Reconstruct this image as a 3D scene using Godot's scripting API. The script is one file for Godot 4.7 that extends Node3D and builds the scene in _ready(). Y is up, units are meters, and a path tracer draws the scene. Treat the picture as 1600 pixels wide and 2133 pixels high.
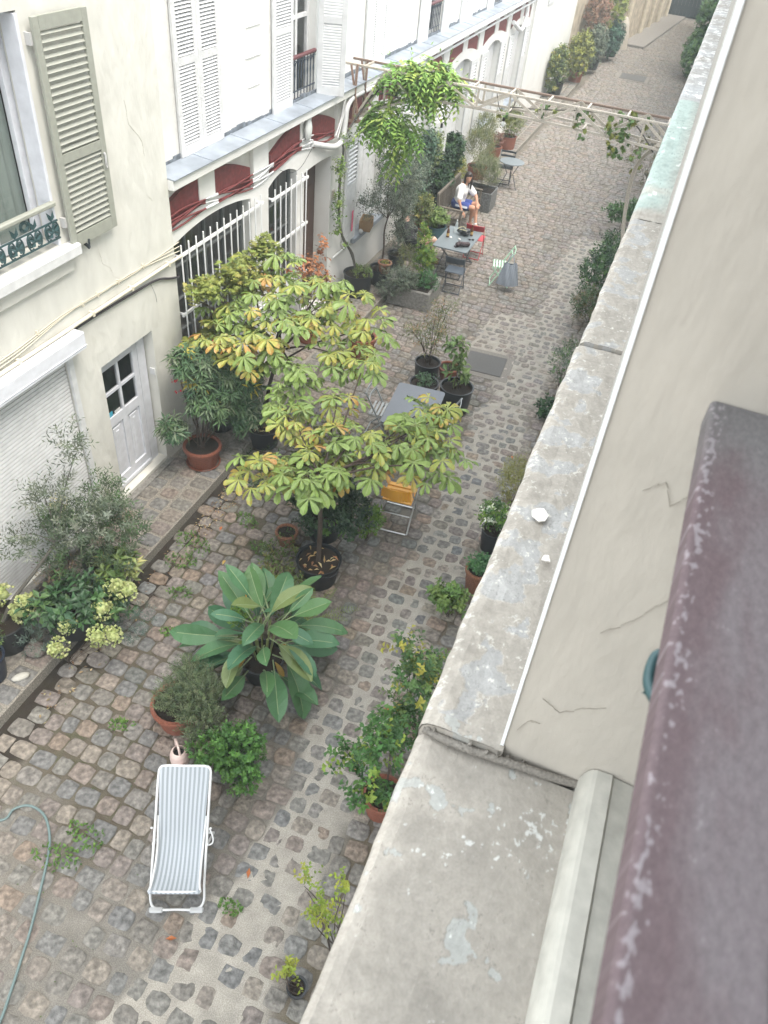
extends Node3D

var rg := RandomNumberGenerator.new()
var taken := {}
var mats := {}
var texs := {}
const CAM_H := 7.5
const KERB := 0.15
const XC := -5.72    # face of the cream house
const XW := -5.78    # lower wall of the white house
const XU := -5.95    # upper wall of the white house

# ---------------------------------------------------------------- mesh builder
class MB:
	var v := PackedVector3Array()
	var n := PackedVector3Array()
	var c := PackedColorArray()
	var t := PackedVector2Array()
	var col := Color(1, 1, 1)
	var uvs := false

	func tri(a: Vector3, b: Vector3, d: Vector3) -> void:
		var m := (b - a).cross(d - a).normalized()
		v.append(a); v.append(d); v.append(b)
		n.append(m); n.append(m); n.append(m)
		c.append(col); c.append(col); c.append(col)

	func stri(a: Vector3, b: Vector3, d: Vector3, na: Vector3, nb: Vector3, nd: Vector3) -> void:
		v.append(a); v.append(d); v.append(b)
		n.append(na); n.append(nd); n.append(nb)
		c.append(col); c.append(col); c.append(col)

	func quad(a: Vector3, b: Vector3, d: Vector3, e: Vector3) -> void:
		tri(a, b, d)
		tri(a, d, e)

	func uvquad(a: Vector3, b: Vector3, d: Vector3, e: Vector3, ua: Vector2, ub: Vector2, ud: Vector2, ue: Vector2) -> void:
		uvs = true
		quad(a, b, d, e)
		for q in [ua, ud, ub, ua, ue, ud]:
			t.append(q)

	func box(lo: Vector3, hi: Vector3, bev := 0.0) -> void:
		obox(Transform3D(Basis(), (lo + hi) * 0.5), hi - lo, bev)

	func obox(x: Transform3D, s: Vector3, bev := 0.0) -> void:
		var h := s * 0.5
		var b: float = minf(bev, minf(h.x, minf(h.y, h.z)) * 0.9)
		if b <= 0.0:
			var p := []
			for i in 8:
				p.append(x * Vector3(h.x if i & 1 else -h.x, h.y if i & 2 else -h.y, h.z if i & 4 else -h.z))
			quad(p[1], p[3], p[7], p[5]); quad(p[0], p[4], p[6], p[2])
			quad(p[2], p[6], p[7], p[3]); quad(p[0], p[1], p[5], p[4])
			quad(p[4], p[5], p[7], p[6]); quad(p[0], p[2], p[3], p[1])
			return
		var f := func(sx: float, sy: float, sz: float, ax: int) -> Vector3:
			var q := Vector3(sx * (h.x - b), sy * (h.y - b), sz * (h.z - b))
			q[ax] += (sx if ax == 0 else sy if ax == 1 else sz) * b
			return x * q
		for s1 in [-1.0, 1.0]:
			_oq([f.call(s1, -1, -1, 0), f.call(s1, 1, -1, 0), f.call(s1, 1, 1, 0), f.call(s1, -1, 1, 0)], x.basis.x * s1)
			_oq([f.call(-1, s1, -1, 1), f.call(1, s1, -1, 1), f.call(1, s1, 1, 1), f.call(-1, s1, 1, 1)], x.basis.y * s1)
			_oq([f.call(-1, -1, s1, 2), f.call(1, -1, s1, 2), f.call(1, 1, s1, 2), f.call(-1, 1, s1, 2)], x.basis.z * s1)
			for s2 in [-1.0, 1.0]:
				_oq([f.call(s1, s2, -1, 0), f.call(s1, s2, 1, 0), f.call(s1, s2, 1, 1), f.call(s1, s2, -1, 1)], x.basis.x * s1 + x.basis.y * s2)
				_oq([f.call(s1, -1, s2, 0), f.call(s1, 1, s2, 0), f.call(s1, 1, s2, 2), f.call(s1, -1, s2, 2)], x.basis.x * s1 + x.basis.z * s2)
				_oq([f.call(-1, s1, s2, 1), f.call(1, s1, s2, 1), f.call(1, s1, s2, 2), f.call(-1, s1, s2, 2)], x.basis.y * s1 + x.basis.z * s2)
				for s3 in [-1.0, 1.0]:
					_ot(f.call(s1, s2, s3, 0), f.call(s1, s2, s3, 1), f.call(s1, s2, s3, 2), x.basis.x * s1 + x.basis.y * s2 + x.basis.z * s3)

	func _ot(a: Vector3, b: Vector3, d: Vector3, out: Vector3) -> void:
		if (b - a).cross(d - a).dot(out) < 0.0:
			tri(a, d, b)
		else:
			tri(a, b, d)

	func _oq(p: Array, out: Vector3) -> void:
		_ot(p[0], p[1], p[2], out)
		_ot(p[0], p[2], p[3], out)

	func bar(a: Vector3, b: Vector3, w: float, h: float, up := Vector3.UP, bev := 0.0) -> void:
		var d := (b - a)
		var z := d.normalized()
		var u := up
		if absf(z.dot(u)) > 0.98:
			u = Vector3.RIGHT
		var r := u.cross(z).normalized()
		var y := z.cross(r)
		obox(Transform3D(Basis(r, y, z), (a + b) * 0.5), Vector3(w, h, d.length()), bev)

	func tube(p: Array, r, sides := 8, caps := true) -> void:
		var rings := []
		var norms := []
		var last := Vector3.UP
		for i in p.size():
			var a: Vector3 = p[maxi(i - 1, 0)]
			var b: Vector3 = p[mini(i + 1, p.size() - 1)]
			var d := (b - a).normalized()
			var u := last - d * last.dot(d)
			if u.length() < 0.05:
				u = Vector3.RIGHT - d * d.x
			if u.length() < 0.05:
				u = Vector3.FORWARD - d * d.z
			u = u.normalized()
			last = u
			var w := d.cross(u)
			var rad: float = r[i] if r is Array else r
			var ring := []
			var nn := []
			for k in sides:
				var an := TAU * k / sides
				var q: Vector3 = u * cos(an) + w * sin(an)
				ring.append(p[i] + q * rad)
				nn.append(q)
			rings.append(ring)
			norms.append(nn)
		for i in p.size() - 1:
			for k in sides:
				var k2 := (k + 1) % sides
				stri(rings[i][k], rings[i][k2], rings[i + 1][k2], norms[i][k], norms[i][k2], norms[i + 1][k2])
				stri(rings[i][k], rings[i + 1][k2], rings[i + 1][k], norms[i][k], norms[i + 1][k2], norms[i + 1][k])
		if caps:
			for k in range(1, sides - 1):
				tri(rings[0][0], rings[0][k + 1], rings[0][k])
				var e: Array = rings[-1]
				tri(e[0], e[k], e[k + 1])

	func lathe(prof: Array, seg := 20, x := Transform3D()) -> void:
		# profile of Vector2(radius, height), walked so that the outside lies on its right
		for i in prof.size() - 1:
			var a: Vector2 = prof[i]
			var b: Vector2 = prof[i + 1]
			var d := (b - a)
			if d.length() < 1e-6:
				continue
			var nn := Vector2(d.y, -d.x).normalized()
			for k in seg:
				var t0 := TAU * k / seg
				var t1 := TAU * (k + 1) / seg
				var c0 := Vector3(cos(t0), 0, -sin(t0))
				var c1 := Vector3(cos(t1), 0, -sin(t1))
				var p00 := x * (c0 * a.x + Vector3.UP * a.y)
				var p01 := x * (c1 * a.x + Vector3.UP * a.y)
				var p10 := x * (c0 * b.x + Vector3.UP * b.y)
				var p11 := x * (c1 * b.x + Vector3.UP * b.y)
				var n0 := (x.basis * (c0 * nn.x + Vector3.UP * nn.y)).normalized()
				var n1 := (x.basis * (c1 * nn.x + Vector3.UP * nn.y)).normalized()
				if a.x > 1e-5:
					stri(p00, p01, p11, n0, n1, n1)
				if b.x > 1e-5:
					stri(p00, p11, p10, n0, n1, n0)

	func blob(x: Transform3D, s: Vector3, seg := 10) -> void:
		var rows := seg / 2
		for i in rows:
			var p0 := PI * i / rows - PI / 2
			var p1 := PI * (i + 1) / rows - PI / 2
			for k in seg:
				var a := TAU * k / seg
				var b := TAU * (k + 1) / seg
				var q := []
				for e in [[p0, a], [p0, b], [p1, b], [p1, a]]:
					q.append(Vector3(cos(e[0]) * cos(e[1]), sin(e[0]), -cos(e[0]) * sin(e[1])))
				var w := []
				var m := []
				for u in q:
					w.append(x * (u * s))
					m.append((x.basis * (u / s)).normalized())
				if i > 0:
					stri(w[0], w[1], w[2], m[0], m[1], m[2])
				if i < rows - 1:
					stri(w[0], w[2], w[3], m[0], m[2], m[3])

	# a thin leaf folded along its midrib: 4 triangles
	func leaf(p: Vector3, d: Vector3, up: Vector3, l: float, w: float, fold := 0.25, at := 0.45, bend := 0.0) -> void:
		var s := d.cross(up).normalized()
		var u := s.cross(d).normalized()
		var m := p + d * l * at
		var tip := p + d * l - u * l * bend
		var a := m + s * w * 0.5 + u * w * fold
		var b := m - s * w * 0.5 + u * w * fold
		tri(p, a, m); tri(a, tip, m)
		tri(p, m, b); tri(b, m, tip)

	# small two-triangle leaf
	func leaf2(p: Vector3, d: Vector3, up: Vector3, l: float, w: float) -> void:
		var s := d.cross(up).normalized()
		var m := p + d * l * 0.5
		var tip := p + d * l
		tri(p, m + s * w * 0.5, tip)
		tri(p, tip, m - s * w * 0.5)

	# long blade of n segments with midrib; prof(t) gives half width share
	func blade(p: Vector3, d: Vector3, up: Vector3, l: float, w: float, n_: int, droop: float, fold: float, shape: Array, wave := 0.0, ph := 0.0) -> void:
		var s := d.cross(up).normalized()
		var dir := d
		var q := p
		var L := []; var M := []; var Rr := []
		for i in n_ + 1:
			var f := float(i) / n_
			var u := s.cross(dir).normalized()
			var k: float = shape[i] * w
			var wv := sin(ph + f * 9.0) * wave * w
			L.append(q + s * k * 0.5 + u * (k * fold + wv))
			Rr.append(q - s * k * 0.5 + u * (k * fold - wv))
			M.append(q)
			dir = (dir - up * droop / n_).normalized()
			q += dir * l / n_
		for i in n_:
			quad(M[i], L[i], L[i + 1], M[i + 1])
			quad(Rr[i], M[i], M[i + 1], Rr[i + 1])

	func mesh() -> ArrayMesh:
		var a := []
		a.resize(Mesh.ARRAY_MAX)
		a[Mesh.ARRAY_VERTEX] = v
		a[Mesh.ARRAY_NORMAL] = n
		a[Mesh.ARRAY_COLOR] = c
		if uvs:
			a[Mesh.ARRAY_TEX_UV] = t
		var m := ArrayMesh.new()
		if v.size():
			m.add_surface_from_arrays(Mesh.PRIMITIVE_TRIANGLES, a)
		return m

# ---------------------------------------------------------------- naming and scene tree
func numbered(called: String) -> String:
	if not taken.has(called):
		taken[called] = 0
		return called
	taken[called] += 1
	return "%s_%03d" % [called, taken[called]]

func tag(o: Node, label: String, category: String, group := "") -> void:
	o.set_meta("label", label)
	o.set_meta("category", category)
	if group:
		o.set_meta("group", group)

func thing(called: String, label: String, category: String, at := Vector3.ZERO, turn := 0.0, group := "") -> Node3D:
	var o := Node3D.new()
	o.name = numbered(called)
	add_child(o)
	o.position = at
	o.rotation.y = turn
	tag(o, label, category, group)
	return o

func part(called: String, m, material: Material, parent: Node3D) -> MeshInstance3D:
	var o := MeshInstance3D.new()
	o.mesh = m.mesh() if m is MB else m
	o.material_override = material
	o.name = called
	parent.add_child(o, true)
	return o

func solo(called: String, m, material: Material, label: String, category: String, at := Vector3.ZERO, turn := 0.0, group := "") -> MeshInstance3D:
	var o := MeshInstance3D.new()
	o.mesh = m.mesh() if m is MB else m
	o.material_override = material
	o.name = numbered(called)
	add_child(o)
	o.position = at
	o.rotation.y = turn
	tag(o, label, category, group)
	return o

func struct(called: String, m, material: Material) -> MeshInstance3D:
	var o := MeshInstance3D.new()
	o.mesh = m.mesh() if m is MB else m
	o.material_override = material
	o.name = called
	add_child(o)
	o.set_meta("kind", "structure")
	return o

# ---------------------------------------------------------------- materials
func grain(freq: float, lo: float, hi: float, oct := 4, sd := 1, tint := Color(1, 1, 1)) -> NoiseTexture2D:
	var key := "g%f_%f_%f_%d_%d" % [freq, lo, hi, oct, sd] + str(tint)
	if texs.has(key):
		return texs[key]
	var f := FastNoiseLite.new()
	f.seed = sd
	f.noise_type = FastNoiseLite.TYPE_SIMPLEX_SMOOTH
	f.frequency = freq
	f.fractal_octaves = oct
	var t := NoiseTexture2D.new()
	t.width = 512
	t.height = 512
	t.seamless = true
	t.noise = f
	var g := Gradient.new()
	g.set_color(0, Color(lo, lo, lo))
	g.set_color(1, Color(hi, hi, hi) * tint)
	t.color_ramp = g
	texs[key] = t
	return t

func bumps(freq: float, strength: float, oct := 4, sd := 7) -> NoiseTexture2D:
	var key := "b%f_%f_%d_%d" % [freq, strength, oct, sd]
	if texs.has(key):
		return texs[key]
	var f := FastNoiseLite.new()
	f.seed = sd
	f.noise_type = FastNoiseLite.TYPE_SIMPLEX_SMOOTH
	f.frequency = freq
	f.fractal_octaves = oct
	var t := NoiseTexture2D.new()
	t.width = 512
	t.height = 512
	t.seamless = true
	t.as_normal_map = true
	t.bump_strength = strength
	t.noise = f
	texs[key] = t
	return t

# colours are real-world (linear) base colours
func mat(key: String, lin := Color(0.5, 0.5, 0.5), rough := 0.8, o := {}) -> StandardMaterial3D:
	if mats.has(key):
		return mats[key]
	var m := StandardMaterial3D.new()
	m.resource_name = key
	m.albedo_color = lin.linear_to_srgb()
	m.roughness = rough
	m.metallic = o.get("metal", 0.0)
	m.metallic_specular = o.get("spec", 0.5)
	if o.has("tex"):
		m.albedo_texture = o.tex
	if o.has("norm"):
		m.normal_enabled = true
		m.normal_texture = o.norm
		m.normal_scale = o.get("ns", 1.0)
	if o.has("scale"):
		m.uv1_triplanar = true
		m.uv1_world_triplanar = o.get("world", true)
		m.uv1_scale = Vector3.ONE * o.scale
	if o.get("vc", false):
		m.vertex_color_use_as_albedo = true
	if o.has("back"):
		m.backlight_enabled = true
		m.backlight = o.back
	if o.has("alpha"):
		m.transparency = BaseMaterial3D.TRANSPARENCY_ALPHA
		m.albedo_color.a = o.alpha
	if o.get("two", false):
		m.cull_mode = BaseMaterial3D.CULL_DISABLED
	mats[key] = m
	return m

func rnd(a: float, b: float) -> float:
	return rg.randf_range(a, b)

func rdir() -> Vector3:
	var z := rnd(-1, 1)
	var a := rnd(0, TAU)
	var r := sqrt(1.0 - z * z)
	return Vector3(r * cos(a), z, r * sin(a))

func pick(a: Array):
	return a[rg.randi() % a.size()]

func smooth_path(p: Array, per := 6) -> Array:
	var out := []
	for i in p.size() - 1:
		var a: Vector3 = p[maxi(i - 1, 0)]
		var b: Vector3 = p[i]
		var d: Vector3 = p[i + 1]
		var e: Vector3 = p[mini(i + 2, p.size() - 1)]
		for k in per:
			out.append(b.cubic_interpolate(d, a, e, float(k) / per))
	out.append(p[-1])
	return out

func vary(c: Color, k := 0.15) -> Color:
	var f := 1.0 + rnd(-k, k)
	return Color(clampf(c.r * f * (1 + rnd(-k, k) * 0.4), 0, 1), clampf(c.g * f, 0, 1), clampf(c.b * f * (1 + rnd(-k, k) * 0.4), 0, 1))

func _ready() -> void:
	rg.seed = 20240
	set_view()
	make_materials()
	build_ground()
	build_cream_house()
	build_white_house()
	build_far_end()
	build_own_house()
	build_pergola()
	build_furniture()
	build_people()
	build_plants()
	build_small_things()

func set_view() -> void:
	var cam := Camera3D.new()
	cam.name = "camera"
	add_child(cam)
	cam.position = Vector3(0, CAM_H, 0)
	cam.rotation_order = EULER_ORDER_YXZ
	cam.rotation = Vector3(-0.72699106, 0.29200952, 0.11894465)
	cam.fov = rad_to_deg(2.0 * atan(1066.5 / 1600.0))
	cam.near = 0.03
	cam.far = 200.0
	cam.current = true
	var lens := CameraAttributesPhysical.new()
	lens.frustum_near = 0.03
	lens.frustum_far = 200.0
	lens.frustum_focal_length = 12.0 / tan(atan(1066.5 / 1600.0))
	lens.frustum_focus_distance = 4.5
	lens.exposure_aperture = 6.5
	cam.attributes = lens
	cam.fov = rad_to_deg(2.0 * atan(1066.5 / 1600.0))
	var we := WorldEnvironment.new()
	we.name = "environment"
	var e := Environment.new()
	e.background_mode = Environment.BG_SKY
	var sky := Sky.new()
	var sm := ProceduralSkyMaterial.new()
	sm.sky_top_color = Color(0.90, 0.92, 0.94)
	sm.sky_horizon_color = Color(0.93, 0.94, 0.95)
	sm.sky_curve = 0.2
	sm.ground_bottom_color = Color(0.35, 0.34, 0.32)
	sm.ground_horizon_color = Color(0.6, 0.6, 0.6)
	sm.sun_angle_max = 1.0
	sky.sky_material = sm
	e.sky = sky
	e.tonemap_mode = Environment.TONE_MAPPER_LINEAR
	e.tonemap_exposure = 4.9
	e.sdfgi_enabled = true
	e.ssao_enabled = true
	e.ssil_enabled = true
	e.fog_enabled = true
	e.fog_light_color = Color(0.80, 0.84, 0.84)
	e.fog_density = 0.0035
	we.environment = e
	add_child(we)
	var sun := DirectionalLight3D.new()
	sun.name = "sun"
	sun.light_energy = 0.35
	sun.light_color = Color(1.0, 0.97, 0.93)
	sun.light_angular_distance = 30.0
	sun.shadow_enabled = true
	add_child(sun)
	sun.rotation_degrees = Vector3(-68, 75, 0)

func make_materials() -> void:
	var pn := bumps(0.02, 3.0, 5, 11)
	var streak := grain(0.012, 0.94, 1.0, 5, 4)
	var stain := grain(0.004, 0.93, 1.0, 5, 3)
	mat("cream_plaster", Color(0.65, 0.645, 0.60), 0.9, {"tex": streak, "norm": pn, "ns": 0.35, "scale": 0.45})
	mat("white_plaster", Color(0.72, 0.72, 0.70), 0.88, {"tex": grain(0.004, 0.95, 1.0, 5, 5), "norm": pn, "ns": 0.3, "scale": 0.5})
	mats.cream_plaster.uv1_scale = Vector3(0.5, 0.16, 0.5)
	mat("white_paint", Color(0.69, 0.70, 0.71), 0.5, {"tex": grain(0.01, 0.9, 1.0, 4, 6), "scale": 1.2})
	mat("lilac_white", Color(0.70, 0.72, 0.78), 0.45, {"tex": grain(0.01, 0.92, 1.0, 4, 6), "scale": 1.2})
	mat("red_paint", Color(0.20, 0.035, 0.035), 0.7, {"tex": grain(0.02, 0.75, 1.0, 5, 8), "norm": pn, "ns": 0.5, "scale": 1.0})
	mat("zinc", Color(0.40, 0.45, 0.52), 0.45, {"metal": 0.25, "tex": grain(0.008, 0.78, 1.0, 5, 9), "scale": 0.5})
	mat("zinc_dark", Color(0.22, 0.25, 0.29), 0.6, {"tex": grain(0.012, 0.6, 1.0, 5, 9), "scale": 1.0})
	mat("sage", Color(0.325, 0.335, 0.29), 0.55, {"tex": grain(0.02, 0.92, 1.0, 3, 2), "scale": 1.0})
	mat("iron_green", Color(0.025, 0.065, 0.07), 0.5)
	mat("iron_navy", Color(0.03, 0.045, 0.07), 0.45)
	mat("dark_red", Color(0.11, 0.03, 0.035), 0.5)
	mat("white_metal", Color(0.78, 0.79, 0.80), 0.4)
	mat("dirty_white", Color(0.70, 0.66, 0.60), 0.6, {"tex": grain(0.05, 0.62, 1.0, 4, 12, Color(1, 0.97, 0.93)), "scale": 2.0})
	mat("rust", Color(0.40, 0.29, 0.23), 0.85, {"tex": grain(0.05, 0.5, 1.0, 4, 13), "scale": 2.0})
	mat("glass", Color(0.02, 0.03, 0.03), 0.06, {"alpha": 0.30})
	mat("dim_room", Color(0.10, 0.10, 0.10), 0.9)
	mat("curtain", Color(0.42, 0.50, 0.46), 0.9, {"back": Color(0.3, 0.3, 0.3)})
	mat("door_brown", Color(0.06, 0.03, 0.02), 0.5)
	mat("cable_black", Color(0.025, 0.02, 0.025), 0.6)
	mat("cable_cream", Color(0.62, 0.58, 0.47), 0.6)
	mat("terracotta", Color(0.30, 0.10, 0.06), 0.75, {"tex": grain(0.02, 0.72, 1.0, 5, 14), "scale": 3.0})
	mat("terracotta_pale", Color(0.42, 0.19, 0.11), 0.85, {"tex": grain(0.03, 0.55, 1.0, 5, 15), "scale": 3.0})
	mat("black_plastic", Color(0.018, 0.02, 0.024), 0.4)
	mat("soil", Color(0.05, 0.033, 0.022), 1.0, {"tex": grain(0.06, 0.4, 1.0, 4, 16), "norm": bumps(0.08, 8.0), "scale": 3.0})
	mat("bark", Color(0.12, 0.085, 0.065), 0.95, {"tex": grain(0.05, 0.5, 1.0, 4, 17), "norm": bumps(0.06, 6.0), "scale": 4.0})
	mat("bark_grey", Color(0.16, 0.15, 0.13), 0.95, {"tex": grain(0.05, 0.5, 1.0, 4, 17), "scale": 4.0})
	mat("leaf", Color(1, 1, 1), 0.5, {"vc": true, "back": Color(0.35, 0.35, 0.2), "two": true, "spec": 0.35})
	mat("leaf_wax", Color(1, 1, 1), 0.48, {"vc": true, "back": Color(0.35, 0.38, 0.2), "two": true, "tex": grain(0.03, 0.85, 1.0, 3, 21), "scale": 5.0, "world": false})
	mat("petal", Color(1, 1, 1), 0.7, {"vc": true, "back": Color(0.5, 0.5, 0.5), "two": true})
	mat("plain_vc", Color(1, 1, 1), 0.6, {"vc": true})
	mat("cement", Color(0.30, 0.29, 0.27), 0.95, {"tex": grain(0.02, 0.7, 1.0, 5, 18), "norm": bumps(0.05, 4.0), "scale": 1.5})
	mat("zinc_box", Color(0.26, 0.27, 0.27), 0.55, {"metal": 0.3, "tex": grain(0.02, 0.6, 1.0, 5, 9), "scale": 1.5})
	mat("old_wood", Color(0.22, 0.19, 0.155), 0.9, {"tex": grain(0.04, 0.6, 1.0, 4, 19), "scale": 3.0})
	mat("grey_metal", Color(0.25, 0.28, 0.30), 0.45)
	mat("blue_grey_metal", Color(0.145, 0.172, 0.188), 0.45)
	mat("dark_metal", Color(0.03, 0.04, 0.05), 0.45)
	mat("red_metal", Color(0.42, 0.03, 0.045), 0.45)
	mat("mint_metal", Color(0.50, 0.72, 0.55), 0.5)
	mat("orange_seat", Color(0.72, 0.35, 0.04), 0.5)
	mat("chrome", Color(0.55, 0.56, 0.56), 0.3, {"metal": 0.8})
	mat("light_slat", Color(0.34, 0.365, 0.38), 0.5)
	mat("bag_black", Color(0.02, 0.022, 0.025), 0.35)
	mat("bag_maroon", Color(0.035, 0.018, 0.022), 0.5)
	mat("bag_blue", Color(0.34, 0.38, 0.44), 0.85, {"tex": grain(0.05, 0.8, 1.0, 3, 22), "scale": 4.0})
	mat("bottle_glass", Color(0.10, 0.035, 0.01), 0.1)
	mat("pink_plastic", Color(0.66, 0.52, 0.48), 0.4)
	mat("hose", Color(0.14, 0.20, 0.20), 0.5)
	mat("wicker", Color(0.45, 0.28, 0.14), 0.9, {"tex": grain(0.08, 0.6, 1.0, 3, 23), "scale": 4.0})
	mat("boulder", Color(0.26, 0.22, 0.20), 0.95, {"tex": grain(0.03, 0.6, 1.0, 5, 24), "norm": bumps(0.03, 6.0), "scale": 2.5})
	mat("beige_wall", Color(0.55, 0.47, 0.36), 0.9, {"tex": grain(0.008, 0.7, 1.0, 5, 25), "scale": 0.4})
	mat("gate_paint", Color(0.008, 0.016, 0.021), 0.6)
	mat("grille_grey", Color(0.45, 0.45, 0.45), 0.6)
	mat("roof_zinc", Color(0.30, 0.32, 0.35), 0.6)
	mat("asphalt", Color(0.16, 0.155, 0.15), 0.95, {"tex": grain(0.05, 0.75, 1.0, 4, 26), "norm": bumps(0.1, 3.0), "scale": 2.0})

# ---------------------------------------------------------------- ground
var nz := FastNoiseLite.new()
var nz2 := FastNoiseLite.new()

func band_mask(x: float, z: float) -> float:
	var left := -1.86 + nz.get_noise_2d(z * 9.0, 3.0) * 0.30
	var right := -1.02 + nz.get_noise_2d(z * 9.0, 40.0) * 0.25
	if z > -2.6:
		left -= (z + 2.6) * 0.25
		right -= (z + 2.6) * 0.12
	if z < -13.0 and z > -15.4:
		left -= 0.95 * smoothstep(0.0, 0.5, minf(z + 15.4, -13.0 - z) + 0.15)
	if z < -15.0:
		left += 0.10
	var m := smoothstep(left - 0.04, left + 0.04, x) * (1.0 - smoothstep(right - 0.10, right + 0.10, x))
	m *= smoothstep(-20.8, -20.2, z)
	return m * (0.95 + 0.25 * nz2.get_noise_2d(x * 40.0, z * 40.0))

func ground_col(x: float, z: float) -> Color:
	var n := nz.get_noise_2d(x * 14.0, z * 14.0)
	var n2 := nz2.get_noise_2d(x * 60.0, z * 60.0)
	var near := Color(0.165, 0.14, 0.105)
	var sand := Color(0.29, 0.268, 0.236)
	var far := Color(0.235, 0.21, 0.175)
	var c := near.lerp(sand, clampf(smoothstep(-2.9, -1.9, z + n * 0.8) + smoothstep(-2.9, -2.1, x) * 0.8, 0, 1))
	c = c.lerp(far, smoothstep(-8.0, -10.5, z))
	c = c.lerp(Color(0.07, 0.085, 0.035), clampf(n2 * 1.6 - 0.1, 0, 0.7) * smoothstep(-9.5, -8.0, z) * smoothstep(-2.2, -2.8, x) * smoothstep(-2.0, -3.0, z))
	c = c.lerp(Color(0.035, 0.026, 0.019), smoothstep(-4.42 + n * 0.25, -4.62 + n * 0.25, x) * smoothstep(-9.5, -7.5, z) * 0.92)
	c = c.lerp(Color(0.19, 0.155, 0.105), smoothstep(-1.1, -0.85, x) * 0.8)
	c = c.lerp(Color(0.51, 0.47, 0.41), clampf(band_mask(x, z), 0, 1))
	return c * (1.0 + n2 * 0.22)

func ground_h(x: float, z: float) -> float:
	var m := clampf(band_mask(x, z), 0, 1)
	var h := lerpf(-0.020, -0.0015, m)
	if z > -2.6:
		h = maxf(h, lerpf(-0.020, -0.008, smoothstep(-2.6, -1.8, z)))
	h += nz2.get_noise_2d(x * 70.0 + 9.0, z * 70.0) * 0.010
	return h

func stone_shape(sd: int, sq: float) -> ArrayMesh:
	var r := RandomNumberGenerator.new()
	r.seed = sd
	var b := MB.new()
	var N := 12
	var o := []
	for k in N:
		var a: float = [0.28, 0.785, 1.29][k % 3] + (k / 3) * PI * 0.5 + r.randf_range(-0.06, 0.06)
		var ca := cos(a)
		var sa := sin(a)
		var rad := pow(pow(absf(ca), sq) + pow(absf(sa), sq), -1.0 / sq) * r.randf_range(0.93, 1.04) * 0.5
		o.append(Vector3(ca * rad, 0, sa * rad))
	var mid := Vector3(r.randf_range(-0.1, 0.1), 0.05, r.randf_range(-0.1, 0.1))
	var tilt := Vector3(r.randf_range(-0.06, 0.06), 0, r.randf_range(-0.06, 0.06))
	var up := Vector3.UP
	for k in N:
		var k2 := (k + 1) % N
		var a: Vector3 = o[k]
		var d: Vector3 = o[k2]
		var a1 := a * 0.965 + up * (-0.045 + a.dot(tilt))
		var d1 := d * 0.965 + up * (-0.045 + d.dot(tilt))
		var a2 := a * 0.80 + up * (0.02 + a.dot(tilt))
		var d2 := d * 0.80 + up * (0.02 + d.dot(tilt))
		var a0 := a + up * -0.4
		var d0 := d + up * -0.4
		var na := a.normalized()
		var nd := d.normalized()
		var ma := (na + up * 0.9).normalized()
		var md := (nd + up * 0.9).normalized()
		var ta := (na * 0.22 + up).normalized()
		var td := (nd * 0.22 + up).normalized()
		b.stri(d0, a0, a1, nd, na, ma); b.stri(d0, a1, d1, nd, ma, md)
		b.stri(d1, a1, a2, md, ma, ta); b.stri(d1, a2, d2, md, ta, td)
		b.stri(d2, a2, mid, td, ta, up)
	return b.mesh()

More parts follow.
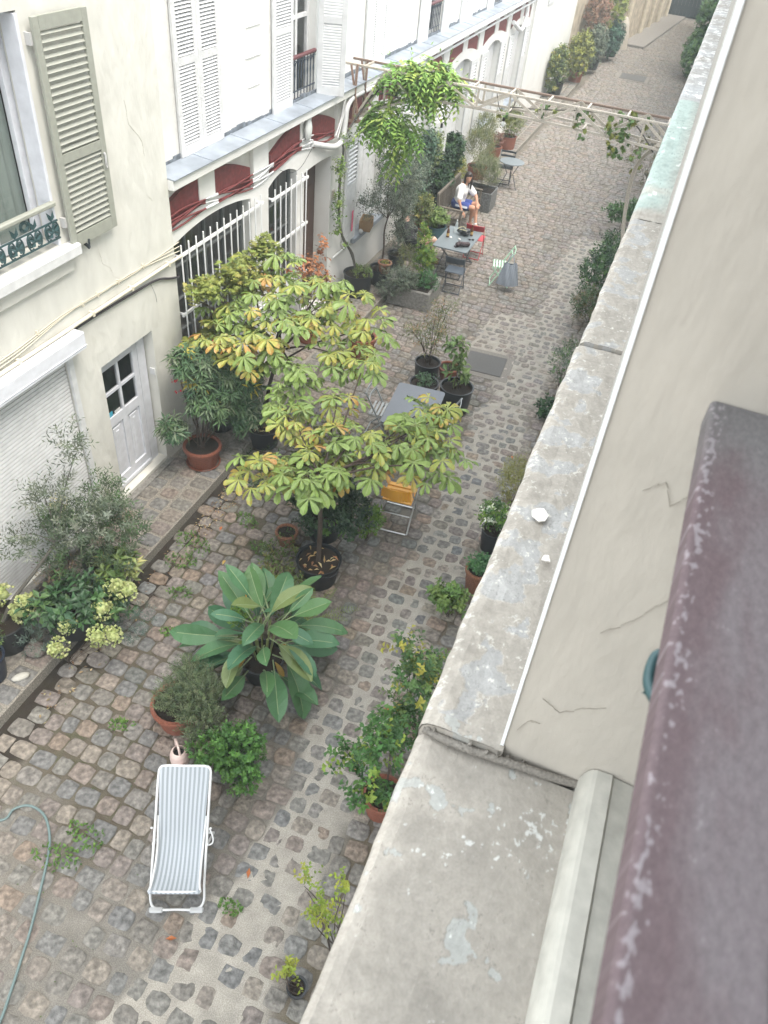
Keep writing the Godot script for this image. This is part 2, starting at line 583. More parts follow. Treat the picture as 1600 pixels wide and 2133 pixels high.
func build_ground() -> void:
	nz.seed = 5
	nz.frequency = 0.06
	nz.fractal_octaves = 3
	nz2.seed = 9
	nz2.frequency = 0.08
	nz2.fractal_octaves = 3
	var under := MB.new()
	under.box(Vector3(-40, -0.4, -90), Vector3(40, -0.07, 30))
	struct("earth", under, mat("earth", Color(0.2, 0.18, 0.15), 1.0))
	# the alley's bed between the stones
	var b := MB.new()
	var zs := []
	var z := 1.2
	while z > -62.0:
		zs.append(z)
		z -= 0.045 if z > -9.0 else 0.08 if z > -21.0 else 0.4
	zs.append(-62.0)
	var xs := []
	for i in 113:
		xs.append(-4.95 + 5.05 * i / 112.0)
	var rows := []
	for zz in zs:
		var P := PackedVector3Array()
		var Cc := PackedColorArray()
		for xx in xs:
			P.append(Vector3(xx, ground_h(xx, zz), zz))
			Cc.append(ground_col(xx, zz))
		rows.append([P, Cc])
	for i in zs.size() - 1:
		var A: PackedVector3Array = rows[i][0]
		var B: PackedVector3Array = rows[i + 1][0]
		var CA: PackedColorArray = rows[i][1]
		var CB: PackedColorArray = rows[i + 1][1]
		for k in xs.size() - 1:
			b.v.append_array([A[k], B[k + 1], A[k + 1], A[k], B[k], B[k + 1]])
			b.c.append_array([CA[k], CB[k + 1], CA[k + 1], CA[k], CB[k], CB[k + 1]])
			var m := (A[k + 1] - A[k]).cross(B[k] - A[k]).normalized()
			for q in 6:
				b.n.append(m)
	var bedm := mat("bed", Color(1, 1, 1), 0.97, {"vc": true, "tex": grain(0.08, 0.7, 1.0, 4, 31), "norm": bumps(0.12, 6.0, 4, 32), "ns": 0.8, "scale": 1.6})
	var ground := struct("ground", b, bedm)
	# stones
	var shapes := []
	for i in 14:
		shapes.append(stone_shape(100 + i, [4.5, 6.0, 8.0][i % 3]))
	var snorm := bumps(0.03, 7.0, 5, 33)
	var stex := grain(0.022, 0.52, 1.0, 5, 34)
	var tones := [Color(0.347, 0.324, 0.299), Color(0.370, 0.324, 0.282), Color(0.303, 0.296, 0.282), Color(0.327, 0.312, 0.282), Color(0.386, 0.308, 0.248), Color(0.359, 0.299, 0.261), Color(0.283, 0.279, 0.274), Color(0.315, 0.292, 0.261), Color(0.402, 0.353, 0.299), Color(0.339, 0.292, 0.266)]
	var smats := []
	for i in tones.size():
		smats.append(mat("stone%d" % i, tones[i], 0.85, {"tex": stex, "norm": snorm, "ns": 0.9, "scale": 1.1}))
	var cam := Transform3D(Basis.from_euler(Vector3(-0.72699106, 0.29200952, 0.11894465)), Vector3(0, CAM_H, 0))
	var list := []
	z = 1.0
	var row := 0
	while z > -61.0:
		var farz := z < -9.0
		var dz := 0.205 if not farz else 0.19
		var x := -4.74 + rnd(-0.12, 0.05)
		if z < -22:
			x = -4.70 + rnd(-0.1, 0.05)
		while x < 0.0:
			var w := rnd(0.165, 0.27) if not farz else rnd(0.15, 0.28)
			var cx := x + w * 0.5
			var zz := z + 0.10 * nz.get_noise_2d(cx * 12.0, z * 5.0) + rnd(-0.012, 0.012)
			var m := clampf(band_mask(cx, zz), 0, 1)
			var gap := lerpf(0.013, 0.025, m)
			if z > -2.6:
				gap = maxf(gap, lerpf(0.013, 0.024, smoothstep(-2.6, -1.6, z)))
			if farz and m < 0.4:
				gap = 0.011
			var s := Vector3(w - gap * rnd(0.7, 1.3), 0.13, dz - gap * rnd(0.6, 1.2) + rnd(-0.006, 0.006))
			x += w
			if rnd(0, 1) < 0.02:
				continue
			if absf(cx + 2.23) < 0.50 and absf(zz + 12.92) < 0.50 or absf(cx + 2.98) < 0.72 and absf(zz + 40.6) < 0.8:
				continue
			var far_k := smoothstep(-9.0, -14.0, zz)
			var ti := rg.randi() % tones.size()
			var q := cam.affine_inverse() * Vector3(cx, 0, zz)
			var seen := false
			if q.z < 0:
				var px := 800.0 + 1600.0 * q.x / -q.z
				var py := 1066.0 - 1600.0 * q.y / -q.z
				seen = px > -40 and px < 1640 and py > -40 and py < 2180 and cx < -0.72
			list.append([Vector3(cx, rnd(-0.006, 0.005) + 0.002 - 0.003 * m, zz), s, rnd(-0.09, 0.09) + (PI if rg.randi() % 2 else 0.0), rg.randi() % shapes.size(), ti, q.length(), seen, far_k])
		z -= dz
		row += 1
	var order := range(list.size())
	order.sort_custom(func(a, c): return list[a][5] + (0.0 if list[a][6] else 1000.0) < list[c][5] + (0.0 if list[c][6] else 1000.0))
	var rest := MB.new()
	var arrs := []
	for s in shapes:
		arrs.append(s.surface_get_arrays(0))
	var count := 0
	for i in order:
		var e: Array = list[i]
		var bs := Basis(Vector3.UP, e[2]).scaled_local(e[1]) if true else Basis()
		var T := Transform3D(bs, e[0])
		if count < 300:
			var o := part("cobblestone", shapes[e[3]], smats[e[4]], ground)
			o.transform = T
			count += 1
		else:
			var A: Array = arrs[e[3]]
			var V: PackedVector3Array = T * (A[Mesh.ARRAY_VERTEX] as PackedVector3Array)
			rest.v.append_array(V)
			var nb := Basis(Vector3.UP, e[2])
			rest.n.append_array(Transform3D(nb, Vector3.ZERO) * (A[Mesh.ARRAY_NORMAL] as PackedVector3Array))
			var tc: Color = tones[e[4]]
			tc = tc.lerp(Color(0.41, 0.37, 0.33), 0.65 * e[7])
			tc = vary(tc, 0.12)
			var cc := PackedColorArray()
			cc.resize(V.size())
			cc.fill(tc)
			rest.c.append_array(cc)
	var rm := mat("stones_far", Color(1, 1, 1), 0.88, {"vc": true, "tex": stex, "norm": snorm, "ns": 0.8, "scale": 1.1})
	var ro := part("cobblestones", rest, rm, ground)
	ro.set_meta("kind", "stuff")
	# raised pavement along the left-hand houses
	var pv := MB.new()
	pv.box(Vector3(-6.0, -0.06, -37.5), Vector3(-4.86, KERB - 0.022, 1.0))
	var pave := struct("pavement", pv, mat("pavement_joint", Color(0.40, 0.37, 0.32), 0.95, {"tex": grain(0.05, 0.6, 1.0, 4, 35), "norm": bumps(0.1, 4.0), "scale": 1.5}))
	var rest2 := MB.new()
	z = 0.6
	while z > -37.0:
		var big := rnd(0.24, 0.30)
		var x := -5.70
		for k in 3:
			var w := 0.265 if k < 2 else 0.30
			var h := 0.16 if k < 2 else 0.24
			var s := Vector3(w - rnd(0.025, 0.045), h, big - rnd(0.025, 0.05))
			var at := Vector3(x + w * 0.5 + 0.012, KERB + rnd(-0.004, 0.005), z - big * 0.5 + (0.12 if k == 1 else 0.0))
			x += w
			var ti := rg.randi() % tones.size()
			var T := Transform3D(Basis(Vector3.UP, rnd(-0.04, 0.04)).scaled_local(s), at)
			if z > -9.5 and z < -1.5 or z < -13 and z > -16:
				part("paving_stone", shapes[(rg.randi() % 4) * 3 + 2], smats[ti], pave).transform = T
			else:
				var A: Array = arrs[(rg.randi() % 4) * 3 + 2]
				var V: PackedVector3Array = T * (A[Mesh.ARRAY_VERTEX] as PackedVector3Array)
				rest2.v.append_array(V)
				rest2.n.append_array(A[Mesh.ARRAY_NORMAL])
				var cc := PackedColorArray()
				cc.resize(V.size())
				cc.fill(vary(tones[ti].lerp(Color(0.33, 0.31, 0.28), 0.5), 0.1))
				rest2.c.append_array(cc)
		z -= big
	part("paving_stones", rest2, rm, pave).set_meta("kind", "stuff")
	# covers
	for q in [[Vector3(-2.23, 0.006, -12.92), Vector2(0.74, 0.72), 0.06, "grey metal manhole cover set in pale cement patch near the second grey table"], [Vector3(-2.98, 0.006, -40.6), Vector2(1.12, 1.2), 0.0, "far dark rectangular drain cover near the blue gate"]]:
		var o := thing("manhole_cover", q[3], "manhole cover", q[0], q[2])
		var f := MB.new()
		f.obox(Transform3D(Basis(), Vector3(0, -0.02, 0)), Vector3(q[1].x + 0.30, 0.03, q[1].y + 0.30), 0.01)
		part("surround", f, mat("cover_cement", Color(0.30, 0.275, 0.245), 0.95, {"tex": grain(0.05, 0.7, 1.0, 4, 35), "scale": 1.5}), o)
		f = MB.new()
		f.obox(Transform3D(Basis(), Vector3.ZERO), Vector3(q[1].x, 0.02, q[1].y), 0.006)
		part("plate", f, mat("cover_plate", Color(0.17, 0.165, 0.16), 0.8, {"tex": grain(0.06, 0.7, 1.0, 4, 35), "norm": bumps(0.15, 4.0), "scale": 2.5}), o)

# ---------------------------------------------------------------- houses
# wall in a plane x = X facing +x, with rectangular openings [z_near, z_far, y0, y1] and reveals of a given depth
func wall_holes(b: MB, X: float, z0: float, z1: float, y0: float, y1: float, holes: Array, depth: float) -> void:
	var zs := [z0, z1]
	var ys := [y0, y1]
	for h in holes:
		zs.append(h[0]); zs.append(h[1]); ys.append(h[2]); ys.append(h[3])
	zs.sort()
	ys.sort()
	for i in zs.size() - 1:
		for k in ys.size() - 1:
			var za: float = zs[i]
			var zb: float = zs[i + 1]
			var ya: float = ys[k]
			var yb: float = ys[k + 1]
			if zb - za < 1e-4 or yb - ya < 1e-4:
				continue
			var inside := false
			for h in holes:
				if (za + zb) * 0.5 < h[0] and (za + zb) * 0.5 > h[1] and (ya + yb) * 0.5 > h[2] and (ya + yb) * 0.5 < h[3]:
					inside = true
			if not inside:
				b.quad(Vector3(X, ya, zb), Vector3(X, ya, za), Vector3(X, yb, za), Vector3(X, yb, zb))
	for h in holes:
		var D := X - depth
		b.quad(Vector3(X, h[2], h[0]), Vector3(D, h[2], h[0]), Vector3(D, h[3], h[0]), Vector3(X, h[3], h[0]))
		b.quad(Vector3(D, h[2], h[1]), Vector3(X, h[2], h[1]), Vector3(X, h[3], h[1]), Vector3(D, h[3], h[1]))
		b.quad(Vector3(X, h[3], h[0]), Vector3(D, h[3], h[0]), Vector3(D, h[3], h[1]), Vector3(X, h[3], h[1]))
		b.quad(Vector3(D, h[2], h[0]), Vector3(X, h[2], h[0]), Vector3(X, h[2], h[1]), Vector3(D, h[2], h[1]))

# louvred shutter leaf in its own axes: hinge along y at z = 0, leaf runs to -z, face towards +x
func shutter(parent: Node3D, at: Vector3, turn: float, w: float, h: float, m: Material, slats: int, solid_low := 0.0, rail := 0.42) -> MeshInstance3D:
	var f := MB.new()
	var st := 0.085
	f.box(Vector3(0, 0, -st), Vector3(0.035, h, 0), 0.004)
	f.box(Vector3(0, 0, -w), Vector3(0.035, h, -w + st), 0.004)
	f.box(Vector3(0.001, 0, -w + st), Vector3(0.034, 0.13, -st))
	f.box(Vector3(0.001, h - 0.11, -w + st), Vector3(0.034, h, -st))
	f.box(Vector3(0.001, h * rail - 0.045, -w + st), Vector3(0.034, h * rail + 0.045, -st))
	if solid_low > 0.0:
		f.box(Vector3(0.006, 0.13, -w + st), Vector3(0.026, h * rail - 0.045, -st))
	var s := part("shutter", f, m, parent)
	s.position = at
	s.rotation.y = turn
	var sl := MB.new()
	sl.obox(Transform3D(Basis(Vector3(0, 0, 1), -0.75), Vector3.ZERO), Vector3(0.036, 0.007, w - 2 * st - 0.002))
	var sm := sl.mesh()
	var spans := [[0.13, h * rail - 0.045], [h * rail + 0.045, h - 0.11]]
	var tot: float = (spans[0][1] - spans[0][0]) + (spans[1][1] - spans[1][0])
	for k in 2:
		if k == 0 and solid_low > 0.0:
			continue
		var L: float = spans[k][1] - spans[k][0]
		var nn := int(round(slats * L / tot))
		if at.z < -13.5:
			var jb := MB.new()
			for i in nn:
				jb.obox(Transform3D(Basis(Vector3(0, 0, 1), -0.75), Vector3(0.0175, spans[k][0] + L * (i + 0.5) / nn, -w * 0.5)), Vector3(0.036, 0.007, w - 2 * st - 0.002))
			part("slats", jb, m, s).set_meta("kind", "stuff")
			continue
		for i in nn:
			var o := part("slat", sm, m, s)
			o.position = Vector3(0.0175, spans[k][0] + L * (i + 0.5) / nn, -w * 0.5)
	return s

func glazed(parent: Node3D, X: float, z0: float, z1: float, y0: float, y1: float, cols: int, rws: int, m: Material, fr := 0.06, bar_w := 0.035) -> MeshInstance3D:
	var f := MB.new()
	f.box(Vector3(X - 0.03, y0, z0 - fr), Vector3(X + 0.03, y1, z0), 0.004)
	f.box(Vector3(X - 0.03, y0, z1), Vector3(X + 0.03, y1, z1 + fr), 0.004)
	f.box(Vector3(X - 0.029, y0, z1 + fr), Vector3(X + 0.029, y0 + fr, z0 - fr))
	f.box(Vector3(X - 0.029, y1 - fr, z1 + fr), Vector3(X + 0.029, y1, z0 - fr))
	var W := z0 - z1 - 2 * fr
	var H := y1 - y0 - 2 * fr
	for i in range(1, cols):
		var zc := z1 + fr + W * i / cols
		f.box(Vector3(X - 0.027, y0 + fr, zc - bar_w * 0.5), Vector3(X + 0.027, y1 - fr, zc + bar_w * 0.5))
	for i in range(1, rws):
		var yc := y0 + fr + H * i / rws
		f.box(Vector3(X - 0.025, yc - bar_w * 0.4, z1 + fr), Vector3(X + 0.025, yc + bar_w * 0.4, z0 - fr))
	var o := part("window_frame", f, m, parent)
	for i in cols:
		for k in rws:
			var g := MB.new()
			var za := z1 + fr + W * i / cols + bar_w * 0.5
			var zb := z1 + fr + W * (i + 1) / cols - bar_w * 0.5
			var ya := y0 + fr + H * k / rws
			var yb := y0 + fr + H * (k + 1) / rws
			g.quad(Vector3(X, ya, za), Vector3(X, yb, za), Vector3(X, yb, zb), Vector3(X, ya, zb))
			part("pane", g, mats.glass, o)
	return o

func shell(b: MB, x0: float, x1: float, z0: float, z1: float, y1: float) -> void:
	# back, ends and roof of a house (walls 0.2 thick), open towards +x
	b.box(Vector3(x0, 0, z1), Vector3(x0 + 0.2, y1, z0))
	b.box(Vector3(x0 + 0.2, 0, z0 - 0.2), Vector3(x1 - 0.32, y1, z0))
	b.box(Vector3(x0 + 0.2, 0, z1), Vector3(x1 - 0.32, y1, z1 + 0.2))
	b.box(Vector3(x0 + 0.2, y1 - 0.3, z1 + 0.2), Vector3(x1 - 0.32, y1, z0 - 0.2))

func build_cream_house() -> void:
	var H := thing("cream_house", "cream plastered house on the near left with sage louvred shutter and roller shutter", "house", Vector3.ZERO)
	var b := MB.new()
	var holes := [[-4.95, -6.21, 3.94, 6.02], [-3.6, -5.95, 0.30, 2.80], [-6.47, -7.53, KERB + 0.07, 2.30], [-1.6, -2.9, 3.94, 6.02]]
	wall_holes(b, XC, 1.5, -8.20, 0, 9.5, holes, 0.30)
	# the end that stands proud of the white house, and a wall thickness
	b.quad(Vector3(XC - 0.6, 0, -8.20), Vector3(XC, 0, -8.20), Vector3(XC, 9.5, -8.20), Vector3(XC - 0.6, 9.5, -8.20))
	b.quad(Vector3(XC, 9.5, 1.5), Vector3(XC - 0.32, 9.5, 1.5), Vector3(XC - 0.32, 9.5, -8.20), Vector3(XC, 9.5, -8.20))
	part("wall", b, mats.cream_plaster, H)
	b = MB.new()
	shell(b, -10.0, XC, 1.5, -8.15, 9.45)
	b.box(Vector3(-9.8, 3.2, -7.9), Vector3(XC - 0.33, 3.4, 1.2))
	part("inner_wall", b, mats.dim_room, H)
	# first-floor window
	var o := glazed(H, XC - 0.24, -4.95, -6.21, 3.96, 6.02, 2, 1, mats.lilac_white, 0.09, 0.09)
	b = MB.new()
	for i in 40:
		var z0 := -4.98 - 1.2 * i / 40.0
		var z1 := -4.98 - 1.2 * (i + 1) / 40.0
		var d0 := 0.018 * sin(i * 1.3)
		var d1 := 0.018 * sin((i + 1) * 1.3)
		b.quad(Vector3(XC - 0.36 + d1, 3.96, z1), Vector3(XC - 0.36 + d0, 3.96, z0), Vector3(XC - 0.36 + d0, 6.0, z0), Vector3(XC - 0.36 + d1, 6.0, z1))
	part("curtain", b, mats.curtain, H)
	b = MB.new()
	b.box(Vector3(XC - 0.2, 3.80, -6.37), Vector3(XC + 0.13, 3.925, -4.7), 0.015)
	part("window_sill", b, mats.white_paint, H)
	b = MB.new()
	b.box(Vector3(XC, 3.62, -6.30), Vector3(XC + 0.05, 3.798, -4.7), 0.02)
	part("sill_moulding", b, mats.cream_plaster, H)
	# white surround inside the reveal
	b = MB.new()
	b.box(Vector3(XC - 0.16, 3.926, -6.208), Vector3(XC + 0.012, 6.0, -6.17), 0.006)
	part("window_casing", b, mats.lilac_white, H)
	# balustrade
	b = MB.new()
	b.bar(Vector3(XC + 0.02, 4.37, -4.9), Vector3(XC + 0.02, 4.37, -6.2), 0.06, 0.05, Vector3.UP, 0.012)
	var rail := part("handrail", b, mats.sage, H)
	b = MB.new()
	var ix := XC + 0.02
	b.bar(Vector3(ix, 4.02, -4.9), Vector3(ix, 4.02, -6.2), 0.014, 0.014)
	b.bar(Vector3(ix, 4.20, -4.9), Vector3(ix, 4.20, -6.2), 0.014, 0.014)
	for k in 5:
		var zc := -5.06 - 0.26 * k
		for sgn in [-1, 1]:
			for q in [[0.085, 0.11], [0.055, 0.07], [0.03, 0.04]]:
				var pts := []
				for i in 11:
					var a: float = i / 10.0 * 5.2
					pts.append(Vector3(ix, 4.11 + sin(a) * q[1] * 0.75, zc + sgn * (0.055 - cos(a) * q[0] * 0.55)))
				b.tube(pts, 0.0095, 5)
			b.leaf(Vector3(ix + 0.008, 4.11, zc), Vector3(0, 0.5, sgn).normalized(), Vector3.RIGHT, 0.10, 0.06)
			b.leaf(Vector3(ix + 0.008, 4.11, zc), Vector3(0, -0.6, sgn).normalized(), Vector3.RIGHT, 0.10, 0.06)
			b.leaf(Vector3(ix + 0.008, 4.21, zc), Vector3(0, 0.9, sgn * 0.4).normalized(), Vector3.RIGHT, 0.12, 0.05)
		b.blob(Transform3D(Basis(), Vector3(ix, 4.11, zc)), Vector3(0.018, 0.03, 0.03), 8)
		if k % 2 == 1:
			for q in [0.05, 0.032]:
				var pts := []
				for i in 13:
					var a: float = TAU * i / 12.0
					pts.append(Vector3(ix, 4.28 + sin(a) * q, zc + 0.1 + cos(a) * q * 1.2))
				b.tube(pts, 0.009, 5)
	part("balustrade", b, mats.iron_green, H)
	# shutter folded open against the wall
	var s := shutter(H, Vector3(XC + 0.05, 3.87, -6.29), 0.0, 0.76, 2.10, mats.sage, 29)
	b = MB.new()
	b.tube([Vector3(0.04, 0.80, -0.70), Vector3(0.055, 0.78, -0.70), Vector3(0.05, 0.70, -0.70)], 0.012, 6)
	b.tube([Vector3(0.05, 0.72, -0.70), Vector3(0.055, 0.68, -0.685), Vector3(0.055, 0.64, -0.70), Vector3(0.055, 0.68, -0.715), Vector3(0.05, 0.72, -0.70)], 0.006, 5)
	part("latch", b, mats.grille_grey, s)
	b = MB.new()
	b.bar(Vector3(XC, 3.86, -6.53), Vector3(XC + 0.09, 3.80, -6.53), 0.02, 0.03)
	b.bar(Vector3(XC + 0.085, 3.80, -6.53), Vector3(XC + 0.095, 3.90, -6.53), 0.02, 0.012)
	part("shutter_stop", b, mats.dark_metal, H)
	for y in [4.1, 5.75]:
		b = MB.new()
		b.box(Vector3(XC, y, -6.285), Vector3(XC + 0.06, y + 0.10, -6.255))
		part("hinge", b, mats.grille_grey, H)
	# roller shutter
	b = MB.new()
	b.box(Vector3(XC - 0.02, 2.80, -6.12), Vector3(XC + 0.17, 3.01, -3.4), 0.012)
	b.box(Vector3(XC + 0.171, 2.845, -6.118), Vector3(XC + 0.176, 2.852, -3.4))
	part("shutter_box", b, mats.lilac_white, H)
	b = MB.new()
	b.box(Vector3(XC - 0.02, 0.28, -6.02), Vector3(XC + 0.022, 2.797, -5.94), 0.005)
	part("guide_rail", b, mats.white_paint, H)
	b = MB.new()
	b.box(Vector3(XC - 0.10, 0.22, -5.96), Vector3(XC + 0.10, 0.298, -3.55), 0.01)
	part("threshold", b, mats.cement, H)
	var rs := MB.new()
	rs.obox(Transform3D(Basis(Vector3(0, 0, 1), 0.12), Vector3.ZERO), Vector3(0.016, 0.041, 2.34), 0.005)
	var rsm := rs.mesh()
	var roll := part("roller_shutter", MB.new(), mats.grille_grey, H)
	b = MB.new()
	b.box(Vector3(XC - 0.075, 0.30, -5.94), Vector3(XC - 0.062, 2.80, -3.61))  # grey backing plate: shade between the slats is put into its darker colour
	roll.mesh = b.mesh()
	for i in 50:
		part("slat", rsm, mats.white_paint, roll).position = Vector3(XC - 0.045, 0.325 + 0.05 * i, -4.77)
	# door
	var DX := XC - 0.16
	b = MB.new()
	b.box(Vector3(DX - 0.03, KERB + 0.07, -7.34), Vector3(DX + 0.03, 2.29, -7.50 + 0.0), 0.004)
	b.box(Vector3(DX - 0.03, KERB + 0.07, -6.50), Vector3(DX + 0.03, 2.29, -6.45), 0.004)
	b.box(Vector3(DX - 0.029, 2.20, -7.34), Vector3(DX + 0.029, 2.29, -6.50))
	part("door_frame", b, mats.lilac_white, H)
	b = MB.new()
	var X := DX + 0.005
	var za := -6.505
	var zb := -7.335
	var zm := (za + zb) * 0.5
	b.box(Vector3(X - 0.02, 0.235, za - 0.10), Vector3(X + 0.022, 2.195, za))
	b.box(Vector3(X - 0.02, 0.235, zb), Vector3(X + 0.022, 2.195, zb + 0.10))
	for yy in [[0.235, 0.42], [1.26, 1.40], [2.10, 2.195]]:
		b.box(Vector3(X - 0.018, yy[0], zb + 0.10), Vector3(X + 0.02, yy[1], za - 0.10))
	b.box(Vector3(X - 0.018, 0.42, zm - 0.05), Vector3(X + 0.02, 1.26, zm + 0.05))
	b.box(Vector3(X - 0.018, 1.40, zm - 0.02), Vector3(X + 0.019, 2.10, zm + 0.02))
	b.box(Vector3(X - 0.018, 1.73, zb + 0.10), Vector3(X + 0.018, 1.77, za - 0.10))
	for q in [[zb + 0.10, zm - 0.05], [zm + 0.05, za - 0.10]]:
		b.box(Vector3(X - 0.02, 0.42, q[0]), Vector3(X - 0.005, 1.26, q[1]))
		b.box(Vector3(X - 0.01, 0.47, q[0] + 0.05), Vector3(X + 0.008, 1.21, q[1] - 0.05), 0.008)
		b.box(Vector3(X - 0.01, 0.53, q[0] + 0.10), Vector3(X + 0.014, 1.15, q[1] - 0.10), 0.006)
	b.box(Vector3(X + 0.02, 0.235, zb + 0.02), Vector3(X + 0.045, 0.30, za - 0.02), 0.008)
	var door := part("door", b, mats.lilac_white, H)
	for q in [[zb + 0.10, zm - 0.02], [zm + 0.02, za - 0.10]]:
		for y in [[1.40, 1.73], [1.77, 2.10]]:
			b = MB.new()
			b.quad(Vector3(X, y[0], q[1]), Vector3(X, y[1], q[1]), Vector3(X, y[1], q[0]), Vector3(X, y[0], q[0]))
			part("pane", b, mats.glass, door)
	b = MB.new()
	b.box(Vector3(X + 0.003, 1.41, za - 0.20), Vector3(X + 0.006, 1.48, za - 0.105))
	part("sticker", b, mat("sticker_blue", Color(0.05, 0.35, 0.50), 0.5), door)
	b = MB.new()
	b.box(Vector3(X + 0.003, 1.405, za - 0.36), Vector3(X + 0.006, 1.45, za - 0.24))
	part("sticker", b, mats.white_paint, door)
	b = MB.new()
	b.box(Vector3(XC - 0.3, KERB + 0.01, -7.53), Vector3(XC - 0.02, KERB + 0.068, -6.47), 0.006)
	b.box(Vector3(XC - 0.02, KERB - 0.02, -7.6), Vector3(XC + 0.09, KERB + 0.018, -6.2), 0.006)
	part("doorstep", b, mats.cement, H)
	b = MB.new()
	b.box(Vector3(XC - 0.10, 1.62, -7.532), Vector3(XC - 0.02, 1.72, -7.515), 0.004)
	part("bell_plate", b, mats.white_paint, H)
	# pipes and cables along the wall
	b = MB.new()
	b.tube(smooth_path([Vector3(XC + 0.035, 3.03, -3.0), Vector3(XC + 0.035, 3.035, -5.0), Vector3(XC + 0.035, 3.04, -8.3)], 8), 0.022, 8)
	for zz in [-5.25, -6.45, -7.2, -8.0]:
		b.box(Vector3(XC, 3.01, zz - 0.015), Vector3(XC + 0.062, 3.066, zz + 0.015))
	part("conduit", b, mats.cable_cream, H)
	b = MB.new()
	for q in [[3.15, 3.12, 3.20, 3.19, 3.20, 3.16], [3.11, 3.08, 3.19, 3.21, 3.19, 3.10], [3.17, 3.15, 3.22, 3.20, 3.18, 3.22]]:
		var pts := []
		for i in 6:
			pts.append(Vector3(XC + 0.014, q[i], [-3.0, -5.0, -6.0, -6.7, -7.4, -8.3][i]))
		b.tube(smooth_path(pts, 5), 0.006, 6)
	for zz in [-5.6, -6.35, -6.62, -7.0, -7.5]:
		b.box(Vector3(XC, 3.17, zz - 0.008), Vector3(XC + 0.026, 3.225, zz + 0.008))
	part("cable", b, mats.cable_cream, H)
	b = MB.new()
	b.tube(smooth_path([Vector3(XC + 0.02, 2.985, -3.0), Vector3(XC + 0.02, 2.975, -5.3), Vector3(XC + 0.02, 2.98, -6.4), Vector3(XC + 0.02, 2.95, -7.3), Vector3(XC + 0.02, 2.92, -7.75), Vector3(XC + 0.02, 2.82, -8.05), Vector3(XC + 0.02, 2.78, -8.21), Vector3(XC - 0.03, 2.78, -8.25)], 6), 0.014, 6)
	b.tube(smooth_path([Vector3(XC + 0.02, 2.99, -3.0), Vector3(XC + 0.03, 2.99, -5.0), Vector3(XC + 0.03, 2.99, -6.0)], 6), 0.028, 6)
	b.tube(smooth_path([Vector3(XC + 0.01, 2.91, -7.62), Vector3(XC + 0.015, 2.75, -7.68), Vector3(XC + 0.01, 2.63, -7.70)], 4), 0.003, 4)
	part("black_cable", b, mats.cable_black, H)
	# hairline cracks and patched plaster ridges
	b = MB.new()
	for q in [[[5.05, -7.55], [4.80, -7.58], [4.66, -7.72], [4.58, -7.78], [4.40, -7.80]], [[3.72, -6.75], [3.50, -6.80], [3.40, -6.92], [3.28, -6.95], [3.22, -7.05], [3.12, -7.07]], [[3.98, -7.75], [3.92, -7.83], [3.88, -7.86]]]:
		b = MB.new()
		for i in q.size() - 1:
			var p0 := Vector3(XC + 0.001, q[i][0], q[i][1])
			var p1 := Vector3(XC + 0.001, q[i + 1][0], q[i + 1][1])
			for k in 4:
				var e0 := p0.lerp(p1, k / 4.0)
				var e1 := p0.lerp(p1, (k + 1) / 4.0) + Vector3(0, rnd(-0.01, 0.01), rnd(-0.01, 0.01))
				b.bar(e0, e1, 0.0028, 0.002)
		part("crack", b, mat("crack", Color(0.46, 0.44, 0.39), 1.0), H)

func arc(z: float, zc: float, half: float, y_end: float, y_mid: float) -> float:
	var t := clampf((z - zc) / half, -1.0, 1.0)
	return lerpf(y_mid, y_end, t * t)

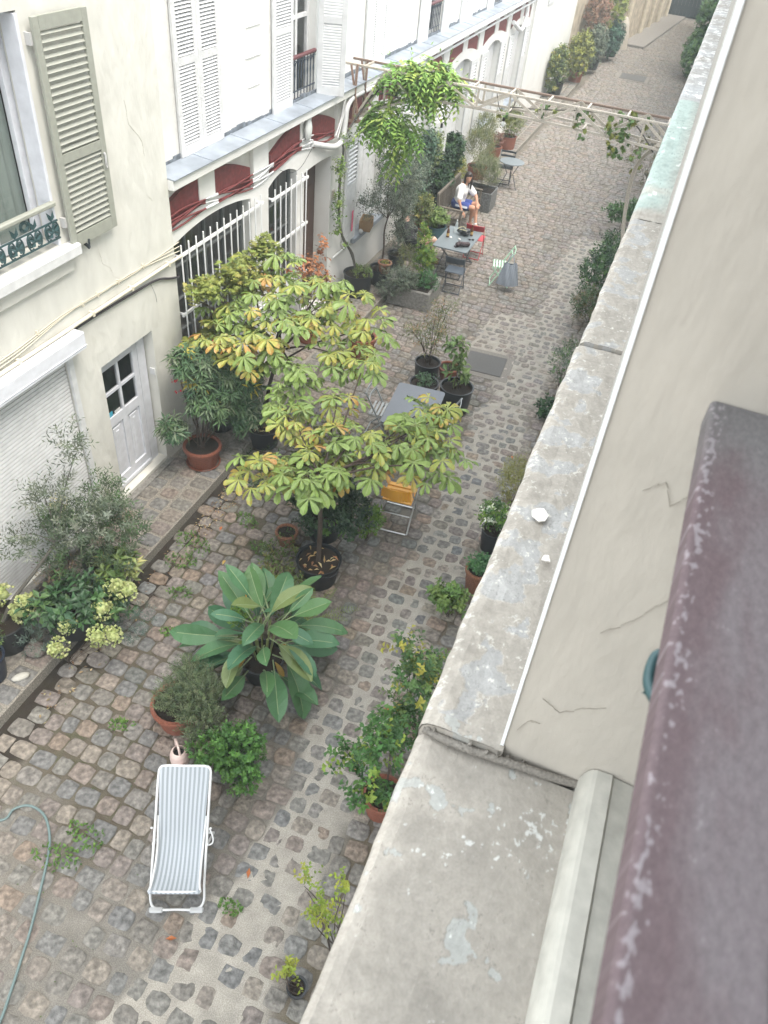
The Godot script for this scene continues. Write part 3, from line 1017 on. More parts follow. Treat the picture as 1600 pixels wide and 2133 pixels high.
func build_white_house() -> void:
	var H := thing("white_house", "long white house with red painted arch panels, grey zinc ledge and white louvred shutters", "house", Vector3.ZERO)
	var Z0 := -8.20
	var Z1 := -29.2
	var lower := MB.new()
	var X := XW
	var ND := 0.07
	# bays: centre; windows as [z_near, z_far, sill, top_end, top_mid, depth]
	var bays := []
	for i in 7:
		var zc := -9.18 - 3.07 * i
		var win := []
		if i == 0:
			win = [[-8.205, -10.36, 1.25, 3.14, 3.27, 0.20]]
		elif i == 1:
			win = [[-10.93, -11.94, 1.25, 3.12, 3.25, 0.18], [-12.22, -13.34, KERB, 3.0, 3.03, 0.36]]
		else:
			win = [[zc + 0.72, zc - 0.72, 1.08, 3.12, 3.25, 0.20]]
		bays.append([zc, win])
	var step := 0.06
	for bi in bays.size():
		var zc: float = bays[bi][0]
		var win: Array = bays[bi][1]
		var reds := [MB.new(), MB.new()]
		var nich := MB.new()
		var za := zc + 1.535
		var zb := zc - 1.535
		var cuts := [za, zb, zc + 1.30, zc - 1.30, zc + 1.21, zc - 1.21, zc + 0.2, zc - 0.2]
		for w in win:
			cuts.append(w[0]); cuts.append(w[1])
		var zz := za
		while zz > zb:
			cuts.append(zz)
			zz -= 0.1
		cuts.sort()
		cuts.reverse()
		for i in cuts.size() - 1:
			var z0: float = minf(cuts[i], Z0)
			var z1: float = minf(cuts[i + 1], Z0)
			if z0 - z1 < 1e-4:
				continue
			var zm := (z0 + z1) * 0.5
			var inn := absf(zm - zc) < 1.30
			var nb0 := arc(z0, zc, 1.21, 3.29, 3.46) if inn else 3.95
			var nb1 := arc(z1, zc, 1.21, 3.29, 3.46) if inn else 3.95
			var op := []
			for w in win:
				if zm < w[0] and zm > w[1]:
					op = w
			var y0 := 0.0
			if op.size():
				var mc: float = (op[0] + op[1]) * 0.5
				var hw: float = (op[0] - op[1]) * 0.5
				var t0 := arc(z0, mc, hw, op[3], op[4])
				var t1 := arc(z1, mc, hw, op[3], op[4])
				lower.quad(Vector3(X, 0, z1), Vector3(X, 0, z0), Vector3(X, op[2], z0), Vector3(X, op[2], z1))
				lower.quad(Vector3(X, t1, z1), Vector3(X, t0, z0), Vector3(X, nb0, z0), Vector3(X, nb1, z1))
				var D: float = X - op[5]
				lower.quad(Vector3(X, t0, z0), Vector3(D, t0, z0), Vector3(D, t1, z1), Vector3(X, t1, z1))
				lower.quad(Vector3(D, op[2], z0), Vector3(X, op[2], z0), Vector3(X, op[2], z1), Vector3(D, op[2], z1))
			else:
				lower.quad(Vector3(X, 0, z1), Vector3(X, 0, z0), Vector3(X, nb0, z0), Vector3(X, nb1, z1))
			if inn:
				# niche floor, and its back in cream
				lower.quad(Vector3(X - ND, nb0, z0), Vector3(X, nb0, z0), Vector3(X, nb1, z1), Vector3(X - ND, nb1, z1))
				nich.quad(Vector3(X - ND, nb1, z1), Vector3(X - ND, nb0, z0), Vector3(X - ND, 3.90, z0), Vector3(X - ND, 3.90, z1))
				if absf(zm - zc) < 1.21 and absf(zm - zc) > 0.2:
					var T0 := arc(z0, zc, 1.21, 3.58, 3.84)
					var T1 := arc(z1, zc, 1.21, 3.58, 3.84)
					var R := X - 0.012
					var red: MB = reds[0 if zm > zc else 1]
					red.quad(Vector3(R, nb1 + 0.001, z1), Vector3(R, nb0 + 0.001, z0), Vector3(R, T0, z0), Vector3(R, T1, z1))
					red.quad(Vector3(X - ND, T0, z0), Vector3(X - ND, T1, z1), Vector3(R, T1, z1), Vector3(R, T0, z0))
		# sides of the niche, keystone, opening jambs
		for sgn in [1, -1]:
			var ze: float = zc + sgn * 1.30
			if ze < Z0:
				lower.quad(Vector3(X, 3.29, ze), Vector3(X - ND, 3.29, ze), Vector3(X - ND, 3.95, ze), Vector3(X, 3.95, ze))
			var zr: float = zc + sgn * 1.21
			if zr > Z0:
				continue
			reds[0 if sgn > 0 else 1].quad(Vector3(X - 0.012, 3.29, zr), Vector3(X - ND, 3.29, zr), Vector3(X - ND, 3.58, zr), Vector3(X - 0.012, 3.58, zr))
		lower.box(Vector3(X - ND, 3.42, zc - 0.2), Vector3(X + 0.004, 3.90, zc + 0.2))
		for w in win:
			var D: float = X - w[5]
			lower.quad(Vector3(X, w[2], w[0]), Vector3(D, w[2], w[0]), Vector3(D, w[3], w[0]), Vector3(X, w[3], w[0]))
			lower.quad(Vector3(D, w[2], w[1]), Vector3(X, w[2], w[1]), Vector3(X, w[3], w[1]), Vector3(D, w[3], w[1]))
		part("niche_wall", nich, mats.cream_plaster, H)
		for red in reds:
			part("arch_panel", red, mats.red_paint, H)
	# plain end piece, cornice
	lower.box(Vector3(X - 0.3, 0, Z1), Vector3(X + 0.03, 4.0, bays[-1][0] - 1.535))
	lower.box(Vector3(XW - 0.5, 3.90, Z1), Vector3(-5.64, 4.035, Z0), 0.012)
	part("lower_wall", lower, mats.white_plaster, H)
	# zinc ledge with seams and upstand
	var zn := MB.new()
	zn.obox(Transform3D(Basis(Vector3(0, 0, 1), -0.10), Vector3(-5.79, 4.055, (Z0 + Z1) * 0.5)), Vector3(0.36, 0.012, Z0 - Z1))
	var z := -9.1
	while z > Z1:
		zn.obox(Transform3D(Basis(Vector3(0, 0, 1), -0.10), Vector3(-5.79, 4.064, z)), Vector3(0.355, 0.012, 0.03), 0.003)
		z -= 1.02
	part("zinc_ledge", zn, mats.zinc, H)
	var up := MB.new()
	z = Z0
	while z > Z1:
		var l := rnd(0.12, 0.3)
		up.box(Vector3(XU - 0.01, 4.05, maxf(z - l, Z1)), Vector3(XU + 0.012 + rnd(0, 0.004), 4.105 + rnd(0, 0.05), z))
		z -= l
	part("flashing", up, mats.zinc_dark, H)
	# upper wall
	var ub := MB.new()
	var opens := []
	var kinds := []
	for i in 7:
		var zc := -9.38 - 3.07 * i
		opens.append([zc + 0.47, zc - 0.47, 4.06, 6.25])
		kinds.append(1 if i % 2 == 1 else 0)
	opens[1] = [-12.02, -12.93, 4.06, 6.3]
	opens[3] = [-18.66, -19.6, 4.06, 6.3]
	wall_holes(ub, XU, Z0, Z1, 3.9, 9.0, opens, 0.22)
	ub.quad(Vector3(XU, 9.0, Z0), Vector3(XU - 0.3, 9.0, Z0), Vector3(XU - 0.3, 9.0, Z1), Vector3(XU, 9.0, Z1))
	for i in 6:
		var zc := -10.85 - 3.07 * i
		for yy in [4.55, 4.92, 5.29, 5.66]:
			var len1 := rnd(0.30, 0.55)
			if i < 1 or rnd(0, 1) < 0.4:
				ub.box(Vector3(XU, yy, zc - len1 * 0.5), Vector3(XU + 0.009, yy + 0.012, zc + len1 * 0.5))
	part("upper_wall", ub, mats.white_plaster, H)
	var rb := MB.new()
	shell(rb, -10.5, XU + 0.12, Z0 - 0.02, Z1 - 0.01, 8.95)
	rb.box(Vector3(-10.2, 3.6, Z1 + 0.2), Vector3(XU - 0.25, 3.8, Z0 - 0.3))
	part("inner_wall", rb, mats.dim_room, H)
	for i in opens.size():
		var o: Array = opens[i]
		if kinds[i] == 0:
			var w: float = (o[0] - o[1]) * 0.5 + 0.06
			shutter(H, Vector3(XU + 0.008, 4.075, o[0] + 0.06), 0.0, w - 0.004, 2.16, mats.white_paint, 46, 0.0, 0.50)
			shutter(H, Vector3(XU + 0.008, 4.075, o[0] + 0.06 - w), 0.0, w - 0.004, 2.16, mats.white_paint, 46, 0.0, 0.50)
		else:
			# open: near leaf folded on the wall, far leaf standing out
			shutter(H, Vector3(XU + 0.015, 4.05, o[0] + 0.65), 0.0, 0.64, 2.16, mats.white_paint, 46, 0.0, 0.50)
			if i == 1:
				shutter(H, Vector3(XU + 0.02, 4.05, o[1] - 0.02), -1.15, 0.46, 2.16, mats.white_paint, 46, 0.0, 0.50)
			else:
				shutter(H, Vector3(XU + 0.015, 4.05, o[1] - 0.02), 0.0, 0.55, 2.16, mats.white_paint, 46, 0.0, 0.50)
			glazed(H, XU - 0.16, o[0], o[1], 4.07, 6.3, 2, 2, mats.white_paint, 0.07, 0.07)
			var hb := MB.new()
			hb.bar(Vector3(XU - 0.01, 4.70, o[0]), Vector3(XU - 0.01, 4.70, o[1]), 0.06, 0.05, Vector3.UP, 0.012)
			part("handrail", hb, mats.dark_red, H)
			var ib := MB.new()
			ib.bar(Vector3(XU - 0.01, 4.22, o[0]), Vector3(XU - 0.01, 4.22, o[1]), 0.014, 0.016)
			ib.bar(Vector3(XU - 0.01, 4.11, o[0]), Vector3(XU - 0.01, 4.11, o[1]), 0.014, 0.016)
			var nb := 8
			for k in nb:
				var zk: float = lerpf(o[0], o[1], (k + 0.5) / nb)
				var hz: float = absf(o[0] - o[1]) / nb
				ib.bar(Vector3(XU - 0.01, 4.08, zk), Vector3(XU - 0.01, 4.68, zk), 0.013, 0.013)
				var pts := []
				for q in 9:
					var a := PI * q / 8.0
					pts.append(Vector3(XU - 0.01, 4.52 + sin(a) * 0.13, zk + cos(a) * hz))
				ib.tube(pts, 0.007, 5)
				ib.blob(Transform3D(Basis(), Vector3(XU - 0.01, 4.45, zk)), Vector3(0.012, 0.07, 0.02), 8)
			part("balustrade", ib, mats.iron_navy, H)
	# ground-floor windows
	for bi in bays.size():
		var zc: float = bays[bi][0]
		for w in bays[bi][1]:
			var door: bool = w[2] < 0.5
			if door:
				var db := MB.new()
				db.box(Vector3(X - 0.36, KERB, w[1]), Vector3(X - 0.31, 3.03, w[0]))
				for yy in [[0.4, 1.2], [1.4, 2.5]]:
					db.box(Vector3(X - 0.312, yy[0], w[1] + 0.15), Vector3(X - 0.295, yy[1], w[0] - 0.15), 0.01)
				part("door", db, mats.door_brown, H)
				continue
			var sb := MB.new()
			sb.box(Vector3(X - w[5], w[2] - 0.10, w[1] - (0.12 if bi != 1 else 0.0)), Vector3(X + 0.09, w[2] + 0.004, minf(w[0] + 0.10, Z0 - 0.002)), 0.012)
			part("window_sill", sb, mats.zinc if bi > 1 else mats.white_paint, H)
			if bi < 2:
				glazed(H, X - w[5] + 0.03, w[0], w[1], w[2], w[4], 4 if bi == 0 else 2, 4, mat("window_grey", Color(0.13, 0.14, 0.14), 0.5), 0.06, 0.03)
			else:
				# inner white panels, and louvred leaves folded open beside the opening
				var ip := MB.new()
				for k in 4:
					var z0: float = lerpf(w[0], w[1], k / 4.0)
					var z1: float = lerpf(w[0], w[1], (k + 1) / 4.0)
					ip.box(Vector3(X - w[5] + 0.01, w[2], z1 + 0.004), Vector3(X - w[5] + 0.04, w[4], z0 - 0.004), 0.006)
				part("inner_shutter", ip, mats.white_paint, H)
				for sgn in [1, -1]:
					var hz: float = w[0] + 0.62 if sgn > 0 else w[1]
					var sh := shutter(H, Vector3(X + 0.012, w[2] + 0.02, hz), 0.0, 0.61, 2.02, mats.white_paint, 22, 1.0, 0.55)
					if sgn < 0 and bi in [2, 3]:
						sh.rotation.y = -0.5
	# grilles
	for g in [[-8.24, -10.62, 13, 3.02], [-10.90, -12.22, 7, 2.96]]:
		var gb := MB.new()
		var gx := X + 0.075
		for yy in [1.30, 2.19, g[3]]:
			gb.bar(Vector3(gx, yy, g[0]), Vector3(gx, yy, g[1]), 0.028, 0.045, Vector3.UP, 0.004)
		for zz in [g[0] - 0.05, g[1] + 0.05]:
			for yy in [1.30, 2.19, g[3]]:
				gb.bar(Vector3(X - 0.01, yy, zz), Vector3(gx, yy, zz), 0.025, 0.025)
		var go := part("grille", gb, mats.white_metal, H)
		var bb := MB.new()
		bb.tube([Vector3(0, 1.27, 0), Vector3(0, g[3] + 0.16, 0)], 0.011, 8)
		var bm := bb.mesh()
		for k in g[2]:
			part("bar", bm, mats.white_metal, go).position = Vector3(gx + 0.026, 0, lerpf(g[0] - 0.06, g[1] + 0.12, k / (g[2] - 1.0)))
	# wall lamp on the second keystone
	var lb := MB.new()
	lb.blob(Transform3D(Basis(), Vector3(X + 0.06, 3.70, -12.22)), Vector3(0.05, 0.17, 0.11), 14)
	part("wall_lamp", lb, mat("lamp_glass", Color(0.62, 0.64, 0.63), 0.25), H)
	# bundle of painted cables: red across the panels, white across the keystones
	var cr := MB.new()
	var cw := MB.new()
	for k in 6:
		var y0 := 3.36 + 0.028 * k
		var pts := []
		var zz := Z0
		while zz > -13.45:
			var sag := 0.05 * sin(zz * 2.05 + 0.8) + 0.035 * sin(zz * 3.1 + k * 1.7)
			pts.append(Vector3(X + 0.016 + 0.008 * (k % 2), y0 + sag, zz))
			zz -= 0.11
		var run := []
		var was := false
		for i in pts.size():
			var inred := false
			for bz in bays:
				var d := absf(pts[i].z - bz[0])
				if d < 1.21 and d > 0.2:
					inred = true
			if i > 0 and inred != was:
				run.append(pts[i])
				(cr if was else cw).tube(run, 0.013, 6, false)
				run = []
			run.append(pts[i])
			was = inred
		(cr if was else cw).tube(run, 0.013, 6, false)
	part("cable_bundle", cr, mats.red_paint, H)
	part("cable_bundle", cw, mats.white_paint, H)
	# bent white pipe beside the pergola and the white trays running on under the ledge
	var pb := MB.new()
	pb.tube(smooth_path([Vector3(-5.76, 3.42, -12.45), Vector3(-5.70, 3.24, -13.05), Vector3(-5.68, 3.19, -13.35), Vector3(-5.68, 3.25, -13.58), Vector3(-5.68, 3.50, -13.66), Vector3(-5.68, 3.72, -13.70), Vector3(-5.68, 3.84, -13.9), Vector3(-5.68, 3.86, -14.3), Vector3(-5.68, 3.84, -15.5)], 6), 0.05, 10)
	pb.tube(smooth_path([Vector3(-5.70, 3.36, -13.30), Vector3(-5.69, 3.6, -13.50), Vector3(-5.66, 3.9, -13.56), Vector3(-5.66, 3.98, -13.8), Vector3(-5.66, 3.98, -15.0)], 5), 0.016, 6)
	pb.tube(smooth_path([Vector3(-5.70, 3.30, -13.40), Vector3(-5.69, 3.65, -13.60), Vector3(-5.66, 3.93, -13.70), Vector3(-5.66, 3.93, -15.0)], 5), 0.016, 6)
	pb.tube(smooth_path([Vector3(-5.70, 3.5, -26.2), Vector3(-5.66, 3.25, -26.9), Vector3(-5.64, 3.2, -27.3), Vector3(-5.64, 3.5, -27.6), Vector3(-5.66, 3.8, -27.6)], 6), 0.06, 8)
	part("pipe", pb, mats.white_paint, H)
	pb = MB.new()
	pb.bar(Vector3(-5.60, 3.90, -15.5), Vector3(-5.60, 3.98, -28.6), 0.09, 0.06, Vector3.UP, 0.012)
	pb.bar(Vector3(-5.66, 3.76, -15.5), Vector3(-5.66, 3.80, -28.6), 0.05, 0.05, Vector3.UP, 0.012)
	part("cable_tray", pb, mats.white_paint, H)
	# thin hanging wire, switch plate, low white handrails
	pb = MB.new()
	pb.tube(smooth_path([Vector3(X + 0.02, 3.30, -11.3), Vector3(X + 0.03, 3.16, -11.7), Vector3(X + 0.03, 3.18, -12.1), Vector3(X + 0.02, 3.48, -12.7)], 6), 0.004, 4)
	part("wire", pb, mats.cable_black, H)
	pb = MB.new()
	pb.box(Vector3(X, 2.2, -13.52), Vector3(X + 0.02, 2.36, -13.42), 0.004)
	part("switch_plate", pb, mats.dirty_white, H)
	pb = MB.new()
	pb.bar(Vector3(X + 0.05, 1.05, -13.5), Vector3(X + 0.05, 1.05, -14.2), 0.02, 0.025)
	part("ledge_strip", pb, mats.white_metal, H)
	# pink paper strip on the folded leaf
	pb = MB.new()
	for k in 6:
		var ya := 1.28 + 0.07 * k
		var off := 0.006 * sin(k * 2.0)
		pb.quad(Vector3(X + 0.058 + off, ya, -14.44), Vector3(X + 0.058 + off, ya, -14.36 + off), Vector3(X + 0.058 - off, ya + 0.07, -14.36 - off), Vector3(X + 0.058 - off, ya + 0.07, -14.44))
	part("pink_strip", pb, mat("pink_paper", Color(0.75, 0.12, 0.22), 0.7, {"two": true}), H)
	# plain white neighbour beyond, with a grille
	var N := thing("plain_white_house", "plain white house beyond the red arch panels, behind the far bushes", "house", Vector3.ZERO)
	b_plain(N)

func b_plain(N: Node3D) -> void:
	var b := MB.new()
	wall_holes(b, -5.70, -29.21, -37.5, 0, 8.5, [[-31.2, -32.2, 3.4, 5.2], [-34.6, -35.6, 3.4, 5.2]], 0.2)
	b.quad(Vector3(-5.70, 0, -29.21), Vector3(-6.3, 0, -29.21), Vector3(-6.3, 8.5, -29.21), Vector3(-5.70, 8.5, -29.21))
	b.quad(Vector3(-6.9, 0, -37.5), Vector3(-5.70, 0, -37.5), Vector3(-5.70, 8.5, -37.5), Vector3(-6.9, 8.5, -37.5))
	part("wall", b, mats.white_plaster, N)
	b = MB.new()
	shell(b, -10.5, -5.65, -29.4, -37.4, 8.45)
	part("inner_wall", b, mats.dim_room, N)
	for zz in [-31.1, -34.5]:
		shutter(N, Vector3(-5.69, 3.42, zz), 0.0, 0.6, 1.76, mats.white_paint, 24)
		shutter(N, Vector3(-5.69, 3.42, zz - 0.605), 0.0, 0.6, 1.76, mats.white_paint, 24)

func build_far_end() -> void:
	# beige house at the far left, its face turned a little towards the gate
	var H := thing("beige_house", "beige house with pilasters at the far end beside the paved passage", "house", Vector3(-4.62, 0, -46.9), 0.0)
	H.rotation.y = -atan2(1.2, 13.6)
	var b := MB.new()
	b.box(Vector3(-6, 0, -13.8), Vector3(0, 10, 0))
	b.box(Vector3(-6.0, 0, 0.0), Vector3(-0.6, 10, 10.2))
	part("wall", b, mats.beige_wall, H)
	for q in [[-0.3, 0.6], [-4.6, 0.7], [-7.2, 0.35], [-9.6, 0.7], [-12.4, 0.6]]:
		b = MB.new()
		b.box(Vector3(0.0, 0, q[0] - q[1]), Vector3(0.16, 9.5, q[0]), 0.03)
		part("pilaster", b, mat("beige_light", Color(0.64, 0.56, 0.43), 0.9, {"tex": grain(0.01, 0.8, 1.0, 4, 25), "scale": 0.5}), H)
	b = MB.new()
	b.lathe([Vector2(0.42, 0), Vector2(0.36, 0.6), Vector2(0.25, 1.1), Vector2(0.12, 1.35), Vector2(0, 1.4)], 14, Transform3D(Basis(), Vector3(0.05, 0, -0.1)))
	part("guard_stone", b, mats.dirty_white, H)
	b = MB.new()
	b.box(Vector3(-0.1, -0.05, -13.8), Vector3(1.15, 0.12, -1.0), 0.02)
	part("pavement_strip", b, mat("pave_far", Color(0.30, 0.28, 0.26), 0.95, {"tex": grain(0.03, 0.7, 1.0, 4, 25), "scale": 1.0}), H)
	# house across the end with the gateway
	var G := thing("end_house", "beige house closing the alley with the dark blue gateway", "house", Vector3(0, 0, -60.7))
	b = MB.new()
	b.box(Vector3(-9, 0, -5), Vector3(-3.45, 10, 0))
	b.box(Vector3(-1.15, 0, -5), Vector3(4, 10, 0))
	b.box(Vector3(-3.45, 3.8, -5), Vector3(-1.15, 10, 0))
	b.box(Vector3(-3.45, 0, -5), Vector3(-1.15, 3.8, -4.6))
	part("wall", b, mats.beige_wall, G)
	b = MB.new()
	for k in 2:
		for j in 5:
			var x0 := -3.43 + 1.14 * k + 0.228 * j
			b.box(Vector3(x0, 0.03, -0.5), Vector3(x0 + 0.218, 3.78, -0.44), 0.006)
	b.box(Vector3(-3.44, 0.4, -0.445), Vector3(-1.16, 0.6, -0.41), 0.01)
	b.box(Vector3(-3.44, 2.2, -0.445), Vector3(-1.16, 2.35, -0.41), 0.01)
	part("gate", b, mats.gate_paint, G)
	# right-hand side beyond our house stays part of our own house

# ---------------------------------------------------------------- the house we look out of
func ledge_image(w: int, h: int, x0: float, x1: float, z0: float, z1: float, near: bool) -> Array:
	var im := Image.create(w, h, false, Image.FORMAT_RGB8)
	var hm := Image.create(w, h, false, Image.FORMAT_RGB8)
	var f1 := FastNoiseLite.new()
	f1.seed = 71
	f1.frequency = 7.0 if near else 1.6
	f1.fractal_octaves = 5
	var f2 := FastNoiseLite.new()
	f2.seed = 72
	f2.frequency = 16.0 if near else 5.0
	f2.fractal_octaves = 4
	var f3 := FastNoiseLite.new()
	f3.seed = 73
	f3.frequency = 45.0 if near else 12.0
	f3.fractal_octaves = 3
	var f4 := FastNoiseLite.new()
	f4.seed = 74
	f4.frequency = 150.0 if near else 40.0
	f4.fractal_octaves = 2
	for j in h:
		var z := lerpf(z0, z1, j / float(h - 1))
		for i in w:
			var x := lerpf(x0, x1, i / float(w - 1))
			var a := f1.get_noise_2d(x, z)
			var d := f2.get_noise_2d(x, z)
			var e := f3.get_noise_2d(x, z)
			var g := f4.get_noise_2d(x, z)
			var edge := clampf((x + 0.118) / 0.14, 0, 1)
			var c := Color(0.30, 0.278, 0.243)
			c = c.lerp(Color(0.385, 0.355, 0.31), clampf(0.75 - edge * 1.2 + a, 0, 1) * 0.8)
			c = c.lerp(Color(0.245, 0.228, 0.20), clampf(edge * 0.9 + d * 1.2 - 0.45, 0, 1) * 0.7)
			var hgt := 0.5 + e * 0.10
			if z > -0.78:
				# sill in front of our window: grey-blue bare patches and white flakes
				var p := a * 1.1 + d * 0.45 - 0.40 - edge * 0.05
				if p > 0.0:
					c = c.lerp(Color(0.30, 0.33, 0.325), clampf(p * 10.0, 0, 0.5))
					if p < 0.035:
						c = c.lerp(Color(0.20, 0.185, 0.16), 0.45)
					hgt -= 0.14 * clampf(p * 20.0, 0, 1)
				var wf := d * 0.6 + e * 0.75 + g * 0.3 - 0.66 + 0.46 * exp(-pow((z + 0.60 + x * 0.4) / 0.05, 2.0)) * (1.0 - clampf(absf(edge - 1.05) * 1.5, 0, 1))
				if wf > 0.0:
					c = c.lerp(Color(0.52, 0.53, 0.51), clampf(wf * 6.0, 0, 0.75))
					hgt += 0.10
			elif z > -3.4:
				var p2 := a * 1.3 + d * 0.35 + 0.02 - absf(edge - 0.40) * 0.6
				if p2 > 0.0:
					c = c.lerp(Color(0.265, 0.275, 0.28), clampf(p2 * 5.0, 0, 0.65))
					if p2 < 0.03:
						c = c.lerp(Color(0.46, 0.44, 0.40), 0.5)
					hgt -= 0.2 * clampf(p2 * 12.0, 0, 1)
				var wf2 := d * 0.55 + e * 0.7 + g * 0.35 - 0.46 + 0.30 * (1.0 - smoothstep(0.05, 0.22, edge))
				if wf2 > 0.0:
					c = c.lerp(Color(0.48, 0.465, 0.42), clampf(wf2 * 6.0, 0, 0.75))
					hgt += 0.12
			elif z > -5.7:
				var k := smoothstep(-3.4, -3.7, z + a * 0.5)
				c = c.lerp(Color(0.32, 0.40, 0.37), clampf(k * (0.9 - clampf(edge * 1.2 - 0.75, 0, 1)), 0, 1))
				if d + e * 0.5 > 0.62:
					c = c.lerp(Color(0.62, 0.63, 0.6), 0.7)
			else:
				c = c.lerp(Color(0.34, 0.345, 0.345), clampf(0.6 + a, 0, 1))
				if d + e > 0.35:
					c = c.lerp(Color(0.56, 0.56, 0.54), 0.7)
			if absf(d - 0.08) < 0.012 and a > 0.12:
				c = c * 0.72
				hgt -= 0.12
			c = c * (1.0 + e * 0.13 + d * 0.13 + a * 0.20 + g * 0.12)
			im.set_pixel(i, j, c.clamp().linear_to_srgb())
			var hv := clampf(hgt + d * 0.10 + g * 0.10, 0, 1)
			hm.set_pixel(i, j, Color(hv, hv, hv))
	hm.bump_map_to_normal_map(6.0)
	return [ImageTexture.create_from_image(im), ImageTexture.create_from_image(hm)]

func ledge_mat(key: String, t: Array) -> StandardMaterial3D:
	var m := mat(key, Color(1, 1, 1), 0.9)
	m.albedo_texture = t[0]
	m.normal_enabled = true
	m.normal_texture = t[1]
	m.normal_scale = 0.4
	m.texture_repeat = false
	return m

# ledge slab with a rounded outer edge and slightly wavy surface, uv over the given rectangle
func ledge_slab(x0: float, x1: float, z0: float, z1: float, y: float, tx: Array, nzs: int, wob: float) -> MB:
	var b := MB.new()
	var prof := [Vector2(x0 + 0.01, y - 0.22), Vector2(x0, y - 0.03), Vector2(x0 + 0.004, y - 0.012), Vector2(x0 + 0.014, y - 0.003), Vector2(x0 + 0.03, y)]
	for k in 8:
		prof.append(Vector2(lerpf(x0 + 0.03, x1, (k + 1) / 8.0), y))
	var f := func(i: int, k: int) -> Vector3:
		var z := lerpf(z0, z1, k / float(nzs))
		var q: Vector2 = prof[i]
		var e := nz2.get_noise_2d(q.x * 160.0, z * 90.0) * wob
		return Vector3(q.x + (nz2.get_noise_2d(7.0, z * 60.0) * wob * 1.3 if i < 5 else 0.0), q.y + (e if i > 1 else 0.0), z)
	for k in nzs:
		for i in prof.size() - 1:
			var p := [f.call(i, k), f.call(i, k + 1), f.call(i + 1, k + 1), f.call(i + 1, k)]
			var u := []
			for w in p:
				u.append(Vector2((w.x - tx[0]) / (tx[1] - tx[0]), (w.z - tx[2]) / (tx[3] - tx[2])))
			b.uvquad(p[3], p[2], p[1], p[0], u[3], u[2], u[1], u[0])
	for e in [[z0, 1.0], [z1, -1.0]]:
		for i in prof.size() - 1:
			var a: Vector2 = prof[i]
			var d: Vector2 = prof[i + 1]
			var A := Vector3(a.x, a.y, e[0])
			var D := Vector3(d.x, d.y, e[0])
			var E := Vector3(d.x, y - 0.22, e[0])
			var F := Vector3(a.x, y - 0.22, e[0])
			var uu := Vector2((a.x - tx[0]) / (tx[1] - tx[0]), (e[0] - tx[2]) / (tx[3] - tx[2]))
			if e[1] > 0:
				b.uvquad(F, E, D, A, uu, uu, uu, uu)
			else:
				b.uvquad(A, D, E, F, uu, uu, uu, uu)
	return b

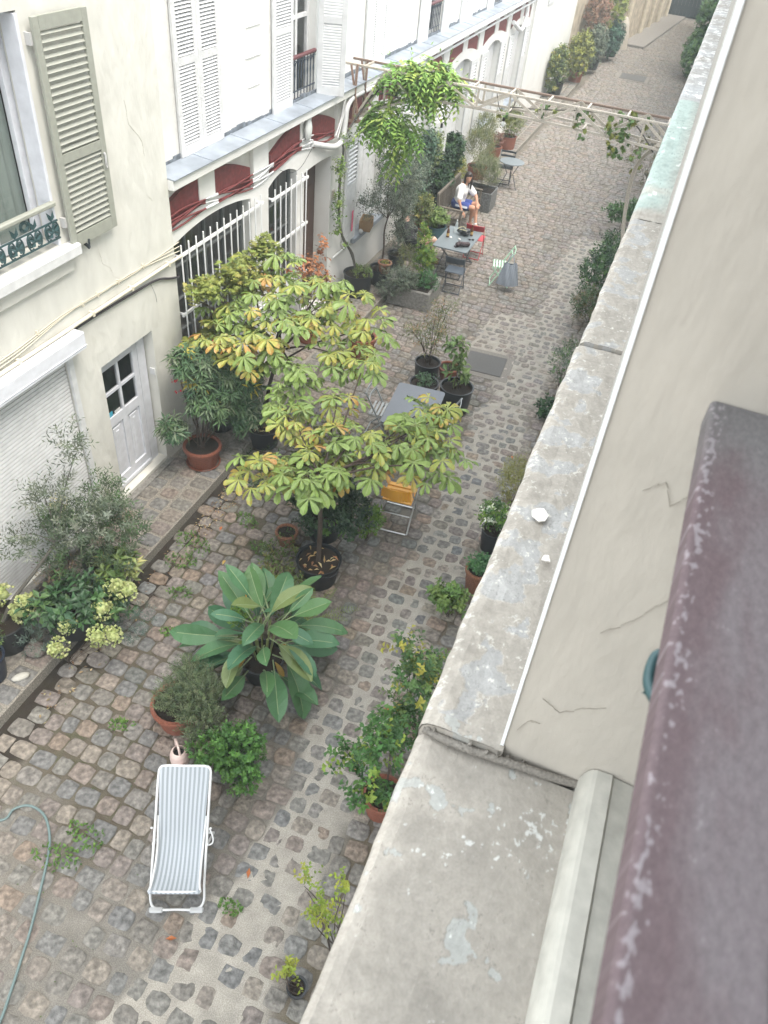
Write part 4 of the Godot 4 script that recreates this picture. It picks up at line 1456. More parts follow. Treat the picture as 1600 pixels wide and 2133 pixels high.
func build_own_house() -> void:
	var H := thing("near_house", "house in the right foreground with weathered flaking window ledge and beige jamb", "house", Vector3.ZERO)
	var FX := 0.023
	var JZ := -0.767
	var b := MB.new()
	# street face: white plaster, ground to roof, window opening from JZ to 0.75
	b.box(Vector3(0.06, 0, -14.0), Vector3(0.5, 10.5, JZ - 0.012))
	b.box(Vector3(FX, 0, -58.0), Vector3(0.5, 6.6, -14.0))
	b.box(Vector3(FX, 0, JZ - 0.012), Vector3(0.5, 6.10, 0.75))
	b.box(Vector3(FX, 8.7, JZ - 0.012), Vector3(0.5, 10.5, 0.75))
	b.box(Vector3(FX, 0, 0.75), Vector3(0.5, 10.5, 4.0))
	b.box(Vector3(0.5, 10.2, -14.0), Vector3(8, 10.5, 4.0))
	b.box(Vector3(0.5, 6.3, -58.0), Vector3(8, 6.6, -14.0))
	b.box(Vector3(7.8, 0, -58.0), Vector3(8, 6.3, 4.0))
	part("wall", b, mats.white_plaster, H)
	# slightly battered street face beside the window, and a thin whiter strip along its arris
	var bx := func(y: float) -> float:
		return FX - 0.0158 * (y - 6.37)
	b = MB.new()
	for i in 12:
		var ya := 5.6 + 4.9 * i / 12.0
		var yb := 5.6 + 4.9 * (i + 1) / 12.0
		b.quad(Vector3(bx.call(ya), ya, JZ - 0.004), Vector3(bx.call(yb), yb, JZ - 0.004), Vector3(bx.call(yb), yb, -14.0), Vector3(bx.call(ya), ya, -14.0))
	b.quad(Vector3(bx.call(10.5), 10.5, JZ - 0.004), Vector3(0.06, 10.5, JZ - 0.004), Vector3(0.06, 10.5, -14.0), Vector3(bx.call(10.5), 10.5, -14.0))
	b.quad(Vector3(bx.call(10.5), 10.5, -14.0), Vector3(0.06, 10.5, -14.0), Vector3(0.06, 5.6, -14.0), Vector3(bx.call(5.6), 5.6, -14.0))
	part("street_face", b, mat("grey_render", Color(0.36, 0.345, 0.31), 0.92, {"tex": grain(0.012, 0.8, 1.0, 5, 41), "scale": 1.0}), H)
	b = MB.new()
	for i in 26:
		var ya := 6.362 + 2.34 * i / 26.0
		var yb := 6.362 + 2.34 * (i + 1) / 26.0
		b.bar(Vector3(bx.call(ya) + 0.002, ya, JZ), Vector3(bx.call(yb) + 0.002, yb, JZ), 0.0055, 0.006, Vector3.BACK)
	part("arris_strip", b, mat("arris_white", Color(0.86, 0.88, 0.88), 0.5), H)
	# room behind the window
	b = MB.new()
	b.box(Vector3(0.5, 6.2, -2.0), Vector3(4.2, 6.3, 2.0))
	b.box(Vector3(0.5, 9.0, -2.0), Vector3(4.2, 9.1, 2.0))
	b.box(Vector3(4.2, 6.2, -2.0), Vector3(4.3, 9.1, 2.0))
	b.box(Vector3(0.5, 6.3, -2.1), Vector3(4.2, 9.0, -2.0))
	b.box(Vector3(0.5, 6.3, 2.0), Vector3(4.2, 9.0, 2.1))
	part("room_wall", b, mats.white_plaster, H)
	# jamb, plastered beige, with a soft hand-trowelled surface
	b = MB.new()
	var N := 28
	for i in N:
		for k in N:
			var f := func(a: int, c: int) -> Vector3:
				var y := 6.10 + 2.6 * c / N
				var x := FX - 0.0158 * (y - 6.37) + 0.62 * a / N
				var soft := 0.0
				return Vector3(x, y, JZ - soft + 0.0008 * nz.get_noise_2d(x * 60.0, y * 25.0))
			b.quad(f.call(i, k), f.call(i + 1, k), f.call(i + 1, k + 1), f.call(i, k + 1))
	part("jamb", b, mat("beige_plaster", Color(0.50, 0.465, 0.405), 0.92, {"tex": grain(0.010, 0.95, 1.0, 6, 41), "norm": bumps(0.03, 4.0, 5, 42), "ns": 0.22, "scale": 1.2}), H)
	mats.beige_plaster.uv1_scale = Vector3(2.2, 0.7, 2.2)
	# plaster cracks on the jamb
	b = MB.new()
	for q in [[[0.06, 6.52], [0.09, 6.50], [0.12, 6.53], [0.15, 6.55]], [[0.10, 6.70], [0.13, 6.74], [0.16, 6.80], [0.19, 6.83]], [[0.08, 6.95], [0.10, 6.97], [0.115, 6.94], [0.14, 6.98]], [[0.04, 6.42], [0.05, 6.45], [0.07, 6.46]]]:
		b = MB.new()
		for i in q.size() - 1:
			for k in 3:
				var e0 := Vector3(lerpf(q[i][0], q[i + 1][0], k / 3.0), lerpf(q[i][1], q[i + 1][1], k / 3.0), JZ + 0.0025)
				var e1 := Vector3(lerpf(q[i][0], q[i + 1][0], (k + 1) / 3.0), lerpf(q[i][1], q[i + 1][1], (k + 1) / 3.0) + rnd(-0.004, 0.004), JZ + 0.0025)
				b.bar(e0, e1, 0.0009, 0.001)
		part("crack", b, mat("crack_dark", Color(0.34, 0.31, 0.265), 1.0), H)
	# ledges
	var t1 := ledge_image(400, 1800, -0.14, 0.34, 0.8, -3.4, true)
	var t2 := ledge_image(96, 1500, -0.14, 0.06, -3.4, -40.0, false)
	var lm1 := ledge_mat("ledge_near", t1)
	var lm2 := ledge_mat("ledge_far", t2)
	var r1 := [-0.14, 0.34, 0.8, -3.4]
	var r2 := [-0.14, 0.06, -3.4, -40.0]
	part("window_ledge", ledge_slab(-0.117, 0.30, 0.75, -0.750, 6.335, r1, 60, 0.004), lm1, H)
	part("ledge", ledge_slab(-0.116, 0.03, -0.752, -2.215, 6.365, r1, 60, 0.006), lm1, H)
	part("ledge", ledge_slab(-0.108, 0.03, -2.225, -3.4, 6.375, r1, 40, 0.005), lm1, H)
	part("ledge", ledge_slab(-0.108, 0.03, -3.4, -40.0, 6.375, r2, 160, 0.004), lm2, H)
	# crumbling mortar where the two ledges meet
	b = MB.new()
	for i in 22:
		var x := rnd(-0.105, 0.10)
		var zz := -0.755 - 0.035 * rnd(0, 1) + 0.02 * rnd(0, 1)
		b.blob(Transform3D(Basis(rdir(), rnd(0, 3)), Vector3(x, 6.352 + rnd(-0.012, 0.012), zz)), Vector3(rnd(0.003, 0.009), rnd(0.002, 0.004), rnd(0.002, 0.006)), 6)
	b.tube(smooth_path([Vector3(-0.108, 6.344, -0.752), Vector3(-0.07, 6.346, -0.746), Vector3(-0.03, 6.347, -0.744), Vector3(0.03, 6.346, -0.748), Vector3(0.08, 6.344, -0.752), Vector3(0.13, 6.341, -0.757), Vector3(0.165, 6.338, -0.764)], 4), 0.0075, 8)
	part("mortar", b, mat("mortar", Color(0.315, 0.292, 0.255), 0.98, {"tex": grain(0.05, 0.65, 1.0, 4, 43), "norm": bumps(0.05, 6.0), "scale": 6.0}), H)
	# moulded bar of the window sill
	b = MB.new()
	var pr := [Vector2(0.160, 6.33), Vector2(0.161, 6.355), Vector2(0.163, 6.367), Vector2(0.166, 6.377), Vector2(0.170, 6.385), Vector2(0.175, 6.391), Vector2(0.181, 6.394), Vector2(0.205, 6.396), Vector2(0.209, 6.391), Vector2(0.260, 6.382), Vector2(0.265, 6.33)]
	for i in pr.size() - 1:
		var a: Vector2 = pr[i]
		var d: Vector2 = pr[i + 1]
		b.quad(Vector3(a.x, a.y, -0.765), Vector3(a.x, a.y, 0.74), Vector3(d.x, d.y, 0.74), Vector3(d.x, d.y, -0.765))
		b.quad(Vector3(a.x, 6.33, -0.765), Vector3(a.x, a.y, -0.765), Vector3(d.x, d.y, -0.765), Vector3(d.x, 6.33, -0.765))
	part("sill_bar", b, mat("sill_stone", Color(0.47, 0.46, 0.41), 0.85, {"tex": grain(0.015, 0.86, 1.0, 5, 44), "norm": bumps(0.05, 1.5), "ns": 0.3, "scale": 3.0}), H)
	# weathered wooden handrail across the window
	var W := thing("window_handrail", "weathered maroon wooden handrail with peeling edge paint across the near window", "handrail", Vector3(0.128, 7.085, -0.02), -0.028)
	b = MB.new()
	var hw := 0.0395
	var prof := []
	prof.append(Vector2(-hw, -0.030))
	for k in 7:
		var a := PI - PI * 0.5 * k / 6.0
		prof.append(Vector2(-hw + 0.006 + cos(a) * 0.006, -0.006 + sin(a) * 0.006))
	for k in 7:
		var a := PI * 0.5 - PI * 0.5 * k / 6.0
		prof.append(Vector2(hw - 0.006 + cos(a) * 0.006, -0.006 + sin(a) * 0.006))
	prof.append(Vector2(hw, -0.030))
	prof.append(Vector2(hw - 0.004, -0.045))
	prof.append(Vector2(-hw + 0.004, -0.045))
	prof.append(prof[0])
	var L0 := 0.75
	var L1 := -0.745
	for k in prof.size() - 1:
		var a: Vector2 = prof[k]
		var d: Vector2 = prof[k + 1]
		var q := [Vector3(d.x, d.y, L0), Vector3(d.x, d.y, L1), Vector3(a.x, a.y, L1), Vector3(a.x, a.y, L0)]
		var u := []
		for w in q:
			u.append(Vector2((w.x + hw) / (2 * hw), (w.z - L0) / (L1 - L0)))
		b.uvquad(q[0], q[1], q[2], q[3], u[0], u[1], u[2], u[3])
	b.uvs = true
	part("rail", b, rail_mat(), W)
	b = MB.new()
	b.box(Vector3(-0.012, -0.062, -0.74), Vector3(0.012, -0.046, 0.75))
	b.tube(smooth_path([Vector3(-0.01, -0.05, -0.355), Vector3(-0.030, -0.046, -0.37), Vector3(-0.038, -0.048, -0.385), Vector3(-0.040, -0.048, -0.40), Vector3(-0.038, -0.046, -0.415), Vector3(-0.03, -0.042, -0.42)], 4), 0.0045, 6)
	b.leaf(Vector3(-0.02, -0.052, -0.385), Vector3(-0.9, -0.1, 0.1).normalized(), Vector3.UP, 0.022, 0.02)
	part("railing_iron", b, mats.iron_green, W)
	# two flakes of paint lying on the ledge
	for q in [[Vector3(-0.045, 6.378, -1.36), 0.020, 0.3, "large white paint flake lying on the grey ledge"], [Vector3(-0.001, 6.378, -1.225), 0.010, 1.2, "small cream plaster crumb lying on the ledge near the white arris"]]:
		var fb := MB.new()
		var pts := []
		for i in 7:
			var a := TAU * i / 7.0
			pts.append(Vector3(cos(a) * q[1] * rnd(0.7, 1.4), rnd(0, 0.006), sin(a) * q[1] * rnd(0.7, 1.3)))
		for i in 7:
			fb.tri(Vector3(0, 0.004, 0), pts[(i + 1) % 7], pts[i])
			fb.tri(Vector3(0, 0.001, 0), pts[i] - Vector3(0, 0.003, 0), pts[(i + 1) % 7] - Vector3(0, 0.003, 0))
		solo("paint_flake", fb, mat("flake", Color(0.78, 0.75, 0.70), 0.8, {"two": true}), q[3], "paint flake", q[0], q[2])

func rail_mat() -> StandardMaterial3D:
	var w := 128
	var h := 1024
	var im := Image.create(w, h, false, Image.FORMAT_RGB8)
	var f1 := FastNoiseLite.new()
	f1.seed = 81
	f1.frequency = 0.012
	f1.fractal_octaves = 5
	var f2 := FastNoiseLite.new()
	f2.seed = 82
	f2.frequency = 0.06
	f2.fractal_octaves = 4
	var rr := RandomNumberGenerator.new()
	rr.seed = 83
	for j in h:
		for i in w:
			var a := f1.get_noise_2d(i * 1.5, j * 1.0)
			var d := f2.get_noise_2d(i * 1.3, j * 1.9)
			var e := i / float(w)
			var c := Color(0.135, 0.104, 0.110)
			c = c.lerp(Color(0.170, 0.150, 0.157), clampf((e - 0.2) * 2.0 + a * 0.8, 0, 1))
			var gr := smoothstep(0.87, 1.0, j / float(h) + a * 0.03)
			c = c.lerp(Color(0.165, 0.165, 0.165), gr * 0.8)
			var wear := d * 1.2 + a * 0.5 + 0.06 - absf(e - 0.09) * 5.5
			if wear > 0.0:
				c = c.lerp(Color(0.29, 0.27, 0.285), clampf(wear * 3.0, 0, 0.6))
			if d + a * 0.4 > 0.74:
				c = c.lerp(Color(0.26, 0.245, 0.25), 0.5)
			c = c * (1.0 + d * 0.16 + rr.randf_range(-0.10, 0.10))
			im.set_pixel(i, j, c.clamp().linear_to_srgb())
	var m := mat("rail_wood", Color(1, 1, 1), 0.95, {"spec": 0.25})
	m.albedo_texture = ImageTexture.create_from_image(im)
	m.texture_repeat = false
	return m

# ---------------------------------------------------------------- lattice girder across the alley
func build_pergola() -> void:
	var P := thing("lattice_arch", "rusty white iron lattice girder spanning the alley above the seated group", "arch", Vector3.ZERO)
	var zf := -14.0
	var zr := -14.42
	var xl := -5.90
	var xr := 0.02
	var yt := 4.36
	var low := func(x: float) -> float:
		var t := clampf((x + 2.9) / 2.9, -1, 1)
		return 4.06 - 0.10 * t * t - (0.50 * pow(clampf((-4.2 - x) / 1.5, 0, 1), 1.6))
	for z in [zf, zr]:
		var m: Material = mats.dirty_white if z == zf else mats.rust
		var b := MB.new()
		b.bar(Vector3(xl, yt, z), Vector3(xr, yt, z), 0.034, 0.038, Vector3.UP, 0.006)
		part("top_rail", b, m, P)
		b = MB.new()
		var pts := []
		for i in 25:
			var x := lerpf(-5.70, xr, i / 24.0)
			pts.append(Vector3(x, low.call(x), z))
		for i in 24:
			b.bar(pts[i], pts[i + 1], 0.036, 0.036)
		part("bottom_rail", b, mats.dirty_white, P)
		b = MB.new()
		var nb := 10
		for i in nb + 1:
			var x := lerpf(-5.66, -0.1, i / float(nb))
			b.bar(Vector3(x, low.call(x), z), Vector3(x, yt, z), 0.03, 0.03)
			if i < nb:
				var x2 := lerpf(-5.66, -0.1, (i + 1) / float(nb))
				if i % 2 == 0:
					b.bar(Vector3(x, low.call(x), z + 0.02), Vector3(x2, yt, z + 0.02), 0.022, 0.04)
				else:
					b.bar(Vector3(x, yt, z + 0.02), Vector3(x2, low.call(x2), z + 0.02), 0.022, 0.04)
		part("lattice", b, mats.dirty_white, P)
	var b := MB.new()
	for i in 9:
		var x := lerpf(-5.5, -0.3, i / 8.0)
		b.bar(Vector3(x, yt, zf - 0.02), Vector3(x, yt, zr + 0.02), 0.03, 0.03)
		b.bar(Vector3(x, low.call(x), zf - 0.02), Vector3(x, low.call(x), zr + 0.02), 0.03, 0.03)
	part("cross_tie", b, mats.dirty_white, P)
	b = MB.new()
	for z in [zf + 0.05, zr]:
		b.bar(Vector3(-5.66, 3.45, z), Vector3(-5.62, 4.38, z), 0.03, 0.03)
		b.bar(Vector3(-5.55, 3.50, z), Vector3(-5.74, 4.36, z), 0.03, 0.03)
		b.bar(Vector3(-5.76, 3.46, z), Vector3(-5.50, 3.48, z), 0.04, 0.05)
	part("wall_bracket", b, mat("pink_rust", Color(0.46, 0.30, 0.23), 0.8, {"tex": grain(0.05, 0.6, 1.0, 4, 13), "scale": 2.0}), P)
	# curved stay at the right-hand end
	b = MB.new()
	b.tube(smooth_path([Vector3(-0.35, 4.05, zf), Vector3(-0.62, 3.5, zf - 0.6), Vector3(-0.58, 2.6, zf - 0.8), Vector3(-0.35, 1.6, zf - 0.8)], 6), 0.035, 8)
	b.tube(smooth_path([Vector3(-0.28, 4.05, zf), Vector3(-0.36, 3.2, zf - 0.3), Vector3(-0.30, 2.0, zf - 0.4)], 5), 0.025, 8)
	part("stay", b, mats.dirty_white, P)
	# festoon bulbs hanging from the girder
	var spots := [Vector3(-4.03, 3.62, -14.1), Vector3(-2.95, 3.92, -14.1), Vector3(-5.35, 3.62, -14.15)]
	for i in 3:
		var L := thing("festoon_bulb", ["unlit clear bulb hanging lowest under the girder beside the wisteria", "unlit bulb hanging under the middle of the girder", "unlit bulb hanging beside the wall bracket of the girder"][i], "light bulb", spots[i], 0.0, "festoon bulbs under the girder")
		b = MB.new()
		b.tube([Vector3(0, 0, 0), Vector3(0, 0.06, 0)], 0.022, 8)
		part("socket", b, mats.cable_black, L)
		b = MB.new()
		b.blob(Transform3D(Basis(), Vector3(0, -0.045, 0)), Vector3(0.035, 0.05, 0.035), 10)
		part("glass_bulb", b, mat("bulb_glass", Color(0.75, 0.77, 0.76), 0.15), L)
		b = MB.new()
		b.tube(smooth_path([Vector3(0.0, 0.06, 0), Vector3(0.10, 0.18, 0), Vector3(0.16, 0.36, 0.02), Vector3(0.2, 0.46, 0.05)], 4), 0.006, 5)
		b.tube(smooth_path([Vector3(0.0, 0.06, 0), Vector3(-0.12, 0.2, 0), Vector3(-0.2, 0.44, 0.02)], 4), 0.006, 5)
		part("wire", b, mats.cable_black, L)

# ---------------------------------------------------------------- furniture
# folding bistro chair, front towards +z of its own axes
func bistro_chair(called: String, label: String, at: Vector3, turn: float, m: Material, kind: String, w := 0.41, group := "") -> Node3D:
	var o := thing(called, label, "chair", at, turn, group)
	for s in [-1, 1]:
		var x: float = s * w * 0.5
		var b := MB.new()
		b.bar(Vector3(x, 0, 0.20), Vector3(x, 0.83, -0.24), 0.012, 0.026)
		part("leg", b, m, o)
		b = MB.new()
		b.bar(Vector3(x * 0.9, 0, -0.22), Vector3(x * 0.9, 0.44, 0.19), 0.012, 0.026)
		part("leg", b, m, o)
	var b := MB.new()
	for q in [[0.45, 0.02, -0.21], [0.5, 0.03, 0.19], [0.5, 0.43, -0.02]]:
		b = MB.new()
		b.bar(Vector3(-w * q[0], q[1], q[2]), Vector3(w * q[0], q[1], q[2]), 0.016, 0.016)
		part("stretcher", b, m, o)
	if kind == "slats":
		for i in 6:
			b = MB.new()
			b.box(Vector3(-w * 0.5, 0.445, -0.165 + 0.062 * i), Vector3(w * 0.5, 0.460, -0.165 + 0.062 * i + 0.036), 0.004)
			part("seat_slat", b, m, o)
	else:
		b = MB.new()
		b.box(Vector3(-w * 0.5, 0.445, -0.17), Vector3(w * 0.5, 0.462, 0.20), 0.008)
		part("seat", b, m, o)
	if kind == "panel":
		b = MB.new()
		for i in 8:
			var x0 := lerpf(-w * 0.5, w * 0.5, i / 8.0)
			var x1 := lerpf(-w * 0.5, w * 0.5, (i + 1) / 8.0)
			var d0 := -0.03 * (1.0 - pow(2 * i / 8.0 - 1, 2))
			var d1 := -0.03 * (1.0 - pow(2 * (i + 1) / 8.0 - 1, 2))
			b.obox(Transform3D(Basis(Vector3((x1 - x0), 0, d1 - d0).normalized(), Vector3(0, 0.88, -0.47).normalized(), Vector3(0, 0.47, 0.88).normalized()).orthonormalized(), Vector3((x0 + x1) * 0.5, 0.755, -0.215 + (d0 + d1) * 0.5)), Vector3((x1 - x0) * 1.04, 0.17, 0.008))
		var bk := part("backrest", b, m, o)
		if label.begins_with("red"):
			# worn white print: a small badge and one line of lettering
			b = MB.new()
			b.obox(Transform3D(Basis(Vector3.RIGHT, Vector3(0, 0.88, -0.47).normalized(), Vector3(0, 0.47, 0.88).normalized()), Vector3(-0.125, 0.775, -0.2165)), Vector3(0.05, 0.03, 0.003))
			for i in 7:
				b.obox(Transform3D(Basis(Vector3.RIGHT, Vector3(0, 0.88, -0.47).normalized(), Vector3(0, 0.47, 0.88).normalized()), Vector3(-0.01 + 0.022 * i, 0.765, -0.233 + 0.003 * absf(i - 1))), Vector3(0.015, 0.02, 0.003))
			part("print", b, mats.white_paint, bk)
	else:
		for i in 2:
			b = MB.new()
			var y := 0.70 + 0.10 * i
			var zz := 0.20 - 0.44 * y / 0.83
			for k in 6:
				var x0 := lerpf(-w * 0.5, w * 0.5, k / 6.0)
				var x1 := lerpf(-w * 0.5, w * 0.5, (k + 1) / 6.0)
				b.bar(Vector3(x0, y, zz - 0.03 * (1.0 - pow(k / 3.0 - 1, 2))), Vector3(x1, y, zz - 0.03 * (1.0 - pow((k + 1) / 3.0 - 1, 2))), 0.010, 0.05)
			part("back_slat", b, m, o)
	return o

func folding_table(called: String, label: String, at: Vector3, turn: float, sx: float, sz: float, m: Material, legm: Material) -> Node3D:
	var o := thing(called, label, "table", at, turn)
	var b := MB.new()
	var r := 0.05
	var pts := []
	for q in [[1, 1], [-1, 1], [-1, -1], [1, -1]]:
		for k in 5:
			var a: float = atan2(q[1], q[0]) - PI / 4 + PI / 2 * k / 4.0
			pts.append(Vector3(q[0] * (sx * 0.5 - r) + cos(a) * r, 0, q[1] * (sz * 0.5 - r) + sin(a) * r))
	var n := pts.size()
	for i in n:
		var a: Vector3 = pts[i]
		var d: Vector3 = pts[(i + 1) % n]
		b.tri(Vector3(0, 0.715, 0), d + Vector3.UP * 0.715, a + Vector3.UP * 0.715)
		b.tri(Vector3(0, 0.690, 0), a + Vector3.UP * 0.69, d + Vector3.UP * 0.69)
		b.quad(a + Vector3.UP * 0.69, a + Vector3.UP * 0.715, d + Vector3.UP * 0.715, d + Vector3.UP * 0.69)
	part("tabletop", b, m, o)
	for s in [-1, 1]:
		for e in [-1, 1]:
			b = MB.new()
			b.bar(Vector3(s * sx * 0.36, 0, e * sz * 0.42), Vector3(s * sx * 0.34, 0.69, -e * sz * 0.40), 0.014, 0.03)
			part("leg", b, legm, o)
	b = MB.new()
	for e in [-1, 1]:
		b.bar(Vector3(-sx * 0.36, 0.02, e * sz * 0.42), Vector3(sx * 0.36, 0.02, e * sz * 0.42), 0.014, 0.014)
	part("stretcher", b, legm, o)
	return o

func build_furniture() -> void:
	# group by the bench
	folding_table("folding_table", "square grey folding table with bottles and black bags beside the bench", Vector3(-4.04, 0, -16.66), 0.0, 0.79, 1.31, mats.blue_grey_metal, mats.dark_metal)
	bistro_chair("folding_chair", "red folding chair with white print on its back, behind the grey table", Vector3(-3.86, 0, -17.62), PI + 0.05, mats.red_metal, "panel")
	bistro_chair("folding_chair", "dark blue folding chair at the near side of the bottle table", Vector3(-3.74, 0, -15.62), PI + 0.06, mat("navy_metal", Color(0.045, 0.06, 0.08), 0.45), "panel")
	bistro_chair("folding_chair", "mint green slatted folding chair with a grey bag hung on it", Vector3(-2.93, 0, -16.5), 0.0 - 1.35, mats.mint_metal, "slats", 0.40)
	# black low chair of the half-hidden sitter
	var o := thing("canvas_chair", "black canvas chair of the half hidden sitter behind the green shrub", "chair", Vector3(-5.02, 0, -16.45), PI / 2)
	var b := MB.new()
	for i in 8:
		var t0 := i / 8.0
		var t1 := (i + 1) / 8.0
		b.quad(Vector3(-0.26, 0.40 - 0.05 * sin(t0 * PI), 0.26 - 0.5 * t0), Vector3(0.26, 0.40 - 0.05 * sin(t0 * PI), 0.26 - 0.5 * t0), Vector3(0.26, 0.40 - 0.05 * sin(t1 * PI), 0.26 - 0.5 * t1), Vector3(-0.26, 0.40 - 0.05 * sin(t1 * PI), 0.26 - 0.5 * t1))
	part("seat", b, mat("black_canvas", Color(0.02, 0.02, 0.022), 0.9, {"two": true}), o)
	b = MB.new()
	b.obox(Transform3D(Basis(Vector3.RIGHT, -0.25), Vector3(0, 0.68, -0.32)), Vector3(0.54, 0.50, 0.02), 0.008)
	part("backrest", b, mats.black_canvas, o)
	for s in [-1, 1]:
		b = MB.new()
		b.bar(Vector3(s * 0.28, 0, 0.25), Vector3(s * 0.28, 0.95, -0.40), 0.025, 0.04)
		part("leg", b, mats.old_wood, o)
		b = MB.new()
		b.bar(Vector3(s * 0.28, 0, -0.30), Vector3(s * 0.28, 0.55, 0.25), 0.025, 0.04)
		part("leg", b, mats.old_wood, o)
	# bench
	o = thing("wooden_bench", "weathered grey slatted wooden bench the woman sits on", "bench", Vector3(-4.85, 0, -19.42), PI / 2)
	var bl := 0.92
	for i in 5:
		b = MB.new()
		b.box(Vector3(-bl, 0.41, -0.16 + 0.105 * i), Vector3(bl, 0.435, -0.16 + 0.105 * i + 0.085), 0.005)
		part("seat_slat", b, mats.old_wood, o)
	for i in 17:
		b = MB.new()
		var x := lerpf(-bl + 0.06, bl - 0.06, i / 16.0)
		b.bar(Vector3(x, 0.46, -0.22), Vector3(x, 0.88, -0.30), 0.075, 0.018)
		part("back_slat", b, mats.old_wood, o)
	b = MB.new()
	b.bar(Vector3(-bl, 0.905, -0.305), Vector3(bl, 0.905, -0.305), 0.05, 0.07, Vector3.UP, 0.01)
	b.bar(Vector3(-bl, 0.45, -0.215), Vector3(bl, 0.45, -0.215), 0.04, 0.06)
	part("back_rail", b, mats.old_wood, o)
	for s in [-1, 1]:
		var x: float = s * (bl - 0.03)
		b = MB.new()
		b.bar(Vector3(x, 0, 0.33), Vector3(x, 0.62, 0.33), 0.06, 0.06, Vector3.UP, 0.006)
		part("leg", b, mats.old_wood, o)
		b = MB.new()
		b.bar(Vector3(x, 0, -0.20), Vector3(x, 0.90, -0.30), 0.06, 0.06, Vector3.UP, 0.006)
		part("leg", b, mats.old_wood, o)
		b = MB.new()
		b.bar(Vector3(x, 0.635, 0.38), Vector3(x, 0.635, -0.28), 0.07, 0.03, Vector3.UP, 0.008)
		part("armrest", b, mats.old_wood, o)
		b = MB.new()
		b.bar(Vector3(x, 0.36, 0.33), Vector3(x, 0.36, -0.22), 0.03, 0.08)
		part("stretcher", b, mats.old_wood, o)
	# round table and its chair
	o = thing("round_table", "round blue grey metal table with thin legs beyond the bench", "table", Vector3(-4.33, 0, -22.85))
	b = MB.new()
	b.lathe([Vector2(0, 0.70), Vector2(0.34, 0.70), Vector2(0.35, 0.705), Vector2(0.35, 0.72), Vector2(0.34, 0.725), Vector2(0, 0.725)], 28)
	part("tabletop", b, mats.blue_grey_metal, o)
	for k in 3:
		b = MB.new()
		var a := TAU * k / 3.0 + 0.4
		b.tube([Vector3(cos(a) * 0.30, 0, sin(a) * 0.30), Vector3(cos(a) * 0.10, 0.40, sin(a) * 0.10), Vector3(cos(a) * 0.26, 0.70, sin(a) * 0.26)], 0.011, 6)
		part("leg", b, mats.dark_metal, o)
	bistro_chair("folding_chair", "dark slatted folding chair tucked behind the round blue grey table", Vector3(-4.55, 0, -23.15), 0.1, mats.dark_metal, "slats", 0.42)
	# second grey table under the chestnut and what stands round it
	folding_table("folding_table", "plain grey folding table half hidden under the front chestnut leaves", Vector3(-2.68, 0, -9.85), 0.10, 0.78, 1.20, mat("slate_metal", Color(0.145, 0.16, 0.187), 0.5), mats.dark_metal)
	bistro_chair("folding_chair", "pale grey slatted folding chair left of the table under the chestnut", Vector3(-3.22, 0, -9.9), PI / 2 + 0.1, mats.light_slat, "slats", 0.40)
	bistro_chair("folding_chair", "pale grey slatted folding chair between the table under the chestnut and the large black pot", Vector3(-2.24, 0, -10.05), -PI / 2 + 0.1, mats.light_slat, "slats", 0.40)
	o = thing("orange_chair", "folding chair with orange seat and back on a chrome frame under the chestnut", "chair", Vector3(-2.22, 0, -8.05), PI + 0.12)
	var seat_w := 0.42
	b = MB.new()
	for i in 6:
		var t0 := i / 6.0
		var t1 := (i + 1) / 6.0
		var y0 := 0.46 - 0.035 * sin(t0 * PI)
		var y1 := 0.46 - 0.035 * sin(t1 * PI)
		b.obox(Transform3D(Basis(Vector3.RIGHT, Vector3(0, 1, 0), Vector3.BACK), Vector3(0, (y0 + y1) * 0.5, 0.22 - 0.40 * (t0 + t1) * 0.5)), Vector3(seat_w, 0.02, 0.072))
	part("seat", b, mats.orange_seat, o)
	b = MB.new()
	for i in 10:
		var x := lerpf(-0.5, 0.5, (i + 0.5) / 10.0)
		var dz := -0.05 * (1.0 - 4 * x * x)
		b.obox(Transform3D(Basis(Vector3.UP, -0.4 * x * -1.0) * Basis(Vector3.RIGHT, -0.22), Vector3(x * seat_w, 0.70, -0.30 + dz)), Vector3(seat_w / 9.5, 0.22, 0.014))
	part("backrest", b, mats.orange_seat, o)
	b = MB.new()
	for s in [-1, 1]:
		var x: float = s * (seat_w * 0.5 + 0.015)
		b.tube(smooth_path([Vector3(x, 0.02, 0.26), Vector3(x, 0.40, 0.02), Vector3(x, 0.62, -0.20), Vector3(x, 0.84, -0.32)], 4), 0.012, 8)
		b.tube([Vector3(x, 0.02, -0.34), Vector3(x, 0.45, 0.22)], 0.012, 8)
	b.tube([Vector3(-seat_w * 0.5, 0.02, 0.26), Vector3(seat_w * 0.5, 0.02, 0.26)], 0.012, 8)
	b.tube([Vector3(-seat_w * 0.5, 0.02, -0.34), Vector3(seat_w * 0.5, 0.02, -0.34)], 0.012, 8)
	b.tube([Vector3(-seat_w * 0.5, 0.20, -0.16), Vector3(seat_w * 0.5, 0.20, -0.16)], 0.009, 8)
	part("frame", b, mats.chrome, o)
	lounger()

